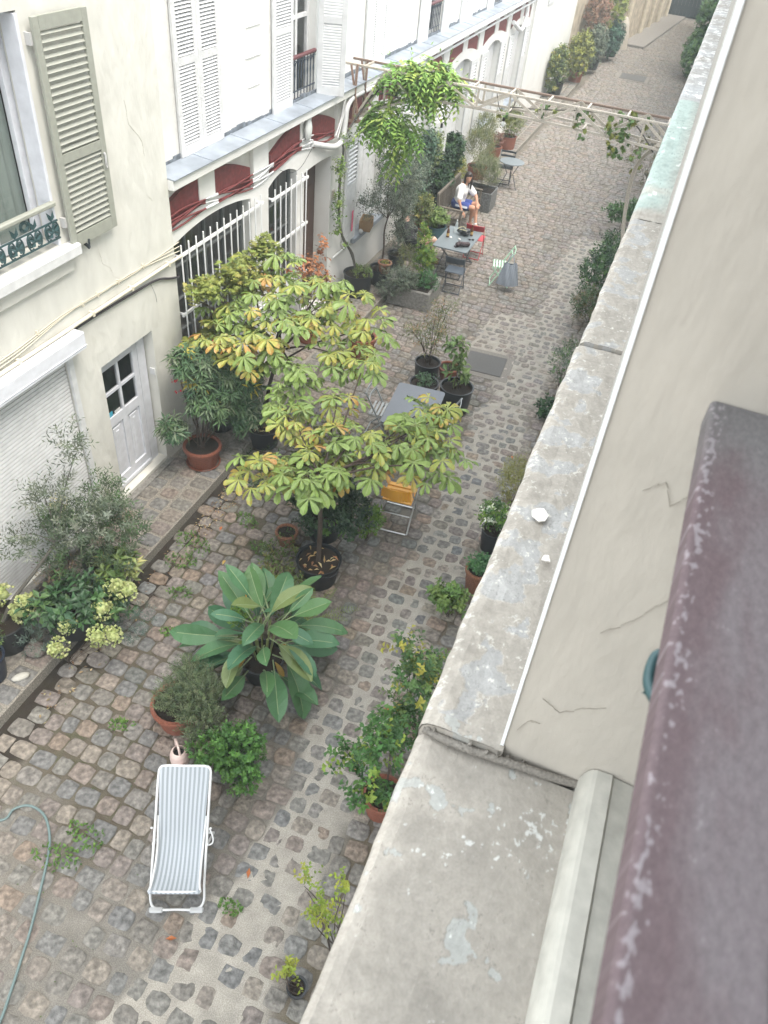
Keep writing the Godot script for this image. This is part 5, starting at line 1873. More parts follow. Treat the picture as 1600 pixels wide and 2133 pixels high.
func lounger() -> void:
	var o := thing("deck_lounger", "white and grey striped folding sun lounger on the near cobbles", "sun lounger", Vector3(-2.17, 0, -2.19), 0.405)
	# own axes: foot at z = 0.05, head towards -z
	o.scale = Vector3(0.95, 1.0, 0.935)
	var w := 0.50
	var hw := w * 0.5
	var fr = mats.white_paint
	var b := MB.new()
	b.tube(smooth_path([Vector3(-hw, 0.78, -0.86), Vector3(-hw, 0.50, -0.52), Vector3(-hw, 0.22, -0.16), Vector3(-hw, 0.05, -0.02), Vector3(-hw + 0.07, 0.02, 0.04), Vector3(0, 0.02, 0.045), Vector3(hw - 0.07, 0.02, 0.04), Vector3(hw, 0.05, -0.02), Vector3(hw, 0.22, -0.16), Vector3(hw, 0.50, -0.52), Vector3(hw, 0.78, -0.86)], 6), 0.0125, 8)
	part("front_frame", b, fr, o)
	b = MB.new()
	b.tube(smooth_path([Vector3(-hw, 0.60, -0.64), Vector3(-hw, 0.70, -0.76), Vector3(-hw, 0.80, -0.90), Vector3(-hw + 0.01, 0.84, -0.95), Vector3(-hw + 0.06, 0.855, -0.97), Vector3(0, 0.855, -0.97), Vector3(hw - 0.06, 0.855, -0.97), Vector3(hw - 0.01, 0.84, -0.95), Vector3(hw, 0.80, -0.90), Vector3(hw, 0.70, -0.76), Vector3(hw, 0.60, -0.64)], 6), 0.0125, 8)
	part("back_frame", b, fr, o)
	b = MB.new()
	for s in [-1, 1]:
		b.tube(smooth_path([Vector3(s * (hw - 0.02), 0.55, -0.62), Vector3(s * (hw - 0.035), 0.36, -0.36), Vector3(s * (hw - 0.03), 0.31, -0.10), Vector3(s * (hw - 0.01), 0.30, 0.0)], 5), 0.011, 8)
	b.tube([Vector3(-hw + 0.01, 0.30, 0.0), Vector3(hw - 0.01, 0.30, 0.0)], 0.012, 8)
	part("seat_frame", b, fr, o)
	b = MB.new()
	for s in [-1, 1]:
		b.tube([Vector3(s * (hw + 0.005), 0.42, -0.40), Vector3(s * (hw + 0.005), 0.02, -0.72)], 0.012, 8)
		b.blob(Transform3D(Basis(), Vector3(s * (hw + 0.03), 0.50, -0.52)), Vector3(0.014, 0.012, 0.012), 8)
	b.tube([Vector3(-hw - 0.005, 0.02, -0.72), Vector3(hw + 0.005, 0.02, -0.72)], 0.012, 8)
	b.tube(smooth_path([Vector3(hw + 0.02, 0.50, -0.52), Vector3(hw + 0.055, 0.44, -0.46), Vector3(hw + 0.05, 0.40, -0.42), Vector3(hw, 0.40, -0.40)], 4), 0.008, 6)
	part("rear_leg", b, fr, o)
	for s in [-1, 1]:
		b = MB.new()
		b.box(Vector3(s * (hw - 0.06) - 0.065, 0.0, 0.02), Vector3(s * (hw - 0.06) + 0.065, 0.035, 0.075), 0.012)
		part("foot_cap", b, mat("cap_grey", Color(0.46, 0.47, 0.48), 0.5), o)
	# striped cloth: sags between the frames
	var path := [Vector3(0, 0.868, -0.972), Vector3(0, 0.81, -0.90), Vector3(0, 0.685, -0.755), Vector3(0, 0.56, -0.62), Vector3(0, 0.445, -0.51), Vector3(0, 0.375, -0.42), Vector3(0, 0.315, -0.30), Vector3(0, 0.285, -0.17), Vector3(0, 0.30, -0.05), Vector3(0, 0.315, 0.005), Vector3(0, 0.295, 0.018)]
	path = smooth_path(path, 4)
	var st := MB.new()
	var ns := 44
	var white := Color(0.43, 0.46, 0.505)
	var grey := Color(0.27, 0.295, 0.315)
	for i in path.size() - 1:
		for k in ns:
			var f0 := k / float(ns)
			var f1 := (k + 1) / float(ns)
			st.col = white if (k / 2) % 2 == 0 else grey
			var q := []
			for e in [[i, f0], [i, f1], [i + 1, f1], [i + 1, f0]]:
				var p: Vector3 = path[e[0]]
				var along: float = float(e[0]) / (path.size() - 1)
				var half := hw - 0.012 - 0.020 * sin(clampf((along - 0.12) / 0.7, 0, 1) * PI)
				if along < 0.02:
					half -= 0.02
				var x: float = (e[1] - 0.5) * 2.0
				var sag := -0.030 * (1.0 - x * x) * sin(clampf(along, 0, 1) * PI)
				q.append(p + Vector3(x * half, sag, 0))
			st.quad(q[3], q[2], q[1], q[0])
	part("striped_cloth", st, mat("cloth", Color(1, 1, 1), 0.9, {"vc": true, "two": true, "back": Color(0.25, 0.25, 0.25)}), o)

# ---------------------------------------------------------------- people
# distance field of tapered capsules joined smoothly, meshed as surface nets
func net_mesh(caps: Array, cell: float, k: float, pad := 0.03) -> MB:
	var cells := {}
	var lo := Vector3(1e9, 1e9, 1e9)
	for c in caps:
		lo = lo.min(c[0] - Vector3.ONE * (c[2] + pad)).min(c[1] - Vector3.ONE * (c[3] + pad))
	var val := {}
	for c in caps:
		var a: Vector3 = c[0]
		var b: Vector3 = c[1]
		var r := maxf(c[2], c[3]) + cell * 2.0
		var l3 := ((a.min(b) - Vector3.ONE * r - lo) / cell).floor()
		var h3 := ((a.max(b) + Vector3.ONE * r - lo) / cell).ceil()
		for i in range(int(l3.x), int(h3.x) + 1):
			for j in range(int(l3.y), int(h3.y) + 1):
				for m in range(int(l3.z), int(h3.z) + 1):
					var p := lo + Vector3(i, j, m) * cell
					var t := clampf((p - a).dot(b - a) / maxf((b - a).length_squared(), 1e-9), 0, 1)
					var dd := p.distance_to(a.lerp(b, t)) - lerpf(c[2], c[3], t)
					if dd > cell * 2.5:
						continue
					var key := Vector3i(i, j, m)
					if val.has(key):
						var e: float = val[key]
						var h := clampf(0.5 + 0.5 * (e - dd) / k, 0, 1)
						val[key] = lerpf(e, dd, h) - k * h * (1.0 - h)
					else:
						val[key] = dd
	var vert := {}
	var pos := []
	var get_v := func(q: Vector3i) -> float:
		return val.get(q, 1.0)
	for q in val:
		for off in [Vector3i(0, 0, 0), Vector3i(-1, 0, 0), Vector3i(0, -1, 0), Vector3i(0, 0, -1), Vector3i(-1, -1, 0), Vector3i(-1, 0, -1), Vector3i(0, -1, -1), Vector3i(-1, -1, -1)]:
			var c: Vector3i = q + off
			if vert.has(c):
				continue
			var s := Vector3.ZERO
			var nn := 0
			var d := []
			for e in 8:
				d.append(val.get(c + Vector3i(e & 1, (e >> 1) & 1, (e >> 2) & 1), 1.0))
			for e in [[0, 1], [2, 3], [4, 5], [6, 7], [0, 2], [1, 3], [4, 6], [5, 7], [0, 4], [1, 5], [2, 6], [3, 7]]:
				var d0: float = d[e[0]]
				var d1: float = d[e[1]]
				if (d0 < 0) != (d1 < 0):
					var t := d0 / (d0 - d1)
					var p0 := Vector3(e[0] & 1, (e[0] >> 1) & 1, (e[0] >> 2) & 1)
					var p1 := Vector3(e[1] & 1, (e[1] >> 1) & 1, (e[1] >> 2) & 1)
					s += p0.lerp(p1, t)
					nn += 1
			if nn:
				vert[c] = pos.size()
				pos.append(lo + (Vector3(c) + s / nn) * cell)
	var norm := []
	norm.resize(pos.size())
	norm.fill(Vector3.ZERO)
	var faces := []
	for q in val:
		var d0: float = val[q]
		for ax in 3:
			var e := Vector3i.ZERO
			e[ax] = 1
			var d1: float = val.get(q + e, 1.0)
			if (d0 < 0) == (d1 < 0):
				continue
			var u := Vector3i.ZERO
			u[(ax + 1) % 3] = 1
			var w := Vector3i.ZERO
			w[(ax + 2) % 3] = 1
			var ids := [q - u - w, q - w, q, q - u]
			var ok := true
			for c in ids:
				if not vert.has(c):
					ok = false
			if not ok:
				continue
			var f := [vert[ids[0]], vert[ids[1]], vert[ids[2]], vert[ids[3]]]
			if d0 > 0:
				f.reverse()
			faces.append(f)
			var m: Vector3 = (pos[f[1]] - pos[f[0]]).cross(pos[f[2]] - pos[f[0]]).normalized()
			for x in f:
				norm[x] += m
	var mb := MB.new()
	for f in faces:
		mb.stri(pos[f[0]], pos[f[1]], pos[f[2]], norm[f[0]].normalized(), norm[f[1]].normalized(), norm[f[2]].normalized())
		mb.stri(pos[f[0]], pos[f[2]], pos[f[3]], norm[f[0]].normalized(), norm[f[2]].normalized(), norm[f[3]].normalized())
	return mb

func join(a: MB, b: MB) -> void:
	a.v.append_array(b.v)
	a.n.append_array(b.n)
	a.c.append_array(b.c)

func hand(wrist: Vector3, dir: Vector3, palm_n: Vector3, side: float, curl: float) -> Array:
	# capsules of a palm, four fingers of different lengths and a thumb
	var s := dir.cross(palm_n).normalized() * side
	var out := []
	var pc := wrist + dir * 0.05
	for k in 4:
		var off := (k - 1.5) * 0.020
		var root := wrist + dir * 0.088 + s * off
		out.append([wrist + dir * 0.01 + s * off * 0.6, root, 0.014, 0.0115])
		var L: float = [0.070, 0.080, 0.076, 0.058][k]
		var d := (dir + palm_n * curl * 0.5).normalized()
		var j1 := root + d * L * 0.5
		d = (dir + palm_n * curl * 1.2).normalized()
		var j2 := j1 + d * L * 0.5
		out.append([root, j1, 0.010, 0.009])
		out.append([j1, j2, 0.009, 0.0075])
	var tb := wrist + dir * 0.03 - s * 0.030
	var t1 := tb + (dir * 0.6 - s * 0.8 + palm_n * 0.3).normalized() * 0.035
	out.append([wrist + dir * 0.02, tb, 0.015, 0.013])
	out.append([tb, t1, 0.0125, 0.011])
	out.append([t1, t1 + (dir + palm_n * 0.3 - s * 0.2).normalized() * 0.03, 0.0105, 0.009])
	return out

func head_caps(c: Vector3, face: Vector3) -> Array:
	var r := face.cross(Vector3.UP).normalized()
	var u := r.cross(face).normalized()
	var out := []
	out.append([c + u * 0.03 - face * 0.025, c + u * 0.03 + face * 0.015, 0.078, 0.074])
	out.append([c - u * 0.02 + face * 0.02, c - u * 0.065 + face * 0.055, 0.062, 0.038])
	out.append([c + u * 0.012 + face * 0.085, c - u * 0.022 + face * 0.107, 0.009, 0.013])
	for s in [-1, 1]:
		out.append([c + r * s * 0.032 - u * 0.018 + face * 0.066, c + r * s * 0.035 - u * 0.02 + face * 0.066, 0.018, 0.016])
		out.append([c + r * s * 0.074 - face * 0.012 + u * 0.012, c + r * s * 0.078 - face * 0.015 - u * 0.018, 0.012, 0.009])
		out.append([c + r * s * 0.012 + u * 0.032 + face * 0.080, c + r * s * 0.050 + u * 0.032 + face * 0.062, 0.009, 0.008])
	out.append([c - u * 0.050 + face * 0.083 - r * 0.015, c - u * 0.050 + face * 0.083 + r * 0.015, 0.009, 0.009])
	return out

func face_parts(P: Node3D, c: Vector3, face: Vector3) -> void:
	var r := face.cross(Vector3.UP).normalized()
	var u := r.cross(face).normalized()
	for s in [-1, 1]:
		var b := MB.new()
		b.blob(Transform3D(Basis(r, u, -face), c + r * s * 0.031 + u * 0.012 + face * 0.074), Vector3(0.014, 0.007, 0.008), 8)
		part("eye", b, mat("eye_dark", Color(0.03, 0.02, 0.015), 0.3), P)
		b = MB.new()
		b.bar(c + r * s * 0.016 + u * 0.034 + face * 0.089, c + r * s * 0.048 + u * 0.034 + face * 0.073, 0.006, 0.006)
		part("eyebrow", b, mats.eye_dark, P)
	var b := MB.new()
	b.blob(Transform3D(Basis(r, u, -face), c - u * 0.050 + face * 0.091), Vector3(0.022, 0.006, 0.006), 8)
	part("mouth", b, mat("lips", Color(0.38, 0.13, 0.11), 0.5), P)

func build_people() -> void:
	var skin := mat("skin", Color(0.50, 0.27, 0.185), 0.55, {"spec": 0.4})
	var hairm := mat("hair", Color(0.028, 0.013, 0.011), 0.45, {"tex": grain(0.06, 0.5, 1.0, 3, 51), "scale": 6.0})
	var at := Vector3(-4.85, 0, -19.36)
	var P := thing("person", "person with long dark hair in white T-shirt and blue shorts sitting on the bench", "person", at)
	# joints, local: +x towards the alley, +z towards the camera
	var pel := Vector3(0.0, 0.53, 0.0)
	var chest := Vector3(0.08, 0.86, 0.04)
	var neck := Vector3(0.13, 1.035, 0.06)
	var head := Vector3(0.20, 1.195, 0.07)
	var face := Vector3(0.50, -0.12, 0.85).normalized()
	var shR := Vector3(0.10, 0.965, 0.24)
	var shL := Vector3(0.16, 0.96, -0.13)
	var elR := Vector3(0.13, 0.72, 0.41)
	var wrR := Vector3(0.26, 0.515, 0.49)
	var elL := Vector3(0.40, 0.72, -0.16)
	var wrL := Vector3(0.52, 0.61, 0.02)
	var hipR := Vector3(0.02, 0.51, 0.10)
	var hipL := Vector3(0.02, 0.51, -0.09)
	var knR := Vector3(0.44, 0.52, 0.14)
	var knL := Vector3(0.47, 0.56, -0.03)
	var anR := Vector3(0.40, 0.10, 0.02)
	var anL := Vector3(0.58, 0.11, 0.13)
	var caps := [
		[pel, pel + Vector3(0.02, 0.10, 0), 0.14, 0.125], [pel + Vector3(0.02, 0.10, 0), chest, 0.118, 0.125], [chest, neck + Vector3(-0.02, -0.05, 0), 0.12, 0.07],
		[chest + Vector3(0, 0, 0.09), chest + Vector3(0, 0, -0.09), 0.095, 0.095], [neck + Vector3(-0.01, -0.03, 0), head + Vector3(-0.03, -0.03, 0), 0.052, 0.05],
		[neck, shR, 0.06, 0.055], [neck, shL, 0.06, 0.055], [shR, elR, 0.05, 0.039], [elR, wrR, 0.038, 0.026], [shL, elL, 0.05, 0.039], [elL, wrL, 0.038, 0.026],
		[hipR, knR, 0.085, 0.056], [knR, anR, 0.055, 0.034], [hipL, knL, 0.085, 0.056], [knL, anL, 0.055, 0.034],
		[anR, anR + Vector3(0.10, -0.06, 0.03), 0.036, 0.03], [anL, anL + Vector3(0.10, -0.06, 0.04), 0.036, 0.03]]
	var body := net_mesh(caps, 0.019, 0.05)
	join(body, net_mesh(head_caps(head, face), 0.009, 0.02, 0.02))
	join(body, net_mesh(hand(wrR, Vector3(0.5, -0.65, 0.15).normalized(), Vector3(-0.3, -0.3, -0.8).normalized(), 1.0, 0.35), 0.0065, 0.008, 0.02))
	join(body, net_mesh(hand(wrL, Vector3(0.35, -0.35, 0.85).normalized(), Vector3(0.1, -0.9, -0.2).normalized(), -1.0, 0.4), 0.0065, 0.008, 0.02))
	part("body", body, skin, P)
	face_parts(P, head, face)
	var sh := net_mesh([
		[pel + Vector3(0.03, 0.05, 0.06), pel + Vector3(0.03, 0.05, -0.06), 0.135, 0.135], [pel + Vector3(0.03, 0.08, 0), chest, 0.145, 0.15], [chest + Vector3(-0.02, 0.0, 0.10), chest + Vector3(-0.02, 0.0, -0.08), 0.12, 0.12],
		[chest, neck + Vector3(-0.03, -0.06, 0), 0.145, 0.085], [neck + Vector3(-0.01, -0.035, 0.02), shR, 0.075, 0.078], [neck + Vector3(-0.01, -0.035, -0.02), shL, 0.075, 0.078],
		[shR, shR.lerp(elR, 0.78), 0.078, 0.076], [shL, shL.lerp(elL, 0.72), 0.078, 0.078]], 0.022, 0.04)
	part("white_shirt", sh, mat("shirt", Color(0.82, 0.82, 0.83), 0.9, {"norm": bumps(0.02, 8.0), "ns": 0.5, "scale": 3.0}), P)
	var so := net_mesh([[pel + Vector3(-0.01, -0.0, 0.06), pel + Vector3(-0.01, 0.0, -0.06), 0.148, 0.148], [hipR, hipR.lerp(knR, 0.62), 0.108, 0.098], [hipL, hipL.lerp(knL, 0.62), 0.108, 0.098]], 0.022, 0.03)
	part("blue_shorts", so, mat("shorts", Color(0.03, 0.055, 0.23), 0.8), P)
	var b := MB.new()
	b.bar(hipR + Vector3(-0.02, 0.02, 0.118), hipR.lerp(knR, 0.66) + Vector3(0.02, 0.01, 0.10), 0.05, 0.012, Vector3(0, 0.4, 1).normalized())
	part("side_stripe", b, mat("stripe", Color(0.55, 0.60, 0.68), 0.8), P)
	# hair: cap and long strands over the shoulders
	var r := face.cross(Vector3.UP).normalized()
	var hc := [[head + Vector3(0, 0.045, 0) - face * 0.03, head + Vector3(0, 0.055, 0) + face * 0.012, 0.088, 0.082], [head - face * 0.05, head - face * 0.075 + Vector3(0, -0.10, 0), 0.078, 0.075], [head - face * 0.075 + Vector3(0, -0.10, 0), head - face * 0.07 + Vector3(0, -0.26, 0), 0.08, 0.055]]
	for s in [-1, 1]:
		var q: Vector3 = head + r * s * 0.075
		hc.append([q + Vector3(0, 0.05, 0) - face * 0.005, q + r * s * 0.008 + Vector3(0, -0.07, 0), 0.032, 0.032])
		hc.append([q + r * s * 0.008 + Vector3(0, -0.07, 0), q + r * s * 0.0 + face * 0.035 + Vector3(0, -0.24, 0), 0.036, 0.026])
	part("hair", net_mesh(hc, 0.014, 0.02), hairm, P)
	for q in [[anR, Vector3(0.9, -0.35, 0.25), false], [anL, Vector3(0.9, -0.35, 0.3), true]]:
		var d: Vector3 = q[1].normalized()
		var a: Vector3 = q[0]
		var up := part("shoe", net_mesh([[a + Vector3(-0.02, -0.045, 0), a + Vector3(0.06, -0.06, 0.02), 0.042, 0.044], [a + Vector3(0.06, -0.06, 0.02), a + Vector3(0.16, -0.068, 0.05), 0.044, 0.034], [a + Vector3(-0.005, 0.03, 0), a + Vector3(-0.015, -0.04, 0), 0.040, 0.044]], 0.010, 0.02), mats.white_paint, P)
		var sb := MB.new()
		sb.bar(a + Vector3(-0.06, -0.10, -0.01), a + Vector3(0.19, -0.10, 0.055), 0.078, 0.018, Vector3.UP, 0.006)
		part("sole", sb, mats.cable_black, up)
	# half-hidden sitter across the table
	at = Vector3(-5.05, 0, -16.45)
	P = thing("person", "half hidden person in black top with bare knee, seated behind the golden shrub", "person", at)
	pel = Vector3(0.0, 0.46, 0.0)
	chest = Vector3(-0.16, 0.76, 0.0)
	neck = Vector3(-0.20, 0.95, -0.01)
	head = Vector3(-0.19, 1.11, -0.02)
	face = Vector3(0.75, -0.1, -0.65).normalized()
	shR = Vector3(-0.19, 0.89, 0.19)
	shL = Vector3(-0.19, 0.89, -0.19)
	elR = Vector3(-0.03, 0.66, 0.26)
	wrR = Vector3(0.24, 0.62, 0.16)
	elL = Vector3(-0.03, 0.66, -0.26)
	wrL = Vector3(0.24, 0.62, -0.14)
	hipR = Vector3(0.02, 0.45, 0.10)
	hipL = Vector3(0.02, 0.45, -0.10)
	knR = Vector3(0.44, 0.56, -0.22)
	knL = Vector3(0.44, 0.50, -0.32)
	anR = Vector3(0.43, 0.12, -0.24)
	anL = Vector3(0.38, 0.12, -0.42)
	caps = [[pel, chest, 0.13, 0.125], [chest, neck + Vector3(0, -0.05, 0), 0.12, 0.07], [neck, head + Vector3(-0.02, -0.03, 0), 0.05, 0.05], [neck, shR, 0.06, 0.055], [neck, shL, 0.06, 0.055],
		[shR, elR, 0.05, 0.04], [elR, wrR, 0.038, 0.026], [shL, elL, 0.05, 0.04], [elL, wrL, 0.038, 0.026], [hipR, knR, 0.088, 0.060], [knR, anR, 0.058, 0.036], [hipL, knL, 0.088, 0.060], [knL, anL, 0.058, 0.036]]
	body = net_mesh(caps, 0.022, 0.05)
	join(body, net_mesh(head_caps(head, face), 0.011, 0.02, 0.02))
	join(body, net_mesh(hand(wrR, Vector3(0.8, -0.4, -0.4).normalized(), Vector3(-0.3, -0.9, 0).normalized(), 1.0, 0.5), 0.006, 0.008, 0.02))
	join(body, net_mesh(hand(wrL, Vector3(0.8, -0.4, 0.3).normalized(), Vector3(-0.3, -0.9, 0).normalized(), -1.0, 0.5), 0.006, 0.008, 0.02))
	part("body", body, mat("skin_pale", Color(0.58, 0.36, 0.28), 0.55), P)
	face_parts(P, head, face)
	part("black_top", net_mesh([[pel + Vector3(0, 0.05, 0.04), pel + Vector3(0, 0.05, -0.04), 0.15, 0.15], [pel, chest, 0.15, 0.15], [chest + Vector3(0, 0.03, 0.09), chest + Vector3(0, 0.03, -0.09), 0.115, 0.115], [hipR, hipR.lerp(knR, 0.4), 0.11, 0.10], [hipL, hipL.lerp(knL, 0.4), 0.11, 0.10], [neck + Vector3(0, -0.05, 0), shR, 0.075, 0.07], [neck + Vector3(0, -0.05, 0), shL, 0.075, 0.07], [shR, elR, 0.066, 0.055], [elR, elR.lerp(wrR, 0.85), 0.055, 0.04], [shL, elL, 0.066, 0.055], [elL, elL.lerp(wrL, 0.85), 0.055, 0.04]], 0.02, 0.04), mat("black_cloth", Color(0.015, 0.015, 0.018), 0.9), P)
	part("hair", net_mesh([[head + Vector3(0, 0.045, 0) - face * 0.03, head + Vector3(0, 0.055, 0), 0.09, 0.085], [head - face * 0.05, head - face * 0.07 + Vector3(0, -0.14, 0), 0.075, 0.06]], 0.012, 0.02), mat("hair_brown", Color(0.07, 0.04, 0.025), 0.5), P)
	for a in [anR, anL]:
		part("boot", net_mesh([[a + Vector3(0, 0.22, 0), a, 0.058, 0.048], [a + Vector3(-0.02, -0.06, 0), a + Vector3(0.07, -0.07, 0), 0.046, 0.046], [a + Vector3(0.07, -0.07, 0), a + Vector3(0.17, -0.08, 0), 0.046, 0.038]], 0.012, 0.02), mat("boot_brown", Color(0.15, 0.05, 0.03), 0.6), P)

# ---------------------------------------------------------------- plants
func pot(o: Node3D, rt: float, rb: float, h: float, m: Material, rim := true, soil := true, saucer := false) -> void:
	var b := MB.new()
	var t := 0.012 + rt * 0.05
	var pr := [Vector2(0, 0.0), Vector2(rb, 0.0), Vector2(lerpf(rb, rt, 0.5) + 0.004, h * 0.5)]
	if rim:
		pr.append_array([Vector2(rt - 0.012, h * 0.83), Vector2(rt + 0.012, h * 0.85), Vector2(rt + 0.016, h * 0.92), Vector2(rt + 0.010, h), Vector2(rt - t, h), Vector2(rt - t - 0.008, h * 0.85)])
	else:
		pr.append_array([Vector2(rt, h - 0.01), Vector2(rt + 0.012, h - 0.008), Vector2(rt + 0.012, h + 0.004), Vector2(rt - t * 0.5, h + 0.004), Vector2(rt - t, h * 0.85)])
	pr.append(Vector2(rb * 0.8, h * 0.3))
	b.lathe(pr, 22)
	part("pot", b, m, o)
	if saucer:
		b = MB.new()
		b.lathe([Vector2(0, 0.002), Vector2(rb + 0.03, 0.002), Vector2(rb + 0.055, 0.03), Vector2(rb + 0.045, 0.032), Vector2(rb + 0.02, 0.012)], 22)
		part("saucer", b, m, o)
	if soil:
		b = MB.new()
		var n := 18
		for k in n:
			var a := TAU * k / n
			var c := TAU * (k + 1) / n
			var R := rt - t
			for ring in [[0.0, 0.5], [0.5, 1.0]]:
				var p0 := Vector3(cos(a) * R * ring[0], h * 0.90 + 0.02 * sin(a * 3.0) * ring[0] * (1 - ring[0]), -sin(a) * R * ring[0])
				var p1 := Vector3(cos(a) * R * ring[1], h * 0.90 + 0.03 * sin(a * 3.0) * ring[1] * (1 - ring[1]), -sin(a) * R * ring[1])
				var p2 := Vector3(cos(c) * R * ring[1], h * 0.90 + 0.03 * sin(c * 3.0) * ring[1] * (1 - ring[1]), -sin(c) * R * ring[1])
				var p3 := Vector3(cos(c) * R * ring[0], h * 0.90 + 0.02 * sin(c * 3.0) * ring[0] * (1 - ring[0]), -sin(c) * R * ring[0])
				b.quad(p0, p1, p2, p3)
		part("soil", b, mats.soil, o)

# leafy twigs spread through an ellipsoid
func twigs(b: MB, c: Vector3, r: Vector3, n: int, per: int, l: float, w: float, tl: float, cols: Array, o := {}) -> void:
	var up: float = o.get("up", 0.5)
	var droop: float = o.get("droop", 0.0)
	var four: bool = o.get("four", false)
	var hollow: float = o.get("hollow", 0.35)
	for i in n:
		var d := rdir()
		if d.y < -0.3 and rnd(0, 1) < 0.6:
			d.y = -d.y
		var k := lerpf(hollow, 1.0, sqrt(rnd(0, 1)))
		var base := c + d * r * k * rnd(0.8, 1.05)
		var ax := (d + Vector3.UP * up + rdir() * 0.55).normalized()
		var tone: Color = vary(pick(cols), 0.14)
		if o.has("tip") and rnd(0, 1) < o.tip_share:
			tone = vary(o.tip, 0.15)
		var s := ax.cross(Vector3.UP + rdir() * 0.2).normalized()
		var e := s.cross(ax)
		var ph := rnd(0, TAU)
		var T := tl * rnd(0.6, 1.3)
		for j in per:
			var q := base + ax * T * (float(j) / per - 0.5)
			var a := ph + j * 2.4
			var rad := s * cos(a) + e * sin(a)
			var ld = (ax * o.get("along", 0.55) + rad + Vector3.DOWN * droop + rdir() * 0.25).normalized()
			b.col = vary(tone, 0.10)
			var L := l * rnd(0.65, 1.2)
			var U := (ax + Vector3.UP * 0.6 + rdir() * 0.3).normalized()
			if absf(U.dot(ld)) > 0.95:
				U = (U + rad.cross(ax)).normalized()
			if four:
				b.leaf(q, ld, U, L, w * rnd(0.8, 1.15), 0.22, 0.5, rnd(0.0, 0.25))
			else:
				b.leaf2(q, ld, U, L, w * rnd(0.8, 1.15))

func stems(b: MB, from: Vector3, clumps: Array, n: int, r0: float, r1: float, spread := 0.05) -> void:
	for i in n:
		var c: Array = clumps[i % clumps.size()]
		var to: Vector3 = c[0] + rdir() * c[1] * 0.5
		var f := from + Vector3(rnd(-spread, spread), 0, rnd(-spread, spread))
		var mid := f.lerp(to, 0.5) + Vector3(rnd(-0.06, 0.06), (to.y - f.y) * 0.12, rnd(-0.06, 0.06))
		b.tube(smooth_path([f, mid, to], 4), [r0, r0 * 0.92, r0 * 0.85, r0 * 0.78, r0 * 0.7, lerpf(r0, r1, 0.5), lerpf(r0, r1, 0.7), lerpf(r0, r1, 0.85), r1], 6, false)

# s: pot [rt, rb, h, material, rim], clumps [[centre, radius], ...], n twigs, per leaves, leaf [len, wid], twig, cols, opt
func shrub(called: String, label: String, at: Vector3, s: Dictionary) -> Node3D:
	var o := thing(called, label, s.get("cat", "potted plant" if s.has("pot") else "shrub"), at, 0.0, s.get("group", ""))
	if s.has("pot"):
		var p: Array = s.pot
		pot(o, p[0], p[1], p[2], p[3], p[4], true, s.get("saucer", false))
	var b := MB.new()
	var from := Vector3(0, (s.pot[2] * 0.85 if s.has("pot") else 0.0), 0)
	if s.has("trunk"):
		var tk: Array = smooth_path([from] + s.trunk, 5)
		var rr := []
		for i in tk.size():
			rr.append(lerpf(s.tr, s.tr * 0.62, i / (tk.size() - 1.0)))
		b.tube(tk, rr, 8, false)
		from = tk[-1]
	stems(b, from, s.clumps, s.get("stems", 6), s.get("sr", 0.012), s.get("sr", 0.012) * 0.4, s.get("spread", 0.05))
	part("stem", b, s.get("bark", mats.bark), o)
	b = MB.new()
	var tot := 0.0
	for c in s.clumps:
		tot += c[1].x * c[1].y * c[1].z
	for c in s.clumps:
		twigs(b, c[0], c[1], int(s.n * pow(c[1].x * c[1].y * c[1].z / tot, 0.85)) + 2, s.get("per", 7), s.leaf[0], s.leaf[1], s.get("twig", 0.12), s.cols, s.get("opt", {}))
	part("foliage", b, s.get("mat", mats.leaf), o)
	return o

const OLIVE := [Color(0.085, 0.11, 0.075), Color(0.12, 0.145, 0.105), Color(0.16, 0.19, 0.15), Color(0.065, 0.085, 0.06)]
const DEEP := [Color(0.028, 0.062, 0.026), Color(0.04, 0.085, 0.032), Color(0.022, 0.05, 0.025)]
const MID := [Color(0.055, 0.12, 0.035), Color(0.075, 0.15, 0.04), Color(0.045, 0.095, 0.035)]
const BRIGHT := [Color(0.10, 0.19, 0.03), Color(0.13, 0.22, 0.035), Color(0.075, 0.15, 0.03)]
const YELLOWISH := [Color(0.20, 0.22, 0.04), Color(0.15, 0.19, 0.045), Color(0.25, 0.24, 0.05)]
const GREY := [Color(0.12, 0.15, 0.11), Color(0.15, 0.175, 0.13), Color(0.085, 0.115, 0.08)]

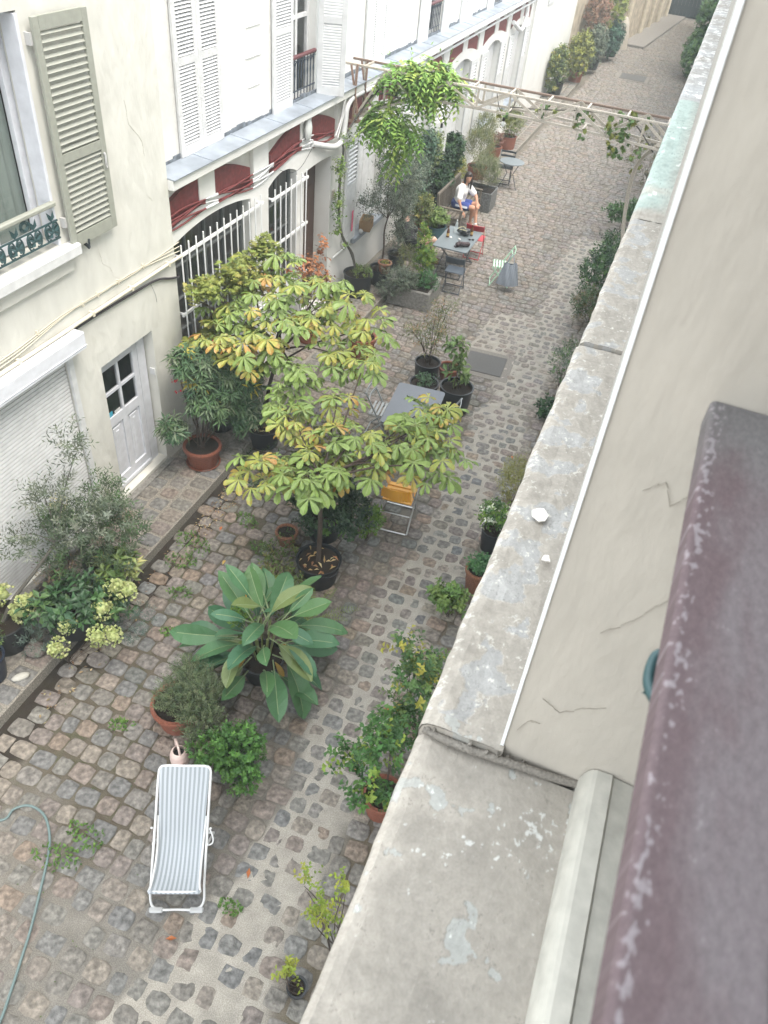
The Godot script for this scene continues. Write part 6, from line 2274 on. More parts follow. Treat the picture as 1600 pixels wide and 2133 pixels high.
# horse-chestnut leaf of 5..7 broad leaflets, hanging from its centre; look 0 green, 1 yellowing, 2 browning
func palmate(sd: int, look: int) -> ArrayMesh:
	var r := RandomNumberGenerator.new()
	r.seed = sd
	var b := MB.new()
	var n := 6 + (sd % 2)
	var green := Color(0.265, 0.355, 0.075).lerp(Color(0.15, 0.27, 0.085), r.randf())
	var yel := Color(0.44, 0.43, 0.075)
	var brown := Color(0.48, 0.20, 0.065)
	for k in n:
		var f := k / (n - 1.0) * 2.0 - 1.0
		var a := f * 2.15
		var L := (0.23 - 0.085 * absf(f)) * r.randf_range(0.82, 1.12)
		var W := L * 0.43
		var d := Vector3(sin(a), 0.05 - 0.30 * r.randf(), cos(a)).normalized()
		var s := d.cross(Vector3.UP).normalized()
		var u := s.cross(d).normalized()
		var dr := r.randf_range(0.15, 0.6)
		var c := green * r.randf_range(0.85, 1.15)
		if look == 1:
			c = green.lerp(yel, r.randf_range(0.2, 0.9))
		elif look == 2:
			c = yel.lerp(brown, r.randf_range(0.0, 0.9)) if r.randf() < 0.6 else green.lerp(yel, 0.6)
		var prof := [0.05, 0.30, 0.72, 1.0, 0.86, 0.06]
		var at := [0.0, 0.26, 0.55, 0.76, 0.92, 1.0]
		var P := []
		for i in 6:
			var t: float = at[i]
			var q := d * L * t - Vector3.UP * (L * dr * t * t)
			var wv := r.randf_range(-0.008, 0.008)
			P.append([q + s * W * 0.5 * prof[i] + u * (0.26 * W * prof[i] + wv), q, q - s * W * 0.5 * prof[i] + u * (0.26 * W * prof[i] - wv)])
		for i in 5:
			var m := c
			if look > 0 and i >= 3:
				m = c.lerp(brown, r.randf_range(0.0, 0.35 + 0.35 * (look - 1)))
			m = m * r.randf_range(0.9, 1.1)
			for h in 2:
				b.col = m * (1.0 if h == 0 else 0.93)
				if h == 0:
					b.quad(P[i][0], P[i + 1][0], P[i + 1][1], P[i][1])
				else:
					b.quad(P[i][1], P[i + 1][1], P[i + 1][2], P[i][2])
		# pale midrib
		b.col = c.lerp(Color(0.34, 0.38, 0.16), 0.6)
		for i in 4:
			var q0: Vector3 = P[i][1] + u * 0.002
			var q1: Vector3 = P[i + 1][1] + u * 0.002
			b.quad(q0 + s * 0.0035, q1 + s * 0.0025, q1 - s * 0.0025, q0 - s * 0.0035)
	# leaf stalk
	b.col = Color(0.20, 0.22, 0.08)
	b.tube([Vector3(0, 0, 0), Vector3(0, 0.02, -0.07), Vector3(0, 0.01, -0.14)], 0.003, 4, false)
	return b.mesh()

var palm := []

func chestnut(called: String, label: String, at: Vector3, potspec: Array, trunk: Array, tips: Array, per: int, autumn: float) -> void:
	var o := thing(called, label, "tree", at)
	pot(o, potspec[0], potspec[1], potspec[2], potspec[3], false)
	var fl := MB.new()
	for i in 26:
		var a := rnd(0, TAU)
		var r = sqrt(rnd(0.05, 1)) * potspec[0] * 0.82
		fl.col = vary(pick([Color(0.42, 0.30, 0.14), Color(0.30, 0.16, 0.08), Color(0.50, 0.42, 0.22)]), 0.2)
		fl.leaf(Vector3(cos(a) * r, potspec[2] * 0.90 + 0.02, sin(a) * r), Vector3(rnd(-1, 1), rnd(0, 0.4), rnd(-1, 1)).normalized(), Vector3.UP, rnd(0.06, 0.12), rnd(0.02, 0.04), 0.4, 0.5, 0.2)
	var fp := part("dry_leaves", fl, mats.leaf, o)
	fp.set_meta("kind", "stuff")
	if potspec.size() > 4:
		var hb := MB.new()
		for s in [0.6, 0.6 + PI]:
			var pts := []
			for i in 7:
				var a: float = s + (i - 3) * 0.12
				pts.append(Vector3(cos(a), 0, sin(a)) * (potspec[0] + 0.03) + Vector3(0, potspec[2] - 0.02 - 0.02 * (1 - pow((i - 3) / 3.0, 2)), 0))
			hb.tube(pts, 0.012, 6)
		part("handle", hb, potspec[3], o)
	var b := MB.new()
	var tp := []
	for q in trunk:
		tp.append(q - at)
	var sp := smooth_path(tp, 5)
	var rr := []
	for i in sp.size():
		rr.append(lerpf(0.036, 0.022, i / (sp.size() - 1.0)) * (1.0 + (0.35 if i == 0 else 0.0)))
	b.tube(sp, rr, 9)
	var fork: Vector3 = sp[-1]
	var tw := sp[int(sp.size() * 0.72)] as Vector3
	part("trunk", b, mats.bark, o)
	for ti in tips.size():
		var tip: Vector3 = tips[ti] - at
		b = MB.new()
		var st := fork if ti % 3 != 2 else tw
		var mid := st.lerp(tip, 0.45) + Vector3(rnd(-0.05, 0.05), 0.10, rnd(-0.05, 0.05))
		b.tube(smooth_path([st, mid, tip], 4), [0.018, 0.017, 0.016, 0.014, 0.013, 0.011, 0.010, 0.009, 0.008], 6, false)
		part("branch", b, mats.bark, o)
		var tone := rnd(0, 1)
		for k in per:
			var a := TAU * k / per + rnd(-0.4, 0.4)
			var out := Vector3(cos(a), 0, sin(a))
			var c := tip + out * rnd(0.03, 0.36) + Vector3.UP * rnd(-0.20, 0.18)
			var look := 0
			var z := tone * 0.5 + rnd(0, 0.5)
			if z < autumn:
				look = 1 if rnd(0, 1) < 0.76 else 2
			var f := (out + Vector3(rnd(-0.3, 0.3), rnd(-0.25, 0.15), rnd(-0.3, 0.3))).normalized()
			var x := (Vector3.UP + rdir() * 0.28).cross(f).normalized()
			var y := f.cross(x)
			var s := rnd(0.6, 1.08)
			var l := part("leaf", palm[look * 4 + rg.randi() % 4], mats.leaf_wax, o)
			l.transform = Transform3D(Basis(x * s, y * s, f * s), c)

func build_plants() -> void:
	for i in 12:
		palm.append(palmate(300 + i, i / 4))
	var tc: Material = mats.terracotta
	var tcp: Material = mats.terracotta_pale
	var bp: Material = mats.black_plastic
	# front chestnut
	chestnut("chestnut_tree", "young chestnut with yellowing leaves in a black handled pot, nearest the large paddle leaved plant", Vector3(-2.74, 0, -6.45), [0.29, 0.235, 0.36, bp, 1],
		[Vector3(-2.74, 0.30, -6.45), Vector3(-2.76, 0.8, -6.50), Vector3(-2.78, 1.25, -6.52), Vector3(-2.80, 1.55, -6.58)],
		[Vector3(-3.50, 1.62, -6.35), Vector3(-3.30, 1.50, -6.75), Vector3(-3.85, 1.68, -7.6), Vector3(-3.50, 1.72, -7.3), Vector3(-3.2, 1.75, -7.9), Vector3(-3.15, 1.98, -8.7), Vector3(-2.75, 1.62, -6.75), Vector3(-2.7, 1.75, -7.3), Vector3(-2.18, 1.72, -8.25), Vector3(-1.85, 1.62, -7.85), Vector3(-1.62, 1.55, -7.55), Vector3(-2.2, 1.72, -7.6), Vector3(-2.35, 1.62, -7.15), Vector3(-2.9, 1.62, -6.35), Vector3(-1.85, 1.75, -8.35), Vector3(-2.05, 1.65, -7.55), Vector3(-2.9, 1.7, -7.0), Vector3(-3.0, 1.6, -6.6)], 15, 0.45)
	# rear chestnut
	chestnut("chestnut_tree", "broader chestnut with browning leaf tips behind, standing before the barred window", Vector3(-4.75, 0, -8.75), [0.26, 0.21, 0.33, bp],
		[Vector3(-4.75, 0.28, -8.75), Vector3(-4.70, 0.9, -8.8), Vector3(-4.60, 1.35, -8.8), Vector3(-4.5, 1.7, -8.85)],
		[Vector3(-5.15, 2.10, -8.1), Vector3(-5.3, 2.30, -8.7), Vector3(-5.35, 2.5, -9.5), Vector3(-5.0, 2.50, -9.1), Vector3(-4.95, 2.60, -9.8), Vector3(-4.55, 2.45, -9.3), Vector3(-4.20, 2.45, -9.7), Vector3(-3.75, 2.30, -9.55), Vector3(-3.35, 2.12, -9.35), Vector3(-3.60, 1.95, -8.75), Vector3(-4.0, 2.15, -8.95), Vector3(-4.4, 2.2, -8.6), Vector3(-3.90, 1.85, -8.15), Vector3(-4.7, 2.05, -8.05), Vector3(-4.35, 1.95, -8.2), Vector3(-4.6, 2.35, -8.9), Vector3(-4.1, 2.3, -9.3), Vector3(-4.5, 2.1, -8.4), Vector3(-5.05, 2.25, -8.5)], 15, 0.42)
	# maple in front of the grille
	var o := thing("maple_tree", "slender maple with small olive yellow leaves in front of the first barred window", "tree", Vector3(-5.45, KERB, -8.62))
	pot(o, 0.20, 0.17, 0.30, bp, false)
	var b := MB.new()
	b.tube(smooth_path([Vector3(0, 0.26, 0), Vector3(-0.04, 0.8, 0.1), Vector3(0.02, 1.2, 0.02), Vector3(-0.03, 1.7, 0.05), Vector3(0.1, 2.2, -0.2)], 5), 0.024, 8)
	b.tube(smooth_path([Vector3(-0.02, 1.5, 0.05), Vector3(0.15, 2.0, -0.3), Vector3(0.25, 2.3, -0.8)], 4), 0.012, 6)
	b.tube(smooth_path([Vector3(0.0, 1.7, 0.05), Vector3(0.1, 2.2, 0.25), Vector3(0.1, 2.4, 0.5)], 4), 0.010, 6)
	part("trunk", b, mats.bark, o)
	b = MB.new()
	var mcol := [Color(0.21, 0.235, 0.055), Color(0.17, 0.21, 0.05), Color(0.26, 0.255, 0.07), Color(0.18, 0.22, 0.055), Color(0.20, 0.235, 0.06)]
	for q in [[Vector3(0.10, 2.52, 0.40), Vector3(0.2, 0.16, 0.35), 52], [Vector3(0.20, 2.50, -0.30), Vector3(0.28, 0.17, 0.45), 70], [Vector3(0.28, 2.62, -0.95), Vector3(0.22, 0.2, 0.38), 60], [Vector3(0.20, 2.22, -0.55), Vector3(0.28, 0.14, 0.4), 46], [Vector3(0.06, 1.78, 0.12), Vector3(0.16, 0.2, 0.22), 34], [Vector3(0.05, 1.40, 0.15), Vector3(0.17, 0.17, 0.22), 26]]:
		for i in q[2]:
			var c: Vector3 = q[0] + rdir() * q[1] * sqrt(rnd(0, 1))
			var tone: Color = vary(pick(mcol), 0.15)
			for j in 4:
				var lc := c + rdir() * 0.055
				var d := (rdir() + Vector3.DOWN * 0.3).normalized()
				var s := d.cross(Vector3.UP + rdir() * 0.3).normalized()
				b.col = vary(tone, 0.1)
				for k in 5:
					var a := (k - 2) * 0.62
					b.leaf2(lc, (d * cos(a) + s * sin(a)).normalized(), Vector3.UP + rdir() * 0.3, 0.075 - 0.008 * absf(k - 2), 0.032)
	part("foliage", b, mats.leaf, o)
	# withered shrub
	shrub("withered_shrub", "withered shrub with dry orange brown leaves before the brown door", Vector3(-5.45, KERB, -11.75), {"pot": [0.16, 0.13, 0.24, tc, true], "cat": "shrub", "clumps": [[Vector3(-0.05, 1.55, 0.35), Vector3(0.16, 0.22, 0.22)], [Vector3(0, 1.35, -0.1), Vector3(0.2, 0.35, 0.35)], [Vector3(0.0, 1.5, -0.55), Vector3(0.15, 0.45, 0.15)], [Vector3(0.05, 0.9, -0.6), Vector3(0.2, 0.35, 0.25)]], "n": 85, "per": 6, "leaf": [0.075, 0.045], "twig": 0.16, "stems": 9, "sr": 0.008, "cols": [Color(0.30, 0.12, 0.05), Color(0.36, 0.16, 0.075), Color(0.22, 0.095, 0.05)], "opt": {"droop": 0.7}})
	# oleander
	o = shrub("oleander", "tall oleander with narrow leaves and red flowers in terracotta pot by the white door", Vector3(-5.22, KERB, -7.72), {"pot": [0.27, 0.20, 0.33, tc, true], "saucer": true, "clumps": [[Vector3(-0.02, 1.58, -0.1), Vector3(0.30, 0.36, 0.32)], [Vector3(0.26, 1.30, -0.35), Vector3(0.30, 0.36, 0.32)], [Vector3(-0.05, 1.80, 0.22), Vector3(0.16, 0.25, 0.16)], [Vector3(0.22, 0.95, -0.15), Vector3(0.26, 0.30, 0.26)], [Vector3(0.42, 0.78, -0.50), Vector3(0.24, 0.42, 0.24)], [Vector3(0.45, 1.35, -0.62), Vector3(0.26, 0.3, 0.26)], [Vector3(-0.16, 0.80, 0.42), Vector3(0.20, 0.20, 0.18)], [Vector3(0.10, 1.15, 0.12), Vector3(0.2, 0.26, 0.2)]], "n": 330, "per": 12, "leaf": [0.165, 0.032], "twig": 0.10, "stems": 11, "sr": 0.014, "cols": [Color(0.085, 0.15, 0.07), Color(0.115, 0.18, 0.09), Color(0.15, 0.195, 0.12), Color(0.06, 0.115, 0.06)], "opt": {"four": true, "up": 0.9, "droop": 0.35, "along": 0.5, "tip": Color(0.36, 0.32, 0.05), "tip_share": 0.03}})
	b = MB.new()
	for q in [Vector3(-0.1, 1.98, 0.1), Vector3(0.12, 1.9, -0.3), Vector3(-0.15, 1.55, 0.3), Vector3(-0.12, 1.35, 0.28), Vector3(0.5, 1.2, -0.6)]:
		b = MB.new()
		for k in 7:
			b.col = Color(0.55, 0.03, 0.05)
			b.leaf(q + rdir() * 0.035, (rdir() + Vector3.UP * 0.5).normalized(), Vector3.UP, 0.035, 0.022)
		part("flower", b, mats.petal, o)
	paddle_plant()
	hydrangeas()
	# rosemary and its neighbours near the lounger
	shrub("rosemary", "grey green rosemary in a wide terracotta pot behind the watering can", Vector3(-3.20, 0, -3.86), {"pot": [0.27, 0.20, 0.34, tc, true], "clumps": [[Vector3(0.05, 0.55, 0.05), Vector3(0.26, 0.26, 0.24)], [Vector3(0.30, 0.62, -0.02), Vector3(0.26, 0.34, 0.26)], [Vector3(0.42, 0.45, 0.18), Vector3(0.25, 0.34, 0.22)], [Vector3(0.10, 0.72, -0.15), Vector3(0.22, 0.2, 0.2)]], "n": 760, "per": 16, "leaf": [0.034, 0.009], "twig": 0.16, "stems": 12, "sr": 0.006, "cols": [Color(0.10, 0.135, 0.065), Color(0.13, 0.155, 0.085), Color(0.075, 0.105, 0.055)], "opt": {"up": 0.9, "along": 0.9}})
	shrub("leafy_bush", "dense bright green small leaved bush beside the head of the striped lounger", Vector3(-2.36, 0, -3.62), {"pot": [0.2, 0.16, 0.25, bp, false], "clumps": [[Vector3(0.08, 0.50, 0.02), Vector3(0.30, 0.22, 0.26)], [Vector3(-0.20, 0.42, 0.15), Vector3(0.24, 0.2, 0.22)], [Vector3(0.18, 0.34, 0.22), Vector3(0.22, 0.24, 0.18)]], "n": 330, "per": 9, "leaf": [0.042, 0.026], "twig": 0.08, "stems": 10, "sr": 0.006, "cols": [Color(0.07, 0.16, 0.035), Color(0.09, 0.20, 0.045), Color(0.05, 0.12, 0.03)], "opt": {"up": 0.6}})
	# dark evergreen behind the chestnut pot
	shrub("dark_shrub", "dark glossy evergreen shrub directly behind the front chestnut trunk", Vector3(-3.02, 0, -7.25), {"pot": [0.26, 0.21, 0.36, bp, false], "clumps": [[Vector3(-0.35, 0.85, 0.0), Vector3(0.36, 0.40, 0.34)], [Vector3(0.15, 0.90, 0.1), Vector3(0.38, 0.40, 0.34)], [Vector3(0.45, 0.62, 0.12), Vector3(0.28, 0.36, 0.28)], [Vector3(0.0, 0.55, 0.28), Vector3(0.40, 0.28, 0.2)]], "n": 330, "per": 8, "leaf": [0.085, 0.045], "twig": 0.14, "stems": 9, "sr": 0.012, "mat": mats.leaf_wax, "cols": DEEP, "opt": {"four": true, "up": 0.5, "tip": Color(0.12, 0.24, 0.05), "tip_share": 0.05}})
	shrub("small_shrub", "yellow green small shrub right of the dark evergreen by the orange chair", Vector3(-2.42, 0, -7.42), {"clumps": [[Vector3(0.0, 0.36, 0), Vector3(0.22, 0.28, 0.22)]], "n": 70, "per": 7, "leaf": [0.07, 0.03], "stems": 5, "sr": 0.006, "cols": BRIGHT})
	# little terracotta pot
	o = thing("small_pot", "small empty looking terracotta pot of soil left of the chestnut pot", "flower pot", Vector3(-3.40, 0, -6.85))
	pot(o, 0.145, 0.10, 0.24, tcp, true)
	b = MB.new()
	for i in 30:
		b.col = vary(pick(MID), 0.2)
		b.leaf2(Vector3(rnd(-0.09, 0.09), 0.215, rnd(-0.09, 0.09)), (rdir() + Vector3.UP).normalized(), Vector3.UP, 0.03, 0.014)
	part("sprouts", b, mats.leaf, o)
	# feathery fern and orange flowers
	o = thing("fern", "feathery yellow green fern between the paddle leaved plant and the chestnut pot", "fern", Vector3(-2.42, 0, -5.62))
	b = MB.new()
	for k in 26:
		var a := rnd(0, TAU)
		var L := rnd(0.30, 0.52)
		var dir := Vector3(cos(a), 1.3, sin(a)).normalized()
		var q := Vector3(rnd(-0.05, 0.05), 0.12, rnd(-0.05, 0.05))
		var tone := vary(Color(0.16, 0.21, 0.055), 0.25)
		for i in 16:
			dir = (dir + Vector3.DOWN * 0.085).normalized()
			q += dir * L / 14.0
			var s := dir.cross(Vector3.UP).normalized()
			var ll := 0.075 * sin(PI * (i + 2) / 19.0)
			b.col = vary(tone, 0.08)
			for sg in [-1.0, 1.0]:
				b.leaf2(q, (s * sg + dir * 0.45).normalized(), Vector3.UP, ll, 0.013)
	part("fronds", b, mats.leaf, o)
	o = thing("flowering_weed", "leafy weed with orange flowers rising among the paddle leaves", "flower", Vector3(-2.98, 0, -5.02))
	b = MB.new()
	twigs(b, Vector3(0.0, 0.55, 0.1), Vector3(0.16, 0.5, 0.16), 40, 7, 0.06, 0.03, 0.15, BRIGHT, {"up": 1.0})
	part("foliage", b, mats.leaf, o)
	b = MB.new()
	for q in [Vector3(0.02, 1.05, 0.08), Vector3(0.06, 1.02, 0.1), Vector3(0.65, 0.9, 0.15), Vector3(0.9, 0.45, -0.35)]:
		b = MB.new()
		for k in 8:
			b.col = vary(Color(0.75, 0.36, 0.02), 0.1)
			var a := TAU * k / 8.0
			b.leaf(q, Vector3(cos(a), 0.35, sin(a)).normalized(), Vector3.UP, 0.030, 0.020)
		part("flower", b, mats.petal, o)
	shrub("wild_greens", "loose patch of tall weeds growing between the stones behind the paddle leaved plant", Vector3(-3.05, 0, -5.95), {"cat": "weeds", "clumps": [[Vector3(0, 0.22, 0), Vector3(0.45, 0.22, 0.38)], [Vector3(-0.3, 0.15, -0.6), Vector3(0.3, 0.14, 0.3)], [Vector3(0.25, 0.3, 0.3), Vector3(0.2, 0.25, 0.2)]], "n": 170, "per": 6, "leaf": [0.055, 0.028], "stems": 10, "sr": 0.004, "spread": 0.3, "cols": [Color(0.10, 0.15, 0.04), Color(0.14, 0.19, 0.05), Color(0.08, 0.12, 0.04), Color(0.2, 0.2, 0.07)]})
	# pots in the middle, right of the table
	shrub("bamboo", "wispy olive green bamboo like shrub in a square black pot left of the manhole cover", Vector3(-3.05, 0, -11.75), {"pot": [0.23, 0.19, 0.42, bp, false], "clumps": [[Vector3(0.0, 1.0, 0), Vector3(0.36, 0.42, 0.32)], [Vector3(0.12, 1.38, -0.1), Vector3(0.30, 0.30, 0.28)], [Vector3(-0.3, 1.0, 0.15), Vector3(0.2, 0.28, 0.2)]], "n": 150, "per": 7, "leaf": [0.085, 0.016], "twig": 0.2, "stems": 9, "sr": 0.007, "cols": [Color(0.115, 0.14, 0.055), Color(0.16, 0.165, 0.08), Color(0.09, 0.115, 0.05)], "opt": {"droop": 0.5, "tip": Color(0.24, 0.16, 0.09), "tip_share": 0.15}})
	shrub("potted_sapling", "sapling with large light green leaves in the large round black pot by the manhole", Vector3(-2.31, 0, -11.1), {"pot": [0.285, 0.235, 0.50, bp, false], "clumps": [[Vector3(-0.16, 1.02, -0.15), Vector3(0.20, 0.30, 0.2)], [Vector3(-0.05, 0.75, 0.0), Vector3(0.2, 0.22, 0.2)]], "n": 24, "per": 5, "leaf": [0.15, 0.085], "twig": 0.14, "stems": 3, "sr": 0.014, "mat": mats.leaf_wax, "cols": [Color(0.11, 0.19, 0.05), Color(0.16, 0.23, 0.06)], "opt": {"four": true, "droop": 0.4}})
	shrub("potted_herb", "low blue green herb in a round black pot just in front of the bamboo pot", Vector3(-2.92, 0, -11.22), {"pot": [0.25, 0.21, 0.32, bp, false], "clumps": [[Vector3(0.02, 0.38, 0.02), Vector3(0.16, 0.14, 0.14)]], "n": 40, "per": 7, "leaf": [0.05, 0.026], "stems": 4, "sr": 0.005, "cols": [Color(0.07, 0.13, 0.07), Color(0.09, 0.16, 0.09)]})
	o = thing("terracotta_pot", "empty orange terracotta pot behind the large round black pot", "flower pot", Vector3(-2.72, 0, -12.05))
	pot(o, 0.19, 0.13, 0.26, tc, true)
	shrub("terracotta_planting", "terracotta pot with trailing leaves at the kerb right of the rear chestnut", Vector3(-4.42, 0, -12.0), {"pot": [0.25, 0.19, 0.42, tc, true], "clumps": [[Vector3(-0.05, 0.46, 0.05), Vector3(0.22, 0.10, 0.2)]], "n": 30, "per": 6, "leaf": [0.08, 0.035], "stems": 3, "sr": 0.006, "cols": BRIGHT})
	shrub("creeping_weeds", "low weeds and dry leaves along the kerb beneath the chestnuts", Vector3(-4.35, 0, -8.6), {"cat": "weeds", "clumps": [[Vector3(-0.1, 0.10, 0.6), Vector3(0.45, 0.12, 0.7)], [Vector3(0.4, 0.12, -0.4), Vector3(0.5, 0.14, 0.6)], [Vector3(0.7, 0.18, 0.4), Vector3(0.4, 0.2, 0.4)]], "n": 200, "per": 6, "leaf": [0.05, 0.026], "stems": 5, "sr": 0.004, "spread": 0.4, "cols": [Color(0.06, 0.10, 0.045), Color(0.09, 0.13, 0.05), Color(0.05, 0.08, 0.04)]})
	shrub("potted_euphorbia", "bushy green plant in a dark pot at the wall behind the oleander", Vector3(-5.3, KERB, -8.95), {"pot": [0.2, 0.16, 0.28, bp, false], "clumps": [[Vector3(0.1, 0.75, 0.1), Vector3(0.34, 0.42, 0.32)], [Vector3(0.35, 0.45, 0.2), Vector3(0.22, 0.25, 0.22)]], "n": 120, "per": 10, "leaf": [0.11, 0.022], "twig": 0.1, "stems": 7, "sr": 0.008, "cols": [Color(0.10, 0.16, 0.06), Color(0.075, 0.13, 0.055)], "opt": {"up": 0.8}})
	vine_and_wisteria()
	# olive in a black pot, a second pot standing on its soil
	shrub("olive_tree", "grey leaved olive tree in a black pot by the shuttered window", Vector3(-5.15, KERB, -14.75), {"cat": "tree", "pot": [0.24, 0.20, 0.36, bp, false], "clumps": [[Vector3(-0.1, 1.75, -0.2), Vector3(0.36, 0.50, 0.36)], [Vector3(0.15, 2.05, -0.6), Vector3(0.34, 0.45, 0.34)], [Vector3(-0.2, 2.2, -0.5), Vector3(0.30, 0.35, 0.3)], [Vector3(0.2, 1.55, -0.45), Vector3(0.34, 0.36, 0.34)], [Vector3(-0.25, 1.7, 0.35), Vector3(0.24, 0.3, 0.26)]], "n": 420, "per": 12, "leaf": [0.065, 0.018], "trunk": [Vector3(0.02, 0.75, -0.03), Vector3(-0.02, 1.1, -0.08), Vector3(0.0, 1.35, -0.15)], "tr": 0.024, "twig": 0.22, "stems": 7, "sr": 0.011, "spread": 0.01, "bark": mats.bark, "cols": OLIVE, "opt": {"up": 0.5}})
	o = thing("terracotta_pot", "small terracotta pot with moss standing on the soil of the olive pot", "flower pot", Vector3(-5.02, KERB + 0.33, -14.62), 0.0)
	pot(o, 0.14, 0.10, 0.23, tcp, true)
	b = MB.new()
	twigs(b, Vector3(0, 0.22, 0), Vector3(0.10, 0.04, 0.10), 26, 6, 0.03, 0.014, 0.04, YELLOWISH, {})
	part("moss", b, mats.leaf, o)
	# stone trough with three shrubs
	o = thing("stone_trough", "grey stone trough holding three clipped shrubs near the bottle table", "planter", Vector3(-4.35, 0, -14.72), 0.03)
	b = MB.new()
	b.box(Vector3(-0.46, 0, -0.44), Vector3(0.46, 0.40, 0.44), 0.015)
	part("trough", b, mats.cement, o)
	b = MB.new()
	b.box(Vector3(-0.40, 0.37, -0.38), Vector3(0.40, 0.408, 0.38))
	part("soil", b, mats.soil, o)
	shrub("grey_shrub", "grey green fine shrub spilling over the front of the stone trough", Vector3(-4.58, 0.40, -14.48), {"clumps": [[Vector3(-0.08, 0.14, 0.10), Vector3(0.42, 0.28, 0.34)], [Vector3(0.15, 0.16, 0.16), Vector3(0.32, 0.24, 0.28)], [Vector3(-0.15, -0.08, 0.32), Vector3(0.34, 0.2, 0.16)]], "n": 430, "per": 9, "leaf": [0.034, 0.018], "twig": 0.1, "stems": 8, "sr": 0.005, "cols": GREY, "opt": {}})
	shrub("golden_shrub", "upright golden green shrub at the back of the stone trough", Vector3(-4.28, 0.40, -14.95), {"clumps": [[Vector3(0, 0.34, 0), Vector3(0.26, 0.34, 0.24)], [Vector3(-0.05, 0.72, -0.02), Vector3(0.20, 0.34, 0.2)], [Vector3(0.12, 0.5, 0.12), Vector3(0.2, 0.3, 0.18)], [Vector3(-0.1, 0.98, -0.05), Vector3(0.10, 0.22, 0.1)]], "n": 330, "per": 9, "leaf": [0.042, 0.022], "twig": 0.1, "stems": 7, "sr": 0.007, "cols": [Color(0.10, 0.20, 0.025), Color(0.15, 0.25, 0.03), Color(0.07, 0.15, 0.03)], "opt": {"up": 0.9, "tip": Color(0.22, 0.30, 0.04), "tip_share": 0.25}})
	shrub("green_shrub", "dark green rounded shrub at the right corner of the stone trough", Vector3(-4.05, 0.38, -14.60), {"clumps": [[Vector3(0.02, 0.14, 0.02), Vector3(0.25, 0.28, 0.25)]], "n": 150, "per": 9, "leaf": [0.036, 0.02], "stems": 5, "sr": 0.005, "cols": [Color(0.035, 0.11, 0.035), Color(0.05, 0.14, 0.045)]})
	shrub("feathery_shrub", "feathery olive shrub at the left back of the stone trough", Vector3(-4.66, 0.40, -14.98), {"clumps": [[Vector3(0, 0.30, 0), Vector3(0.24, 0.36, 0.24)]], "n": 150, "per": 9, "leaf": [0.045, 0.009], "twig": 0.14, "stems": 6, "sr": 0.005, "cols": [Color(0.12, 0.15, 0.045), Color(0.16, 0.17, 0.06)], "opt": {"up": 1.0}})
	# greenery round the bench: [name, label, at, clumps, n, leaf, cols, opt, pot]
	var zb: Material = mats.zinc_box
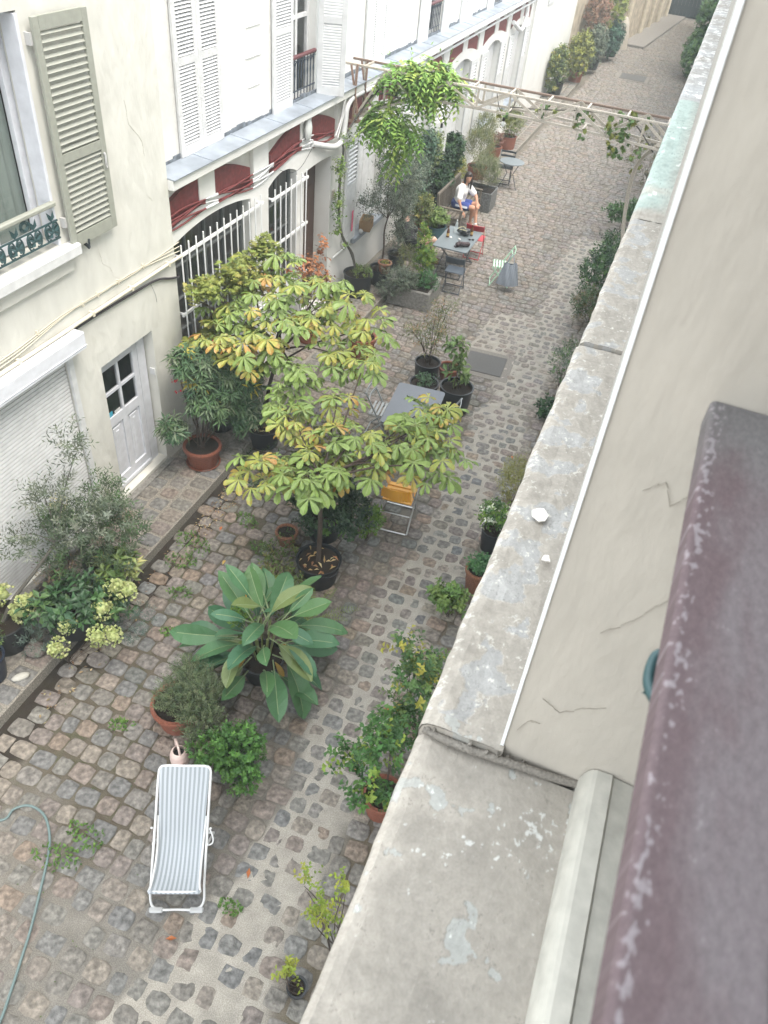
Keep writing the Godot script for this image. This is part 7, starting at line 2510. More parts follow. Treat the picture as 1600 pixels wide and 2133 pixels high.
	var rows := [
		["silver_shrub", "silver grey shrub leaning over the paving left of the hidden sitter", Vector3(-5.15, KERB, -15.75), [[Vector3(0.12, 0.92, 0.05), Vector3(0.34, 0.30, 0.26)], [Vector3(0.0, 0.6, 0.05), Vector3(0.3, 0.3, 0.3)], [Vector3(-0.15, 1.3, -0.5), Vector3(0.36, 0.5, 0.5)], [Vector3(0.0, 1.7, -1.0), Vector3(0.3, 0.5, 0.4)]], 260, [0.05, 0.014], OLIVE, {}, [0.2, 0.16, 0.3, bp, false]],
		["hedge_plant", "dark green broad leaved plant against the wall behind the bench", Vector3(-5.45, KERB, -19.6), [[Vector3(0, 0.85, 0), Vector3(0.3, 0.55, 0.6)], [Vector3(0.05, 1.3, -0.6), Vector3(0.3, 0.45, 0.5)]], 200, [0.10, 0.055], DEEP, {"four": true}, [0.25, 0.2, 0.36, bp, false]],
		["tall_shrub", "tall blue green shrub against the wall above the hidden sitter", Vector3(-5.5, KERB, -17.8), [[Vector3(0, 1.2, 0), Vector3(0.28, 0.6, 0.5)], [Vector3(0.0, 1.8, -0.5), Vector3(0.25, 0.5, 0.4)]], 200, [0.07, 0.03], [Color(0.05, 0.10, 0.065), Color(0.07, 0.13, 0.08)], {}, [0.22, 0.18, 0.34, tc, true]],
		["light_shrub", "pale yellow green shrub at the wall behind the dark broad leaved plant", Vector3(-5.55, KERB, -18.9), [[Vector3(0, 1.55, -0.2), Vector3(0.22, 0.5, 0.4)]], 90, [0.06, 0.03], [Color(0.20, 0.25, 0.10), Color(0.15, 0.2, 0.07)], {}, [0.2, 0.16, 0.3, tc, true]],
		["leafy_pot_plant", "light green leafy plant in a teal pot at the near end of the bench", Vector3(-4.95, 0, -17.98), [[Vector3(-0.06, 0.52, 0.0), Vector3(0.38, 0.22, 0.32)], [Vector3(-0.05, 0.58, 0.0), Vector3(0.25, 0.18, 0.25)]], 120, [0.075, 0.035], [Color(0.10, 0.17, 0.04), Color(0.14, 0.20, 0.055)], {"droop": 0.3}, [0.24, 0.2, 0.38, mat("teal_pot", Color(0.05, 0.12, 0.15), 0.4), false]],
		["olive_green_shrub", "olive shrub with yellow tips between the silver shrub and the bench end", Vector3(-5.25, KERB, -17.6), [[Vector3(0, 0.7, 0), Vector3(0.3, 0.4, 0.36)]], 120, [0.06, 0.026], [Color(0.13, 0.16, 0.05), Color(0.10, 0.13, 0.045)], {"tip": Color(0.26, 0.25, 0.07), "tip_share": 0.2}, [0.2, 0.16, 0.28, tc, true]],
		["golden_bush", "golden yellow rounded bush behind the back of the bench", Vector3(-5.42, KERB, -20.7), [[Vector3(0, 0.75, 0), Vector3(0.34, 0.36, 0.5)]], 190, [0.05, 0.024], YELLOWISH, {}, [0.26, 0.2, 0.36, tc, true]],
		["grassy_shrub", "grey green wispy shrub in the zinc box right of the woman", Vector3(-4.62, 0, -20.85), [[Vector3(0.0, 0.95, -0.1), Vector3(0.42, 0.42, 0.42)], [Vector3(0.15, 0.85, 0.05), Vector3(0.36, 0.30, 0.34)]], 260, [0.075, 0.008], [Color(0.14, 0.17, 0.075), Color(0.18, 0.20, 0.10), Color(0.10, 0.13, 0.06)], {"up": 1.2, "along": 1.0}, []],
		["tall_grass_shrub", "tall olive grass like shrub behind the zinc box", Vector3(-5.25, KERB, -22.6), [[Vector3(0, 0.85, 0), Vector3(0.42, 0.55, 0.65)], [Vector3(-0.1, 1.2, -0.7), Vector3(0.35, 0.4, 0.5)]], 290, [0.09, 0.012], [Color(0.15, 0.17, 0.07), Color(0.11, 0.135, 0.055), Color(0.19, 0.19, 0.09)], {"up": 1.0, "along": 0.9}, [0.28, 0.22, 0.34, tc, true]],
		["kerb_pot_plant", "olive green plant in a square terracotta box at the kerb beyond the round table", Vector3(-5.2, KERB, -26.0), [[Vector3(0, 0.75, -0.2), Vector3(0.42, 0.42, 0.6)]], 170, [0.06, 0.025], [Color(0.13, 0.16, 0.055), Color(0.17, 0.19, 0.07)], {}, [0.26, 0.24, 0.36, tc, false]],
		["reddish_pot_plant", "small reddish plant in a pot left of the square terracotta box", Vector3(-5.32, KERB, -24.9), [[Vector3(0, 0.48, 0), Vector3(0.22, 0.2, 0.3)]], 60, [0.05, 0.024], [Color(0.17, 0.08, 0.06), Color(0.13, 0.10, 0.05)], {}, [0.2, 0.16, 0.3, tc, true]],
		["far_leafy_shrub", "loose green shrub at the foot of the plain white wall, nearest of the far row", Vector3(-5.35, KERB, -34.2), [[Vector3(0, 0.9, 0.3), Vector3(0.4, 0.85, 0.9)]], 240, [0.10, 0.05], [Color(0.11, 0.155, 0.05), Color(0.15, 0.18, 0.06), Color(0.085, 0.115, 0.05)], {"tip": Color(0.30, 0.29, 0.08), "tip_share": 0.15}, [0.3, 0.25, 0.4, bp, false]],
		["far_golden_bush", "large golden green bush in the far row beside a rust coloured pot", Vector3(-5.05, KERB, -37.0), [[Vector3(0, 0.95, 0), Vector3(0.55, 0.95, 1.1)]], 300, [0.09, 0.05], [Color(0.19, 0.21, 0.05), Color(0.24, 0.25, 0.06), Color(0.14, 0.16, 0.05)], {}, [0.3, 0.25, 0.4, tc, true]],
		["far_grey_shrub", "grey green shrub below the reddish bush in the far row", Vector3(-4.85, KERB, -40.0), [[Vector3(0, 0.9, 0), Vector3(0.5, 0.9, 1.0)]], 240, [0.09, 0.045], GREY, {}, [0.3, 0.25, 0.4, bp, false]],
		["far_red_bush", "reddish brown leaved bush in the far row", Vector3(-5.3, KERB, -41.2), [[Vector3(0, 1.9, 0), Vector3(0.7, 0.85, 1.2)]], 280, [0.09, 0.04], [Color(0.24, 0.13, 0.09), Color(0.19, 0.12, 0.08), Color(0.28, 0.17, 0.12)], {}, [0.35, 0.3, 0.5, tc, true]],
		["far_lime_bush", "lime yellow bush between the reddish bush and the beige house", Vector3(-4.85, KERB, -43.6), [[Vector3(0, 2.1, 0), Vector3(0.6, 1.2, 1.2)]], 300, [0.10, 0.05], [Color(0.18, 0.23, 0.04), Color(0.23, 0.26, 0.05)], {}, [0.35, 0.3, 0.5, bp, false]],
		["far_dark_shrub", "dark bluish green shrub low beside the corner of the beige house", Vector3(-4.55, KERB, -43.6), [[Vector3(0.05, 0.75, 0.3), Vector3(0.42, 0.8, 0.8)]], 240, [0.10, 0.05], [Color(0.04, 0.10, 0.07), Color(0.055, 0.125, 0.08)], {}, [0.3, 0.25, 0.4, bp, false]],
		["far_tall_tree", "tall dark grey green bush at the top of the far row against the beige wall", Vector3(-5.75, KERB, -43.9), [[Vector3(0, 3.4, 0), Vector3(0.9, 1.6, 1.6)], [Vector3(0.5, 4.3, -0.6), Vector3(0.8, 1.2, 1.2)]], 520, [0.12, 0.04], [Color(0.08, 0.105, 0.06), Color(0.11, 0.135, 0.08)], {"up": 1.0}, [0.4, 0.3, 0.5, bp, false]],
		["right_hedge", "tall green climbing shrub on the far right near the gate", Vector3(-0.62, 0, -43.2), [[Vector3(-0.1, 1.0, 0.6), Vector3(0.55, 1.0, 1.3)], [Vector3(0, 2.4, -0.4), Vector3(0.5, 1.1, 1.4)], [Vector3(0.1, 3.9, -1.2), Vector3(0.45, 1.0, 1.2)]], 700, [0.12, 0.055], [Color(0.06, 0.125, 0.05), Color(0.085, 0.16, 0.055), Color(0.11, 0.19, 0.06)], {}, []],
	]
	for q in rows:
		var s := {"clumps": q[3], "n": int(q[4] * 1.7), "leaf": [q[5][0] * 1.12, q[5][1] * 1.3], "cols": q[6], "opt": q[7], "per": 8, "twig": 0.16, "stems": 5, "sr": 0.006, "cat": "shrub"}
		if q[8].size():
			s.pot = q[8]
			s.cat = "potted plant"
		var e := shrub(q[0], q[1], q[2], s)
		if q[0] == "grassy_shrub":
			b = MB.new()
			for w in [[Vector3(-0.36, 0, -0.34), Vector3(-0.33, 0.5, 0.34)], [Vector3(0.33, 0, -0.34), Vector3(0.36, 0.5, 0.34)], [Vector3(-0.33, 0, 0.31), Vector3(0.33, 0.5, 0.34)], [Vector3(-0.33, 0, -0.34), Vector3(0.33, 0.5, -0.31)]]:
				b.box(w[0], w[1], 0.004)
			part("zinc_box", b, zb, e)
			b = MB.new()
			b.box(Vector3(-0.33, 0.1, -0.31), Vector3(0.33, 0.44, 0.31))
			part("soil", b, mats.soil, e)
	# plants under our own wall, right of the alley
	var R := [
		["wall_shrub", "sprawling dark green shrub on the right, opposite the bottle table", Vector3(-0.62, 0, -16.6), [[Vector3(-0.2, 0.75, 0), Vector3(0.45, 0.55, 0.7)], [Vector3(-0.1, 0.9, -0.9), Vector3(0.4, 0.5, 0.5)]], 260, [0.07, 0.03], DEEP + MID, {}],
		["dry_shrub", "brownish dry edged shrub on the right, just nearer than the dark sprawling shrub", Vector3(-0.65, 0, -15.4), [[Vector3(-0.1, 0.5, 0), Vector3(0.45, 0.42, 0.55)]], 190, [0.06, 0.024], [Color(0.06, 0.10, 0.04), Color(0.13, 0.11, 0.055), Color(0.05, 0.085, 0.035)], {}],
		["climbing_shrub", "small leafy branch reaching out on the right, opposite the woman", Vector3(-0.5, 0, -21.2), [[Vector3(-0.5, 0.55, 0.2), Vector3(0.38, 0.22, 0.35)], [Vector3(-0.1, 0.5, -0.2), Vector3(0.3, 0.4, 0.4)]], 110, [0.09, 0.04], MID, {}],
		["bare_vine", "sparse dry vine on the right under the end of the girder", Vector3(-0.55, 0, -24.8), [[Vector3(-0.3, 1.0, 0), Vector3(0.6, 0.7, 1.0)]], 70, [0.08, 0.03], [Color(0.11, 0.12, 0.06), Color(0.16, 0.13, 0.08)], {}],
		["airy_shrub", "airy grey green shrub on the right, opposite the manhole cover", Vector3(-0.72, 0, -12.8), [[Vector3(-0.05, 0.55, 0.0), Vector3(0.30, 0.42, 0.55)]], 90, [0.05, 0.02], GREY + MID, {}],
		["low_green", "low dark green plant on the right below the peeling ledge step", Vector3(-0.72, 0, -11.7), [[Vector3(-0.05, 0.2, 0), Vector3(0.2, 0.16, 0.25)]], 40, [0.07, 0.04], DEEP, {}],
		["yellow_grass_shrub", "olive yellow feathery shrub on the right, opposite the orange chair", Vector3(-0.72, 0, -8.95), [[Vector3(-0.04, 0.55, 0.0), Vector3(0.28, 0.42, 0.42)]], 170, [0.05, 0.010], [Color(0.16, 0.17, 0.045), Color(0.20, 0.19, 0.06)], {"up": 1.0}],
		["flowering_pot", "plant with tiny white flowers in a dark pot on the right", Vector3(-0.80, 0, -8.05), [[Vector3(-0.06, 0.62, 0.02), Vector3(0.22, 0.2, 0.26)]], 70, [0.05, 0.028], MID + BRIGHT, {"tip": Color(0.62, 0.64, 0.5), "tip_share": 0.16}],
		["herb_pot", "curly green herb in a terracotta pot on the right beside the ledge", Vector3(-0.78, 0, -7.22), [[Vector3(0, 0.44, 0), Vector3(0.15, 0.09, 0.15)]], 70, [0.045, 0.028], [Color(0.05, 0.13, 0.05), Color(0.07, 0.16, 0.06)], {}],
		["strawberry_plant", "light green spreading leaves on the ground in front of the herb pot", Vector3(-0.95, 0, -6.6), [[Vector3(-0.05, 0.28, 0.0), Vector3(0.26, 0.2, 0.24)]], 45, [0.075, 0.045], [Color(0.11, 0.19, 0.05), Color(0.15, 0.22, 0.06)], {"four": true}],
		["rose_bush", "tall rose bush with yellowing leaves on the right, opposite the paddle leaved plant", Vector3(-0.72, 0, -4.75), [[Vector3(-0.15, 0.95, 0.1), Vector3(0.26, 0.45, 0.4)], [Vector3(-0.35, 1.15, -0.2), Vector3(0.2, 0.22, 0.2)], [Vector3(-0.05, 0.6, 0.35), Vector3(0.3, 0.4, 0.3)], [Vector3(-0.1, 0.75, -0.3), Vector3(0.28, 0.3, 0.3)]], 92, [0.06, 0.034], [Color(0.08, 0.15, 0.05), Color(0.12, 0.18, 0.055), Color(0.06, 0.12, 0.045)], {"four": true, "tip": Color(0.32, 0.31, 0.06), "tip_share": 0.09}],
		["citrus_tree", "glossy citrus shrub in a terracotta pot on the right, opposite the bright green bush", Vector3(-0.80, 0, -3.80), [[Vector3(-0.10, 1.0, 0.0), Vector3(0.26, 0.34, 0.34)], [Vector3(-0.42, 0.80, 0.05), Vector3(0.22, 0.22, 0.22)], [Vector3(-0.05, 0.68, 0.28), Vector3(0.26, 0.24, 0.24)], [Vector3(-0.2, 0.9, -0.35), Vector3(0.22, 0.3, 0.22)]], 62, [0.062, 0.036], [Color(0.06, 0.14, 0.04), Color(0.085, 0.18, 0.045), Color(0.05, 0.11, 0.035)], {"four": true, "tip": Color(0.2, 0.28, 0.05), "tip_share": 0.15}],
		["spindly_shrub", "spindly yellow green shrub on the right, opposite the lounger foot", Vector3(-0.72, 0, -2.42), [[Vector3(-0.12, 0.6, 0.0), Vector3(0.16, 0.45, 0.2)], [Vector3(-0.30, 1.0, -0.05), Vector3(0.06, 0.36, 0.08)], [Vector3(0.0, 1.15, -0.1), Vector3(0.06, 0.36, 0.08)], [Vector3(-0.15, 0.95, 0.12), Vector3(0.05, 0.3, 0.06)]], 22, [0.036, 0.022], [Color(0.22, 0.28, 0.04), Color(0.17, 0.24, 0.04), Color(0.27, 0.3, 0.05)], {"four": true, "up": 1.0}],
		["yellow_sprig", "yellow green sprig in a small black pot, lowest on the right", Vector3(-0.86, 0, -1.98), [[Vector3(-0.08, 0.34, 0.0), Vector3(0.12, 0.16, 0.12)]], 7, [0.04, 0.024], [Color(0.22, 0.28, 0.04), Color(0.27, 0.3, 0.05)], {"four": true}],
	]
	var rp := {"flowering_pot": [0.17, 0.14, 0.36, bp, false], "herb_pot": [0.17, 0.13, 0.36, tcp, true], "citrus_tree": [0.2, 0.15, 0.34, tc, true], "yellow_sprig": [0.08, 0.06, 0.14, bp, false]}
	for q in R:
		var s := {"clumps": q[3], "n": int(q[4] * 1.5), "leaf": [q[5][0] * 1.08, q[5][1] * 1.15], "cols": q[6], "opt": q[7], "per": 8, "twig": 0.15, "stems": 7, "sr": 0.006, "cat": "shrub"}
		if q[0] in ["spindly_shrub", "citrus_tree", "rose_bush"]:
			s.per = 9
			s.twig = 0.2
		if rp.has(q[0]):
			s.pot = rp[q[0]]
			s.cat = "potted plant"
		shrub(q[0], q[1], q[2], s)

func paddle_plant() -> void:
	var o := thing("paddle_leaved_plant", "big rosette plant with many broad green paddle leaves in the middle of the cobbles", "plant", Vector3(-2.68, 0, -4.80))
	pot(o, 0.25, 0.20, 0.30, mats.black_plastic, false)
	var b := MB.new()
	for k in 9:
		var a := TAU * k / 9.0
		b.tube(smooth_path([Vector3(cos(a) * 0.08, 0.3, sin(a) * 0.08), Vector3(cos(a) * 0.12, 0.55, sin(a) * 0.12), Vector3(cos(a) * 0.16, 0.8, sin(a) * 0.16)], 3), 0.012, 5)
	part("stem", b, mat("stalk", Color(0.16, 0.19, 0.07), 0.6), o)
	var shape := [0.10, 0.42, 0.74, 0.95, 1.0, 0.90, 0.62, 0.06]
	var tiers := [[6, 1.05, 0.06, 1.2, 0.50, 0.42], [12, 0.92, 0.22, 0.65, 0.52, 0.40], [16, 0.70, 0.30, 0.28, 0.54, 0.42], [17, 0.46, 0.32, -0.04, 0.56, 0.42]]
	for t in tiers:
		for k in t[0]:
			var a: float = TAU * (k + rnd(-0.55, 0.55)) / t[0] + t[1] * 7.0
			var out := Vector3(cos(a), 0, sin(a))
			var d = (out + Vector3.UP * (t[3] + rnd(-0.35, 0.65))).normalized()
			var base: Vector3 = out * (t[2] + rnd(0, 0.08)) + Vector3.UP * (t[1] + rnd(-0.14, 0.12)) + Vector3(rnd(-0.1, 0.1), 0, rnd(-0.1, 0.1))
			var L: float = t[4] * rnd(0.70, 1.28)
			var W := L * rnd(0.32, 0.43)
			b = MB.new()
			var c := Color(0.055, 0.165, 0.085).lerp(Color(0.09, 0.195, 0.065), rnd(0, 1))
			if rnd(0, 1) < 0.12:
				c = c.lerp(Color(0.22, 0.24, 0.07), 0.6)
			b.col = c
			var up = (Vector3.UP - d * d.y).normalized()
			if up.length() < 0.1:
				up = -out
			up = (up + rdir() * 0.25).normalized()
			var roll := rnd(-0.6, 0.6)
			up = up.rotated(d, roll)
			b.blade(base, d, up, L, W, 7, rnd(0.15, 1.1), rnd(0.10, 0.26), shape, 0.045, rnd(0, 6))
			# pale midrib on the upper side
			b.col = Color(0.25, 0.32, 0.16)
			var s = d.cross(up).normalized()
			var dir = d
			var q = base - d * 0.12
			var dr := 0.6
			b.tube([base - d * 0.16 - up * 0.02, base - d * 0.06, base + d * 0.03], [0.009, 0.008, 0.006], 5, false)
			var lf := part("leaf", b, mats.leaf_wax, o)
			var rb := MB.new()
			rb.col = Color(0.22, 0.29, 0.15)
			# run the rib along the centre line of the blade just built
			var vv := b.v
			var pts := []
			for i in 7:
				pts.append(vv[i * 12])
			for i in 6:
				var n0 = up * 0.0025
				rb.quad(pts[i] + n0 + s * 0.004, pts[i + 1] + n0 + s * 0.003, pts[i + 1] + n0 - s * 0.003, pts[i] + n0 - s * 0.004)
			part("midrib", rb, mats.leaf, lf)
	# a few old yellow leaves low down
	for k in 4:
		b = MB.new()
		b.col = Color(0.42, 0.27, 0.05)
		var a := k * 1.7 + 0.4
		b.blade(Vector3(cos(a) * 0.22, 0.42, sin(a) * 0.22), Vector3(cos(a), -0.5, sin(a)).normalized(), Vector3.UP, 0.22, 0.07, 7, 0.8, 0.2, shape)
		part("yellow_leaf", b, mats.leaf_wax, o)

func hydrangeas() -> void:
	# leaning willow-leaved olive in a black pot
	shrub("leaning_olive", "leaning olive with narrow grey leaves in a black pot before the roller shutter", Vector3(-5.42, KERB, -3.86), {"cat": "tree", "pot": [0.27, 0.21, 0.42, mats.black_plastic, false], "clumps": [[Vector3(0.15, 1.52, -0.95), Vector3(0.30, 0.36, 0.34)], [Vector3(0.42, 1.28, -0.85), Vector3(0.36, 0.26, 0.34)], [Vector3(0.20, 2.0, -1.35), Vector3(0.20, 0.30, 0.22)], [Vector3(0.05, 1.25, -0.45), Vector3(0.26, 0.22, 0.26)], [Vector3(0.62, 1.20, -1.25), Vector3(0.32, 0.30, 0.34)]], "n": 190, "per": 13, "leaf": [0.07, 0.015], "trunk": [Vector3(0.08, 0.62, -0.16), Vector3(0.2, 0.86, -0.42), Vector3(0.30, 1.10, -0.72)], "tr": 0.026, "twig": 0.22, "stems": 6, "sr": 0.009, "spread": 0.01, "bark": mats.bark_grey, "cols": [Color(0.08, 0.105, 0.065), Color(0.115, 0.14, 0.095), Color(0.055, 0.075, 0.045), Color(0.17, 0.19, 0.15)], "opt": {"up": 0.5}})
	shrub("willowy_olive", "silvery narrow leaved shrub behind the hydrangea heads by the door", Vector3(-5.05, KERB, -5.15), {"pot": [0.24, 0.2, 0.34, mats.black_plastic, false], "clumps": [[Vector3(0.0, 0.85, -0.15), Vector3(0.36, 0.34, 0.36)], [Vector3(-0.1, 1.12, -0.3), Vector3(0.34, 0.26, 0.34)], [Vector3(0.2, 0.68, -0.3), Vector3(0.3, 0.3, 0.3)], [Vector3(-0.35, 0.95, 0.15), Vector3(0.25, 0.3, 0.25)], [Vector3(-0.1, 0.7, 0.4), Vector3(0.35, 0.3, 0.35)], [Vector3(0.3, 0.55, 0.1), Vector3(0.3, 0.25, 0.3)]], "n": 340, "per": 13, "leaf": [0.07, 0.015], "twig": 0.2, "stems": 6, "sr": 0.006, "cols": [Color(0.075, 0.105, 0.055), Color(0.11, 0.14, 0.085), Color(0.05, 0.08, 0.04), Color(0.06, 0.12, 0.04)], "opt": {"up": 0.7}})
	# hydrangea: leaves, heads
	var o := shrub("hydrangea", "hydrangea with cream green cone flower heads along the kerb before the roller shutter", Vector3(-4.88, KERB, -4.35), {"pot": [0.24, 0.2, 0.32, mats.black_plastic, false], "clumps": [[Vector3(0.1, 0.52, 0.0), Vector3(0.42, 0.26, 0.42)], [Vector3(0.35, 0.42, -0.2), Vector3(0.3, 0.22, 0.3)], [Vector3(-0.12, 0.5, 0.25), Vector3(0.26, 0.22, 0.24)]], "n": 140, "per": 5, "leaf": [0.115, 0.062], "twig": 0.12, "stems": 9, "sr": 0.008, "mat": mats.leaf_wax, "cols": [Color(0.035, 0.095, 0.035), Color(0.05, 0.125, 0.04), Color(0.075, 0.15, 0.045), Color(0.03, 0.075, 0.03)], "opt": {"four": true, "droop": 0.2}})
	for h in [Vector3(-0.30, 0.62, 0.30), Vector3(-0.36, 0.50, 0.36), Vector3(0.42, 0.62, -0.28), Vector3(0.55, 0.60, -0.32), Vector3(0.44, 0.56, 0.0), Vector3(0.20, 0.50, 0.30), Vector3(0.22, 0.36, 0.52), Vector3(0.58, 0.48, 0.28), Vector3(0.70, 0.46, 0.20), Vector3(-0.62, 0.62, 0.32)]:
		var b := MB.new()
		var ax := (Vector3(h.x, 0.9, h.z + 0.3)).normalized()
		var s := ax.cross(Vector3.RIGHT).normalized()
		var e := s.cross(ax)
		for i in 120:
			var t := rnd(0, 1)
			var R := 0.095 * sqrt(1.0 - t) * (0.75 + 0.25 * sin(t * 6.0)) + 0.012
			var a := rnd(0, TAU)
			var n := s * cos(a) + e * sin(a)
			var p := ax * (t * 0.17 - 0.05) + n * R
			b.col = vary(Color(0.40, 0.47, 0.17).lerp(Color(0.55, 0.57, 0.30), rnd(0, 1)), 0.12)
			for k in 2:
				b.leaf2(p + rdir() * 0.005, (n + ax * 0.5 + rdir() * 0.9).normalized(), (n + rdir() * 0.4).normalized(), 0.030, 0.028)
		b.col = Color(0.42, 0.48, 0.2)
		b.blob(Transform3D(Basis(s, ax, e), ax * 0.02), Vector3(0.06, 0.085, 0.06), 10)
		var fo := part("flower_head", b, mats.petal, o)
		fo.position = h
		fo.scale = Vector3.ONE * rnd(0.95, 1.2)
	var fh := MB.new()
	for i in 110:
		var n := rdir()
		fh.col = vary(Color(0.66, 0.60, 0.36), 0.12)
		fh.leaf2(n * Vector3(0.085, 0.11, 0.085), (n + rdir() * 0.8).normalized(), n, 0.03, 0.026)
	o = shrub("faded_hydrangea", "single tall faded cream hydrangea head standing against the roller shutter", Vector3(-5.55, KERB, -5.0), {"cat": "flower", "clumps": [[Vector3(0.0, 0.85, -0.1), Vector3(0.16, 0.2, 0.16)]], "n": 14, "per": 5, "leaf": [0.10, 0.055], "stems": 4, "sr": 0.008, "cols": MID, "opt": {"four": true}})
	part("flower_head", fh, mats.petal, o).position = Vector3(0.05, 1.12, -0.12)
	shrub("variegated_laurel", "laurel with yellow spotted leaves at the kerb by the door end of the hydrangea", Vector3(-4.78, KERB, -5.12), {"clumps": [[Vector3(0.05, 0.45, 0.1), Vector3(0.28, 0.2, 0.30)]], "n": 34, "per": 6, "leaf": [0.15, 0.055], "twig": 0.1, "stems": 5, "sr": 0.008, "mat": mats.leaf_wax, "cols": [Color(0.17, 0.24, 0.065), Color(0.25, 0.29, 0.10), Color(0.11, 0.19, 0.05)], "opt": {"four": true, "tip": Color(0.42, 0.40, 0.14), "tip_share": 0.12}})
	shrub("dry_hydrangea", "tangle of dry brown stems behind the cream hydrangea heads", Vector3(-5.18, KERB, -4.55), {"cat": "shrub", "clumps": [[Vector3(-0.02, 0.6, 0.0), Vector3(0.28, 0.30, 0.30)]], "n": 60, "per": 5, "leaf": [0.05, 0.012], "stems": 40, "sr": 0.005, "spread": 0.2, "cols": [Color(0.16, 0.11, 0.08), Color(0.22, 0.17, 0.10), Color(0.12, 0.09, 0.07)]})
	shrub("lavender", "low blue grey lavender below the hydrangea at the kerb", Vector3(-4.72, 0.05, -3.98), {"clumps": [[Vector3(-0.25, 0.42, 0.1), Vector3(0.3, 0.2, 0.24)], [Vector3(0.45, 0.36, -0.55), Vector3(0.3, 0.22, 0.34)]], "n": 120, "per": 12, "leaf": [0.05, 0.008], "stems": 8, "sr": 0.004, "cols": [Color(0.09, 0.125, 0.10), Color(0.06, 0.095, 0.075)], "opt": {"up": 0.8}})
	shrub("conifer_pot", "small feathery conifer in a dark blue pot, lowest on the left pavement", Vector3(-5.28, KERB, -3.42), {"pot": [0.19, 0.15, 0.34, mat("navy_pot", Color(0.012, 0.018, 0.035), 0.35), false], "clumps": [[Vector3(-0.05, 0.50, -0.05), Vector3(0.24, 0.24, 0.24)], [Vector3(-0.12, 0.62, -0.2), Vector3(0.2, 0.2, 0.2)]], "n": 170, "per": 11, "leaf": [0.036, 0.008], "stems": 6, "sr": 0.006, "cols": [Color(0.075, 0.13, 0.04), Color(0.10, 0.155, 0.05)], "opt": {"up": 0.6}})

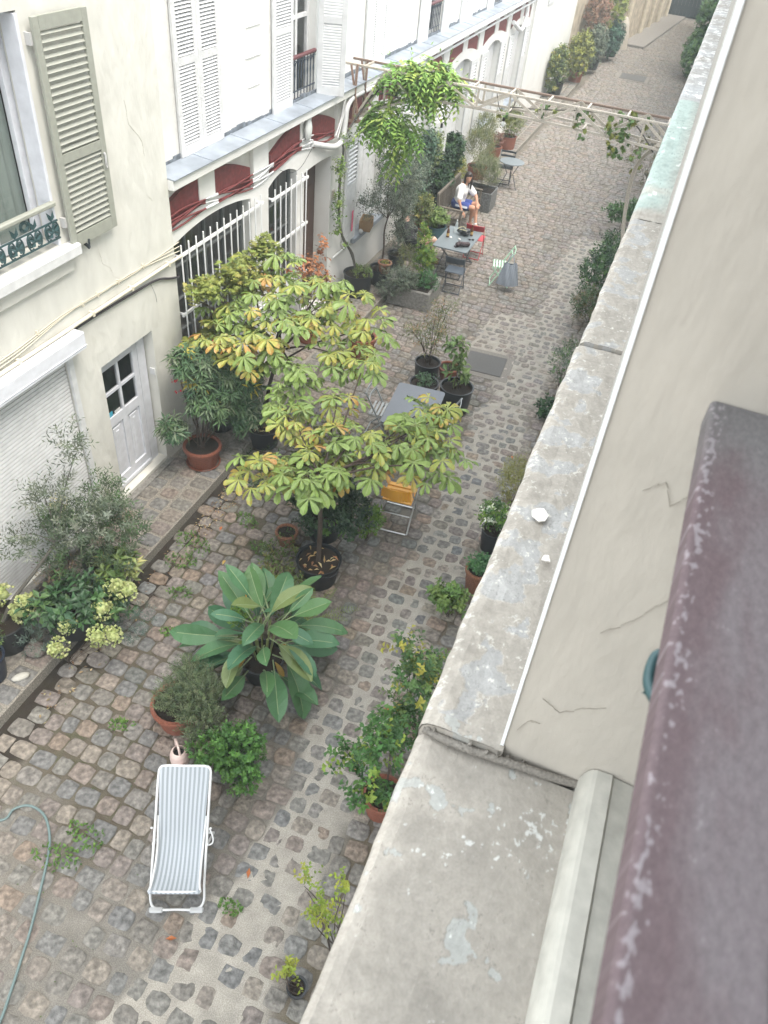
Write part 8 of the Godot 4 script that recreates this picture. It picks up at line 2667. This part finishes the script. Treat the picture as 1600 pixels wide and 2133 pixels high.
func vine_and_wisteria() -> void:
	var o := thing("climbing_vine", "climbing vine rising from a black pot up the white wall to the girder bracket", "vine", Vector3(-5.38, KERB, -14.05))
	pot(o, 0.30, 0.25, 0.46, mats.black_plastic, false)
	var at := Vector3(-5.38, KERB, -14.05)
	var b := MB.new()
	var pts := []
	for q in [Vector3(-5.42, 0.55, -14.05), Vector3(-5.52, 1.0, -13.98), Vector3(-5.62, 1.35, -13.75), Vector3(-5.66, 1.7, -13.60), Vector3(-5.68, 2.2, -13.55), Vector3(-5.68, 2.75, -13.58), Vector3(-5.66, 3.05, -13.60), Vector3(-5.66, 3.25, -13.55), Vector3(-5.60, 3.48, -13.85), Vector3(-5.4, 3.9, -14.1)]:
		pts.append(q - at)
	pts = smooth_path(pts, 4)
	var rr := []
	for i in pts.size():
		rr.append(lerpf(0.032, 0.016, i / float(pts.size())) * (1.0 + 0.15 * sin(i * 1.9)))
	b.tube(pts, rr, 7)
	part("stem", b, mats.bark_grey, o)
	b = MB.new()
	for q in [[Vector3(-5.62, 2.75, -13.36), Vector3(0.12, 0.28, 0.12), 34], [Vector3(-5.62, 2.05, -13.40), Vector3(0.12, 0.42, 0.12), 44], [Vector3(-5.60, 1.65, -13.4), Vector3(0.12, 0.22, 0.14), 18], [Vector3(-5.6, 3.2, -13.6), Vector3(0.14, 0.2, 0.2), 14], [Vector3(-5.6, 1.2, -13.75), Vector3(0.14, 0.2, 0.2), 8]]:
		twigs(b, q[0] - at, q[1], q[2], 8, 0.06, 0.030, 0.16, [Color(0.13, 0.21, 0.045), Color(0.17, 0.24, 0.05), Color(0.09, 0.16, 0.04)], {"droop": 0.6, "hollow": 0.1})
	twigs(b, Vector3(0.1, 0.52, 0.05), Vector3(0.26, 0.14, 0.24), 70, 7, 0.05, 0.022, 0.1, [Color(0.14, 0.19, 0.05), Color(0.10, 0.15, 0.045)], {})
	part("foliage", b, mats.leaf, o)
	o = thing("wisteria", "lush bright green wisteria draped over the left end of the girder", "vine", Vector3(-5.45, 3.5, -14.1))
	at = Vector3(-5.45, 3.5, -14.1)
	b = MB.new()
	for q in [[Vector3(-5.45, 3.8, -14.1), Vector3(-5.0, 4.25, -14.15), Vector3(-4.4, 4.42, -14.2), Vector3(-3.9, 4.40, -14.2)], [Vector3(-5.4, 3.9, -14.1), Vector3(-5.1, 4.0, -14.0), Vector3(-4.7, 3.95, -14.0)], [Vector3(-5.3, 4.0, -14.2), Vector3(-4.9, 4.1, -14.3), Vector3(-4.3, 4.2, -14.3)]]:
		var p := []
		for e in q:
			p.append(e - at)
		b.tube(smooth_path(p, 4), 0.016, 6)
	part("stem", b, mats.bark_grey, o)
	b = MB.new()
	var wc := [Color(0.20, 0.34, 0.075), Color(0.25, 0.40, 0.09), Color(0.15, 0.28, 0.065), Color(0.30, 0.40, 0.10)]
	for q in [[Vector3(-4.75, 4.33, -14.15), Vector3(0.40, 0.24, 0.35), 70], [Vector3(-4.35, 4.45, -14.2), Vector3(0.35, 0.20, 0.35), 60], [Vector3(-4.05, 4.32, -14.2), Vector3(0.30, 0.22, 0.3), 44], [Vector3(-4.3, 4.15, -14.05), Vector3(0.32, 0.22, 0.25), 40], [Vector3(-4.95, 3.62, -14.0), Vector3(0.32, 0.30, 0.3), 60], [Vector3(-5.22, 3.5, -14.0), Vector3(0.22, 0.20, 0.24), 30], [Vector3(-4.68, 3.45, -14.05), Vector3(0.25, 0.28, 0.26), 40], [Vector3(-4.82, 3.02, -14.1), Vector3(0.18, 0.30, 0.18), 26], [Vector3(-5.35, 3.7, -14.05), Vector3(0.15, 0.12, 0.2), 8]]:
		for i in int(q[2] * 1.25):
			var p: Vector3 = q[0] + rdir() * q[1] * pow(rnd(0.1, 1), 0.5) - at
			var d = (rdir() + Vector3.DOWN * 0.55 + (p - (q[0] - at)).normalized() * 0.4).normalized()
			var s = d.cross(Vector3.UP).normalized()
			var tone: Color = vary(pick(wc), 0.14)
			for j in 6:
				var c = p + d * 0.045 * j + Vector3.DOWN * 0.006 * j * j
				b.col = vary(tone, 0.08)
				for sg in [-1.0, 1.0]:
					b.leaf(c, (s * sg + d * 0.5 + Vector3.DOWN * 0.35).normalized(), Vector3.UP + rdir() * 0.3, 0.115, 0.055, 0.15)
			b.leaf(p + d * 0.27, d, Vector3.UP, 0.08, 0.034)
	part("foliage", b, mats.leaf, o)
	# grape vine at the right half of the girder
	o = thing("grape_vine", "sparse grape vine hanging from the right half of the girder", "vine", Vector3(-0.9, 4.0, -14.05))
	at = Vector3(-0.9, 4.0, -14.05)
	b = MB.new()
	var p2 := []
	for q in [Vector3(-0.4, 3.9, -14.1), Vector3(-0.9, 4.3, -14.1), Vector3(-1.6, 4.3, -14.15), Vector3(-2.3, 4.2, -14.15), Vector3(-2.9, 4.15, -14.1)]:
		p2.append(q - at)
	b.tube(smooth_path(p2, 4), 0.010, 5)
	part("stem", b, mats.bark_grey, o)
	b = MB.new()
	for q in [[Vector3(-1.05, 4.22, -14.05), Vector3(0.22, 0.16, 0.2), 24], [Vector3(-0.98, 3.95, -14.0), Vector3(0.16, 0.22, 0.16), 26], [Vector3(-0.8, 4.32, -14.1), Vector3(0.22, 0.1, 0.16), 12], [Vector3(-1.62, 4.12, -14.05), Vector3(0.16, 0.22, 0.14), 13], [Vector3(-2.9, 4.05, -14.05), Vector3(0.14, 0.08, 0.12), 7], [Vector3(-2.3, 4.2, -14.1), Vector3(0.2, 0.08, 0.14), 6], [Vector3(-0.55, 3.75, -14.05), Vector3(0.16, 0.25, 0.16), 9]]:
		for i in q[2]:
			var c: Vector3 = q[0] + rdir() * q[1] - at
			var d := (rdir() * 0.7 + Vector3.DOWN).normalized()
			var s := d.cross(rdir()).normalized()
			b.col = vary(pick([Color(0.10, 0.17, 0.06), Color(0.13, 0.20, 0.07), Color(0.20, 0.22, 0.06)]), 0.15)
			for k in 5:
				var a := (k - 2) * 0.75
				b.leaf2(c, (d * cos(a) + s * sin(a)).normalized(), (Vector3.UP + rdir()).normalized(), 0.085 - 0.01 * absf(k - 2), 0.07)
	part("foliage", b, mats.leaf, o)

# ---------------------------------------------------------------- small things
func build_small_things() -> void:
	# on the bottle table
	var T := 0.715
	var b: MB
	for q in [[Vector3(-4.28, T, -16.62), "brown bottle standing at the left side of the grey table"], [Vector3(-3.83, T, -17.0), "brown bottle standing by the red chair on the grey table"]]:
		var o := thing("bottle", q[1], "bottle", q[0])
		b = MB.new()
		b.lathe([Vector2(0, 0), Vector2(0.032, 0), Vector2(0.033, 0.01), Vector2(0.033, 0.13), Vector2(0.026, 0.165), Vector2(0.014, 0.20), Vector2(0.0125, 0.24), Vector2(0.014, 0.242), Vector2(0.014, 0.25), Vector2(0.0, 0.25)], 14)
		part("glass", b, mats.bottle_glass, o)
		b = MB.new()
		b.lathe([Vector2(0.0336, 0.04), Vector2(0.0336, 0.10)], 14)
		part("label", b, mat("label_tan", Color(0.50, 0.33, 0.12), 0.7), o)
	var o := thing("water_bottle", "clear plastic bottle at the far left corner of the grey table", "bottle", Vector3(-4.24, T, -17.15))
	b = MB.new()
	b.lathe([Vector2(0, 0), Vector2(0.034, 0), Vector2(0.036, 0.02), Vector2(0.034, 0.13), Vector2(0.02, 0.175), Vector2(0.013, 0.19), Vector2(0.013, 0.21), Vector2(0, 0.21)], 14)
	part("bottle_body", b, mat("pet", Color(0.62, 0.70, 0.72), 0.15, {"alpha": 0.45}), o)
	b = MB.new()
	b.lathe([Vector2(0, 0.21), Vector2(0.015, 0.205), Vector2(0.015, 0.225), Vector2(0, 0.225)], 10)
	part("cap", b, mats.white_paint, o)
	o = thing("crumpled_bag", "large crumpled black bag with pale cord in the middle of the grey table", "bag", Vector3(-4.02, T, -16.92))
	b = MB.new()
	for i in 9:
		b.blob(Transform3D(Basis(rdir(), rnd(0, 3)), Vector3(rnd(-0.12, 0.12), 0.06 + rnd(-0.01, 0.05), rnd(-0.10, 0.10))), Vector3(rnd(0.06, 0.10), rnd(0.035, 0.06), rnd(0.06, 0.10)), 9)
	part("bag", b, mats.bag_black, o)
	b = MB.new()
	b.tube(smooth_path([Vector3(-0.12, 0.13, 0.02), Vector3(-0.04, 0.17, -0.06), Vector3(0.05, 0.165, 0.0), Vector3(0.02, 0.15, 0.07), Vector3(-0.06, 0.15, 0.08), Vector3(0.10, 0.14, 0.06)], 5), 0.007, 5)
	part("cord", b, mat("cord_pale", Color(0.50, 0.48, 0.30), 0.8), o)
	o = thing("purse", "small dark maroon bag at the near right corner of the grey table", "bag", Vector3(-3.83, T, -16.30), 0.5)
	b = MB.new()
	for i in 6:
		b.blob(Transform3D(Basis(rdir(), rnd(0, 0.6)), Vector3(-0.12 + 0.048 * i, 0.055 + rnd(-0.005, 0.015), rnd(-0.02, 0.02))), Vector3(0.055, 0.055, 0.065), 9)
	b.tube(smooth_path([Vector3(-0.13, 0.06, 0), Vector3(-0.20, 0.03, 0.05), Vector3(-0.16, 0.01, 0.10)], 4), 0.008, 5)
	part("bag", b, mats.bag_maroon, o)
	o = thing("sunglasses", "black sunglasses lying near the right edge of the grey table", "sunglasses", Vector3(-3.75, T, -16.72), 0.4)
	b = MB.new()
	for s in [-1, 1]:
		b.blob(Transform3D(Basis(), Vector3(s * 0.035, 0.025, 0)), Vector3(0.03, 0.022, 0.008), 8)
		b.bar(Vector3(s * 0.065, 0.03, 0), Vector3(s * 0.06, 0.008, -0.12), 0.006, 0.008)
	b.bar(Vector3(-0.01, 0.03, 0), Vector3(0.01, 0.03, 0), 0.006, 0.006)
	part("frame", b, mats.bag_black, o)
	o = thing("tumbler", "small clear glass beside the far left corner bottle on the grey table", "glass", Vector3(-4.22, T, -17.0))
	b = MB.new()
	b.lathe([Vector2(0, 0), Vector2(0.028, 0), Vector2(0.034, 0.09), Vector2(0.031, 0.09), Vector2(0.026, 0.01)], 12)
	part("glass", b, mat("clear", Color(0.8, 0.85, 0.85), 0.1, {"alpha": 0.35}), o)
	solo_napkin(Vector3(-4.20, T + 0.002, -16.62), "crumpled white tissue beside the left brown bottle")
	solo_napkin(Vector3(-4.0, T + 0.002, -16.62), "small white paper scrap in front of the black bag")
	# grey tote hung on the mint chair
	o = thing("tote_bag", "grey blue cloth bag with long straps hanging on the mint chair", "bag", Vector3(-2.68, 0.14, -16.25), 0.25)
	b = MB.new()
	var N := 10
	for k in [0, 1]:
		for i in N:
			for j in 7:
				var f := func(u: float, w: float) -> Vector3:
					var half := lerpf(0.25, 0.14, w)
					var bulge := 0.12 * sin(PI * u) * (1.0 - 0.75 * w * w) + 0.012 * sin(u * 17.0 + w * 5.0)
					return Vector3((u - 0.5) * 2.0 * half, 0.48 * w + 0.02 * sin(u * 9.0) * w, bulge * (1.0 if k == 0 else -1.0))
				var p := [f.call(i / float(N), j / 7.0), f.call((i + 1) / float(N), j / 7.0), f.call((i + 1) / float(N), (j + 1) / 7.0), f.call(i / float(N), (j + 1) / 7.0)]
				if k == 0:
					b.quad(p[0], p[1], p[2], p[3])
				else:
					b.quad(p[1], p[0], p[3], p[2])
	part("bag", b, mats.bag_blue, o)
	for s in [0.03, -0.03]:
		b = MB.new()
		b.tube(smooth_path([Vector3(-0.08, 0.43, s), Vector3(-0.05, 0.58, s * 0.5 - 0.04), Vector3(0.0, 0.66, -0.07), Vector3(0.05, 0.58, s * 0.5 - 0.04), Vector3(0.08, 0.43, s)], 4), 0.009, 6)
		part("strap", b, mats.bag_blue, o)
	# watering can
	o = thing("watering_can", "pale pink plastic watering can lying beside the terracotta rosemary pot", "watering can", Vector3(-2.93, 0, -3.44), -0.75)
	b = MB.new()
	b.lathe([Vector2(0, 0.0), Vector2(0.085, 0.0), Vector2(0.098, 0.03), Vector2(0.10, 0.10), Vector2(0.088, 0.17), Vector2(0.07, 0.20), Vector2(0.058, 0.205), Vector2(0.062, 0.19), Vector2(0.08, 0.15), Vector2(0.085, 0.06)], 20)
	part("can", b, mats.pink_plastic, o)
	b = MB.new()
	b.lathe([Vector2(0.06, 0.15), Vector2(0, 0.15)], 16)
	part("water", b, mat("dark_water", Color(0.02, 0.018, 0.02), 0.2), o)
	b = MB.new()
	b.tube(smooth_path([Vector3(0.085, 0.05, 0), Vector3(0.16, 0.14, 0), Vector3(0.25, 0.24, 0), Vector3(0.31, 0.27, 0)], 4), [0.024, 0.022, 0.021, 0.020, 0.019, 0.018, 0.017, 0.016, 0.015, 0.014, 0.014, 0.016, 0.018], 10)
	part("spout", b, mats.pink_plastic, o)
	b = MB.new()
	b.tube(smooth_path([Vector3(0.055, 0.205, 0), Vector3(0.03, 0.27, 0), Vector3(-0.05, 0.29, 0), Vector3(-0.13, 0.22, 0), Vector3(-0.13, 0.12, 0), Vector3(-0.095, 0.06, 0)], 5), 0.013, 8)
	part("handle", b, mats.pink_plastic, o)
	# hose
	b = MB.new()
	b.tube(smooth_path([Vector3(-5.2, 0.02, -1.6), Vector3(-4.6, 0.02, -2.0), Vector3(-4.14, 0.02, -2.19), Vector3(-4.10, 0.022, -2.33), Vector3(-3.99, 0.024, -2.42), Vector3(-3.80, 0.024, -2.40), Vector3(-3.62, 0.024, -2.26), Vector3(-3.49, 0.022, -2.07), Vector3(-3.37, 0.022, -1.83), Vector3(-3.23, 0.022, -1.54), Vector3(-3.13, 0.022, -1.29), Vector3(-3.05, 0.022, -1.08), Vector3(-2.97, 0.022, -0.85), Vector3(-2.86, 0.022, -0.4), Vector3(-2.8, 0.022, 0.2)], 8), 0.0125, 8)
	solo("garden_hose", b, mats.hose, "blue green garden hose curving across the near left cobbles", "hose")
	# stones on the pavement
	b = MB.new()
	b.blob(Transform3D(Basis(Vector3.UP, 0.4), Vector3(0, 0.085, 0)), Vector3(0.125, 0.085, 0.11), 12)
	for i in b.v.size():
		var w := 1.0 + 0.10 * nz2.get_noise_3dv(b.v[i] * 90.0)
		b.v[i] = b.v[i] * w
	solo("boulder", b, mats.boulder, "pinkish rounded stone lying on the pavement beside the black olive pot", "stone", Vector3(-5.05, KERB, -3.86))
	b = MB.new()
	b.blob(Transform3D(Basis(Vector3.UP, 0.9), Vector3(0, 0.03, 0)), Vector3(0.10, 0.04, 0.05), 10)
	solo("pale_stone", b, mat("pale_stone", Color(0.42, 0.41, 0.37), 0.9), "flat pale half moon stone in front of the dark blue pot", "stone", Vector3(-4.98, KERB, -3.52))
	# crate on the sill
	o = thing("wicker_crate", "woven tan crate of straw on the zinc window sill beside the pink strip", "crate", Vector3(-5.70, 1.09, -15.15), 0.2)
	b = MB.new()
	for w in [[Vector3(-0.12, 0, -0.20), Vector3(-0.10, 0.22, 0.20)], [Vector3(0.10, 0, -0.20), Vector3(0.12, 0.22, 0.20)], [Vector3(-0.10, 0, -0.20), Vector3(0.10, 0.22, -0.18)], [Vector3(-0.10, 0, 0.18), Vector3(0.10, 0.22, 0.20)]]:
		b.box(w[0], w[1], 0.004)
	part("basket", b, mats.wicker, o)
	b = MB.new()
	for i in 140:
		b.col = vary(Color(0.33, 0.25, 0.13), 0.25)
		b.leaf2(Vector3(rnd(-0.09, 0.09), 0.17 + rnd(0, 0.04), rnd(-0.17, 0.17)), (rdir() + Vector3.UP * 0.3).normalized(), Vector3.UP, 0.09, 0.008)
	part("straw", b, mats.leaf, o)
	b = MB.new()
	b.blob(Transform3D(Basis(), Vector3(0, 0.05, 0)), Vector3(0.05, 0.05, 0.05), 10)
	solo("grey_ball", b, mats.grille_grey, "small grey ball shaped pot beside the tan crate on the sill", "ornament", Vector3(-5.69, 1.085, -14.83))
	# weeds between stones, dry leaves
	var grp := "weeds between the near cobbles"
	for q in [[Vector3(-4.52, 0, -6.28), 0.17, "largest tuft of weeds in the dark gutter by the doorstep"], [Vector3(-4.48, 0, -5.92), 0.13, "weed tuft in the gutter just nearer than the largest one"], [Vector3(-4.20, 0, -5.45), 0.10, "weed tuft beside the variegated laurel at the kerb"], [Vector3(-4.1, 0, -7.0), 0.12, "weed tuft among cobbles beyond the dry leaf litter"], [Vector3(-3.32, 0, -2.40), 0.12, "upper weed strip in a joint left of the lounger"], [Vector3(-3.42, 0, -2.12), 0.13, "longer weed strip in a joint inside the hose curve"], [Vector3(-1.72, 0, -2.36), 0.07, "tiny weed right of the lounger foot"], [Vector3(-3.72, 0, -3.55), 0.08, "weeds at the foot of the terracotta rosemary pot"], [Vector3(-3.95, 0, -4.85), 0.08, "single small weed left of the paddle leaved plant"], [Vector3(-3.62, 0, -6.6), 0.12, "weed clump left of the small terracotta pot"]]:
		b = MB.new()
		var L: float = q[1]
		for i in int(L * 900):
			var a := rnd(0, TAU)
			var rr := sqrt(rnd(0, 1)) * L * 1.4
			b.col = vary(pick([Color(0.085, 0.17, 0.035), Color(0.11, 0.20, 0.045), Color(0.07, 0.13, 0.035)]), 0.18)
			b.leaf2(Vector3(cos(a) * rr * 1.3, 0.01 + rnd(0, 0.6) * L * (1.0 - rr / L / 1.5), sin(a) * rr * 0.7), (rdir() + Vector3.UP * 0.5).normalized(), (Vector3.UP + rdir() * 0.4).normalized(), rnd(0.03, 0.055), rnd(0.018, 0.03))
		solo("weed_tuft", b, mats.leaf, q[2], "weeds", q[0], rnd(-0.6, 0.6), grp)
	b = MB.new()
	for i in 260:
		var x := -4.58 + rnd(-0.16, 0.16)
		var z := rnd(-7.6, -3.2)
		if rnd(0, 1) < 0.5:
			z = rnd(-7.4, -6.3)
		b.col = vary(pick([Color(0.30, 0.22, 0.11), Color(0.22, 0.13, 0.07), Color(0.38, 0.32, 0.2), Color(0.14, 0.09, 0.06)]), 0.25)
		b.leaf(Vector3(x, 0.004, z), Vector3(rnd(-1, 1), rnd(0.0, 0.35), rnd(-1, 1)).normalized(), Vector3.UP, rnd(0.025, 0.06), rnd(0.012, 0.025), 0.3)
	var litter := solo("leaf_litter", b, mats.leaf, "scattered dry leaf litter in the dark gutter along the kerb", "leaf litter")
	litter.set_meta("kind", "stuff")
	b = MB.new()
	for i in 900:
		var z := -rnd(0.4, 9.5)
		var x := rnd(-4.7, -2.6)
		var n := nz2.get_noise_2d(x * 20.0, z * 20.0)
		if n < 0.12:
			continue
		b.col = vary(Color(0.075, 0.12, 0.035), 0.3)
		b.leaf2(Vector3(x, rnd(-0.01, 0.006), z), (rdir() + Vector3.UP * 0.4).normalized(), Vector3.UP, 0.022, 0.012)
	var moss := solo("joint_moss", b, mats.leaf, "moss and seedlings scattered in the joints of the near cobbles", "moss")
	moss.set_meta("kind", "stuff")
	for q in [[Vector3(-1.70, 0.012, -2.65), "orange fallen leaf on the pale mortar right of the lounger"], [Vector3(-2.02, 0.012, -1.95), "orange fallen leaf below the lounger foot"], [Vector3(-1.18, 0.012, -4.10), "reddish fallen leaf near the citrus shrub"], [Vector3(-1.12, 0.012, -4.95), "reddish fallen leaf near the rose bush"], [Vector3(-3.98, 0.012, -6.2), "yellow fallen leaf among weeds left of the paddle leaved plant"], [Vector3(-1.05, 0.012, -10.3), "long brown fallen leaf at the right edge of the mortar band"], [Vector3(-4.35, 0.012, -6.75), "curled beige fallen leaf near the kerb"]]:
		b = MB.new()
		b.col = vary(Color(0.42, 0.15, 0.06) if not "yellow" in q[1] else Color(0.5, 0.35, 0.1), 0.1)
		b.leaf(Vector3.ZERO, Vector3(1, 0.12, 0).normalized(), Vector3.UP, 0.10, 0.04, 0.35, 0.5, 0.1)
		solo("fallen_leaf", b, mats.leaf, q[1], "leaf", q[0], rnd(0, 6))

func solo_napkin(at: Vector3, label: String) -> void:
	var b := MB.new()
	for i in 4:
		b.blob(Transform3D(Basis(rdir(), rnd(0, 3)), Vector3(rnd(-0.02, 0.02), 0.015, rnd(-0.02, 0.02))), Vector3(0.03, 0.012, 0.022), 6)
	solo("paper_tissue", b, mats.white_paint, label, "tissue", at)
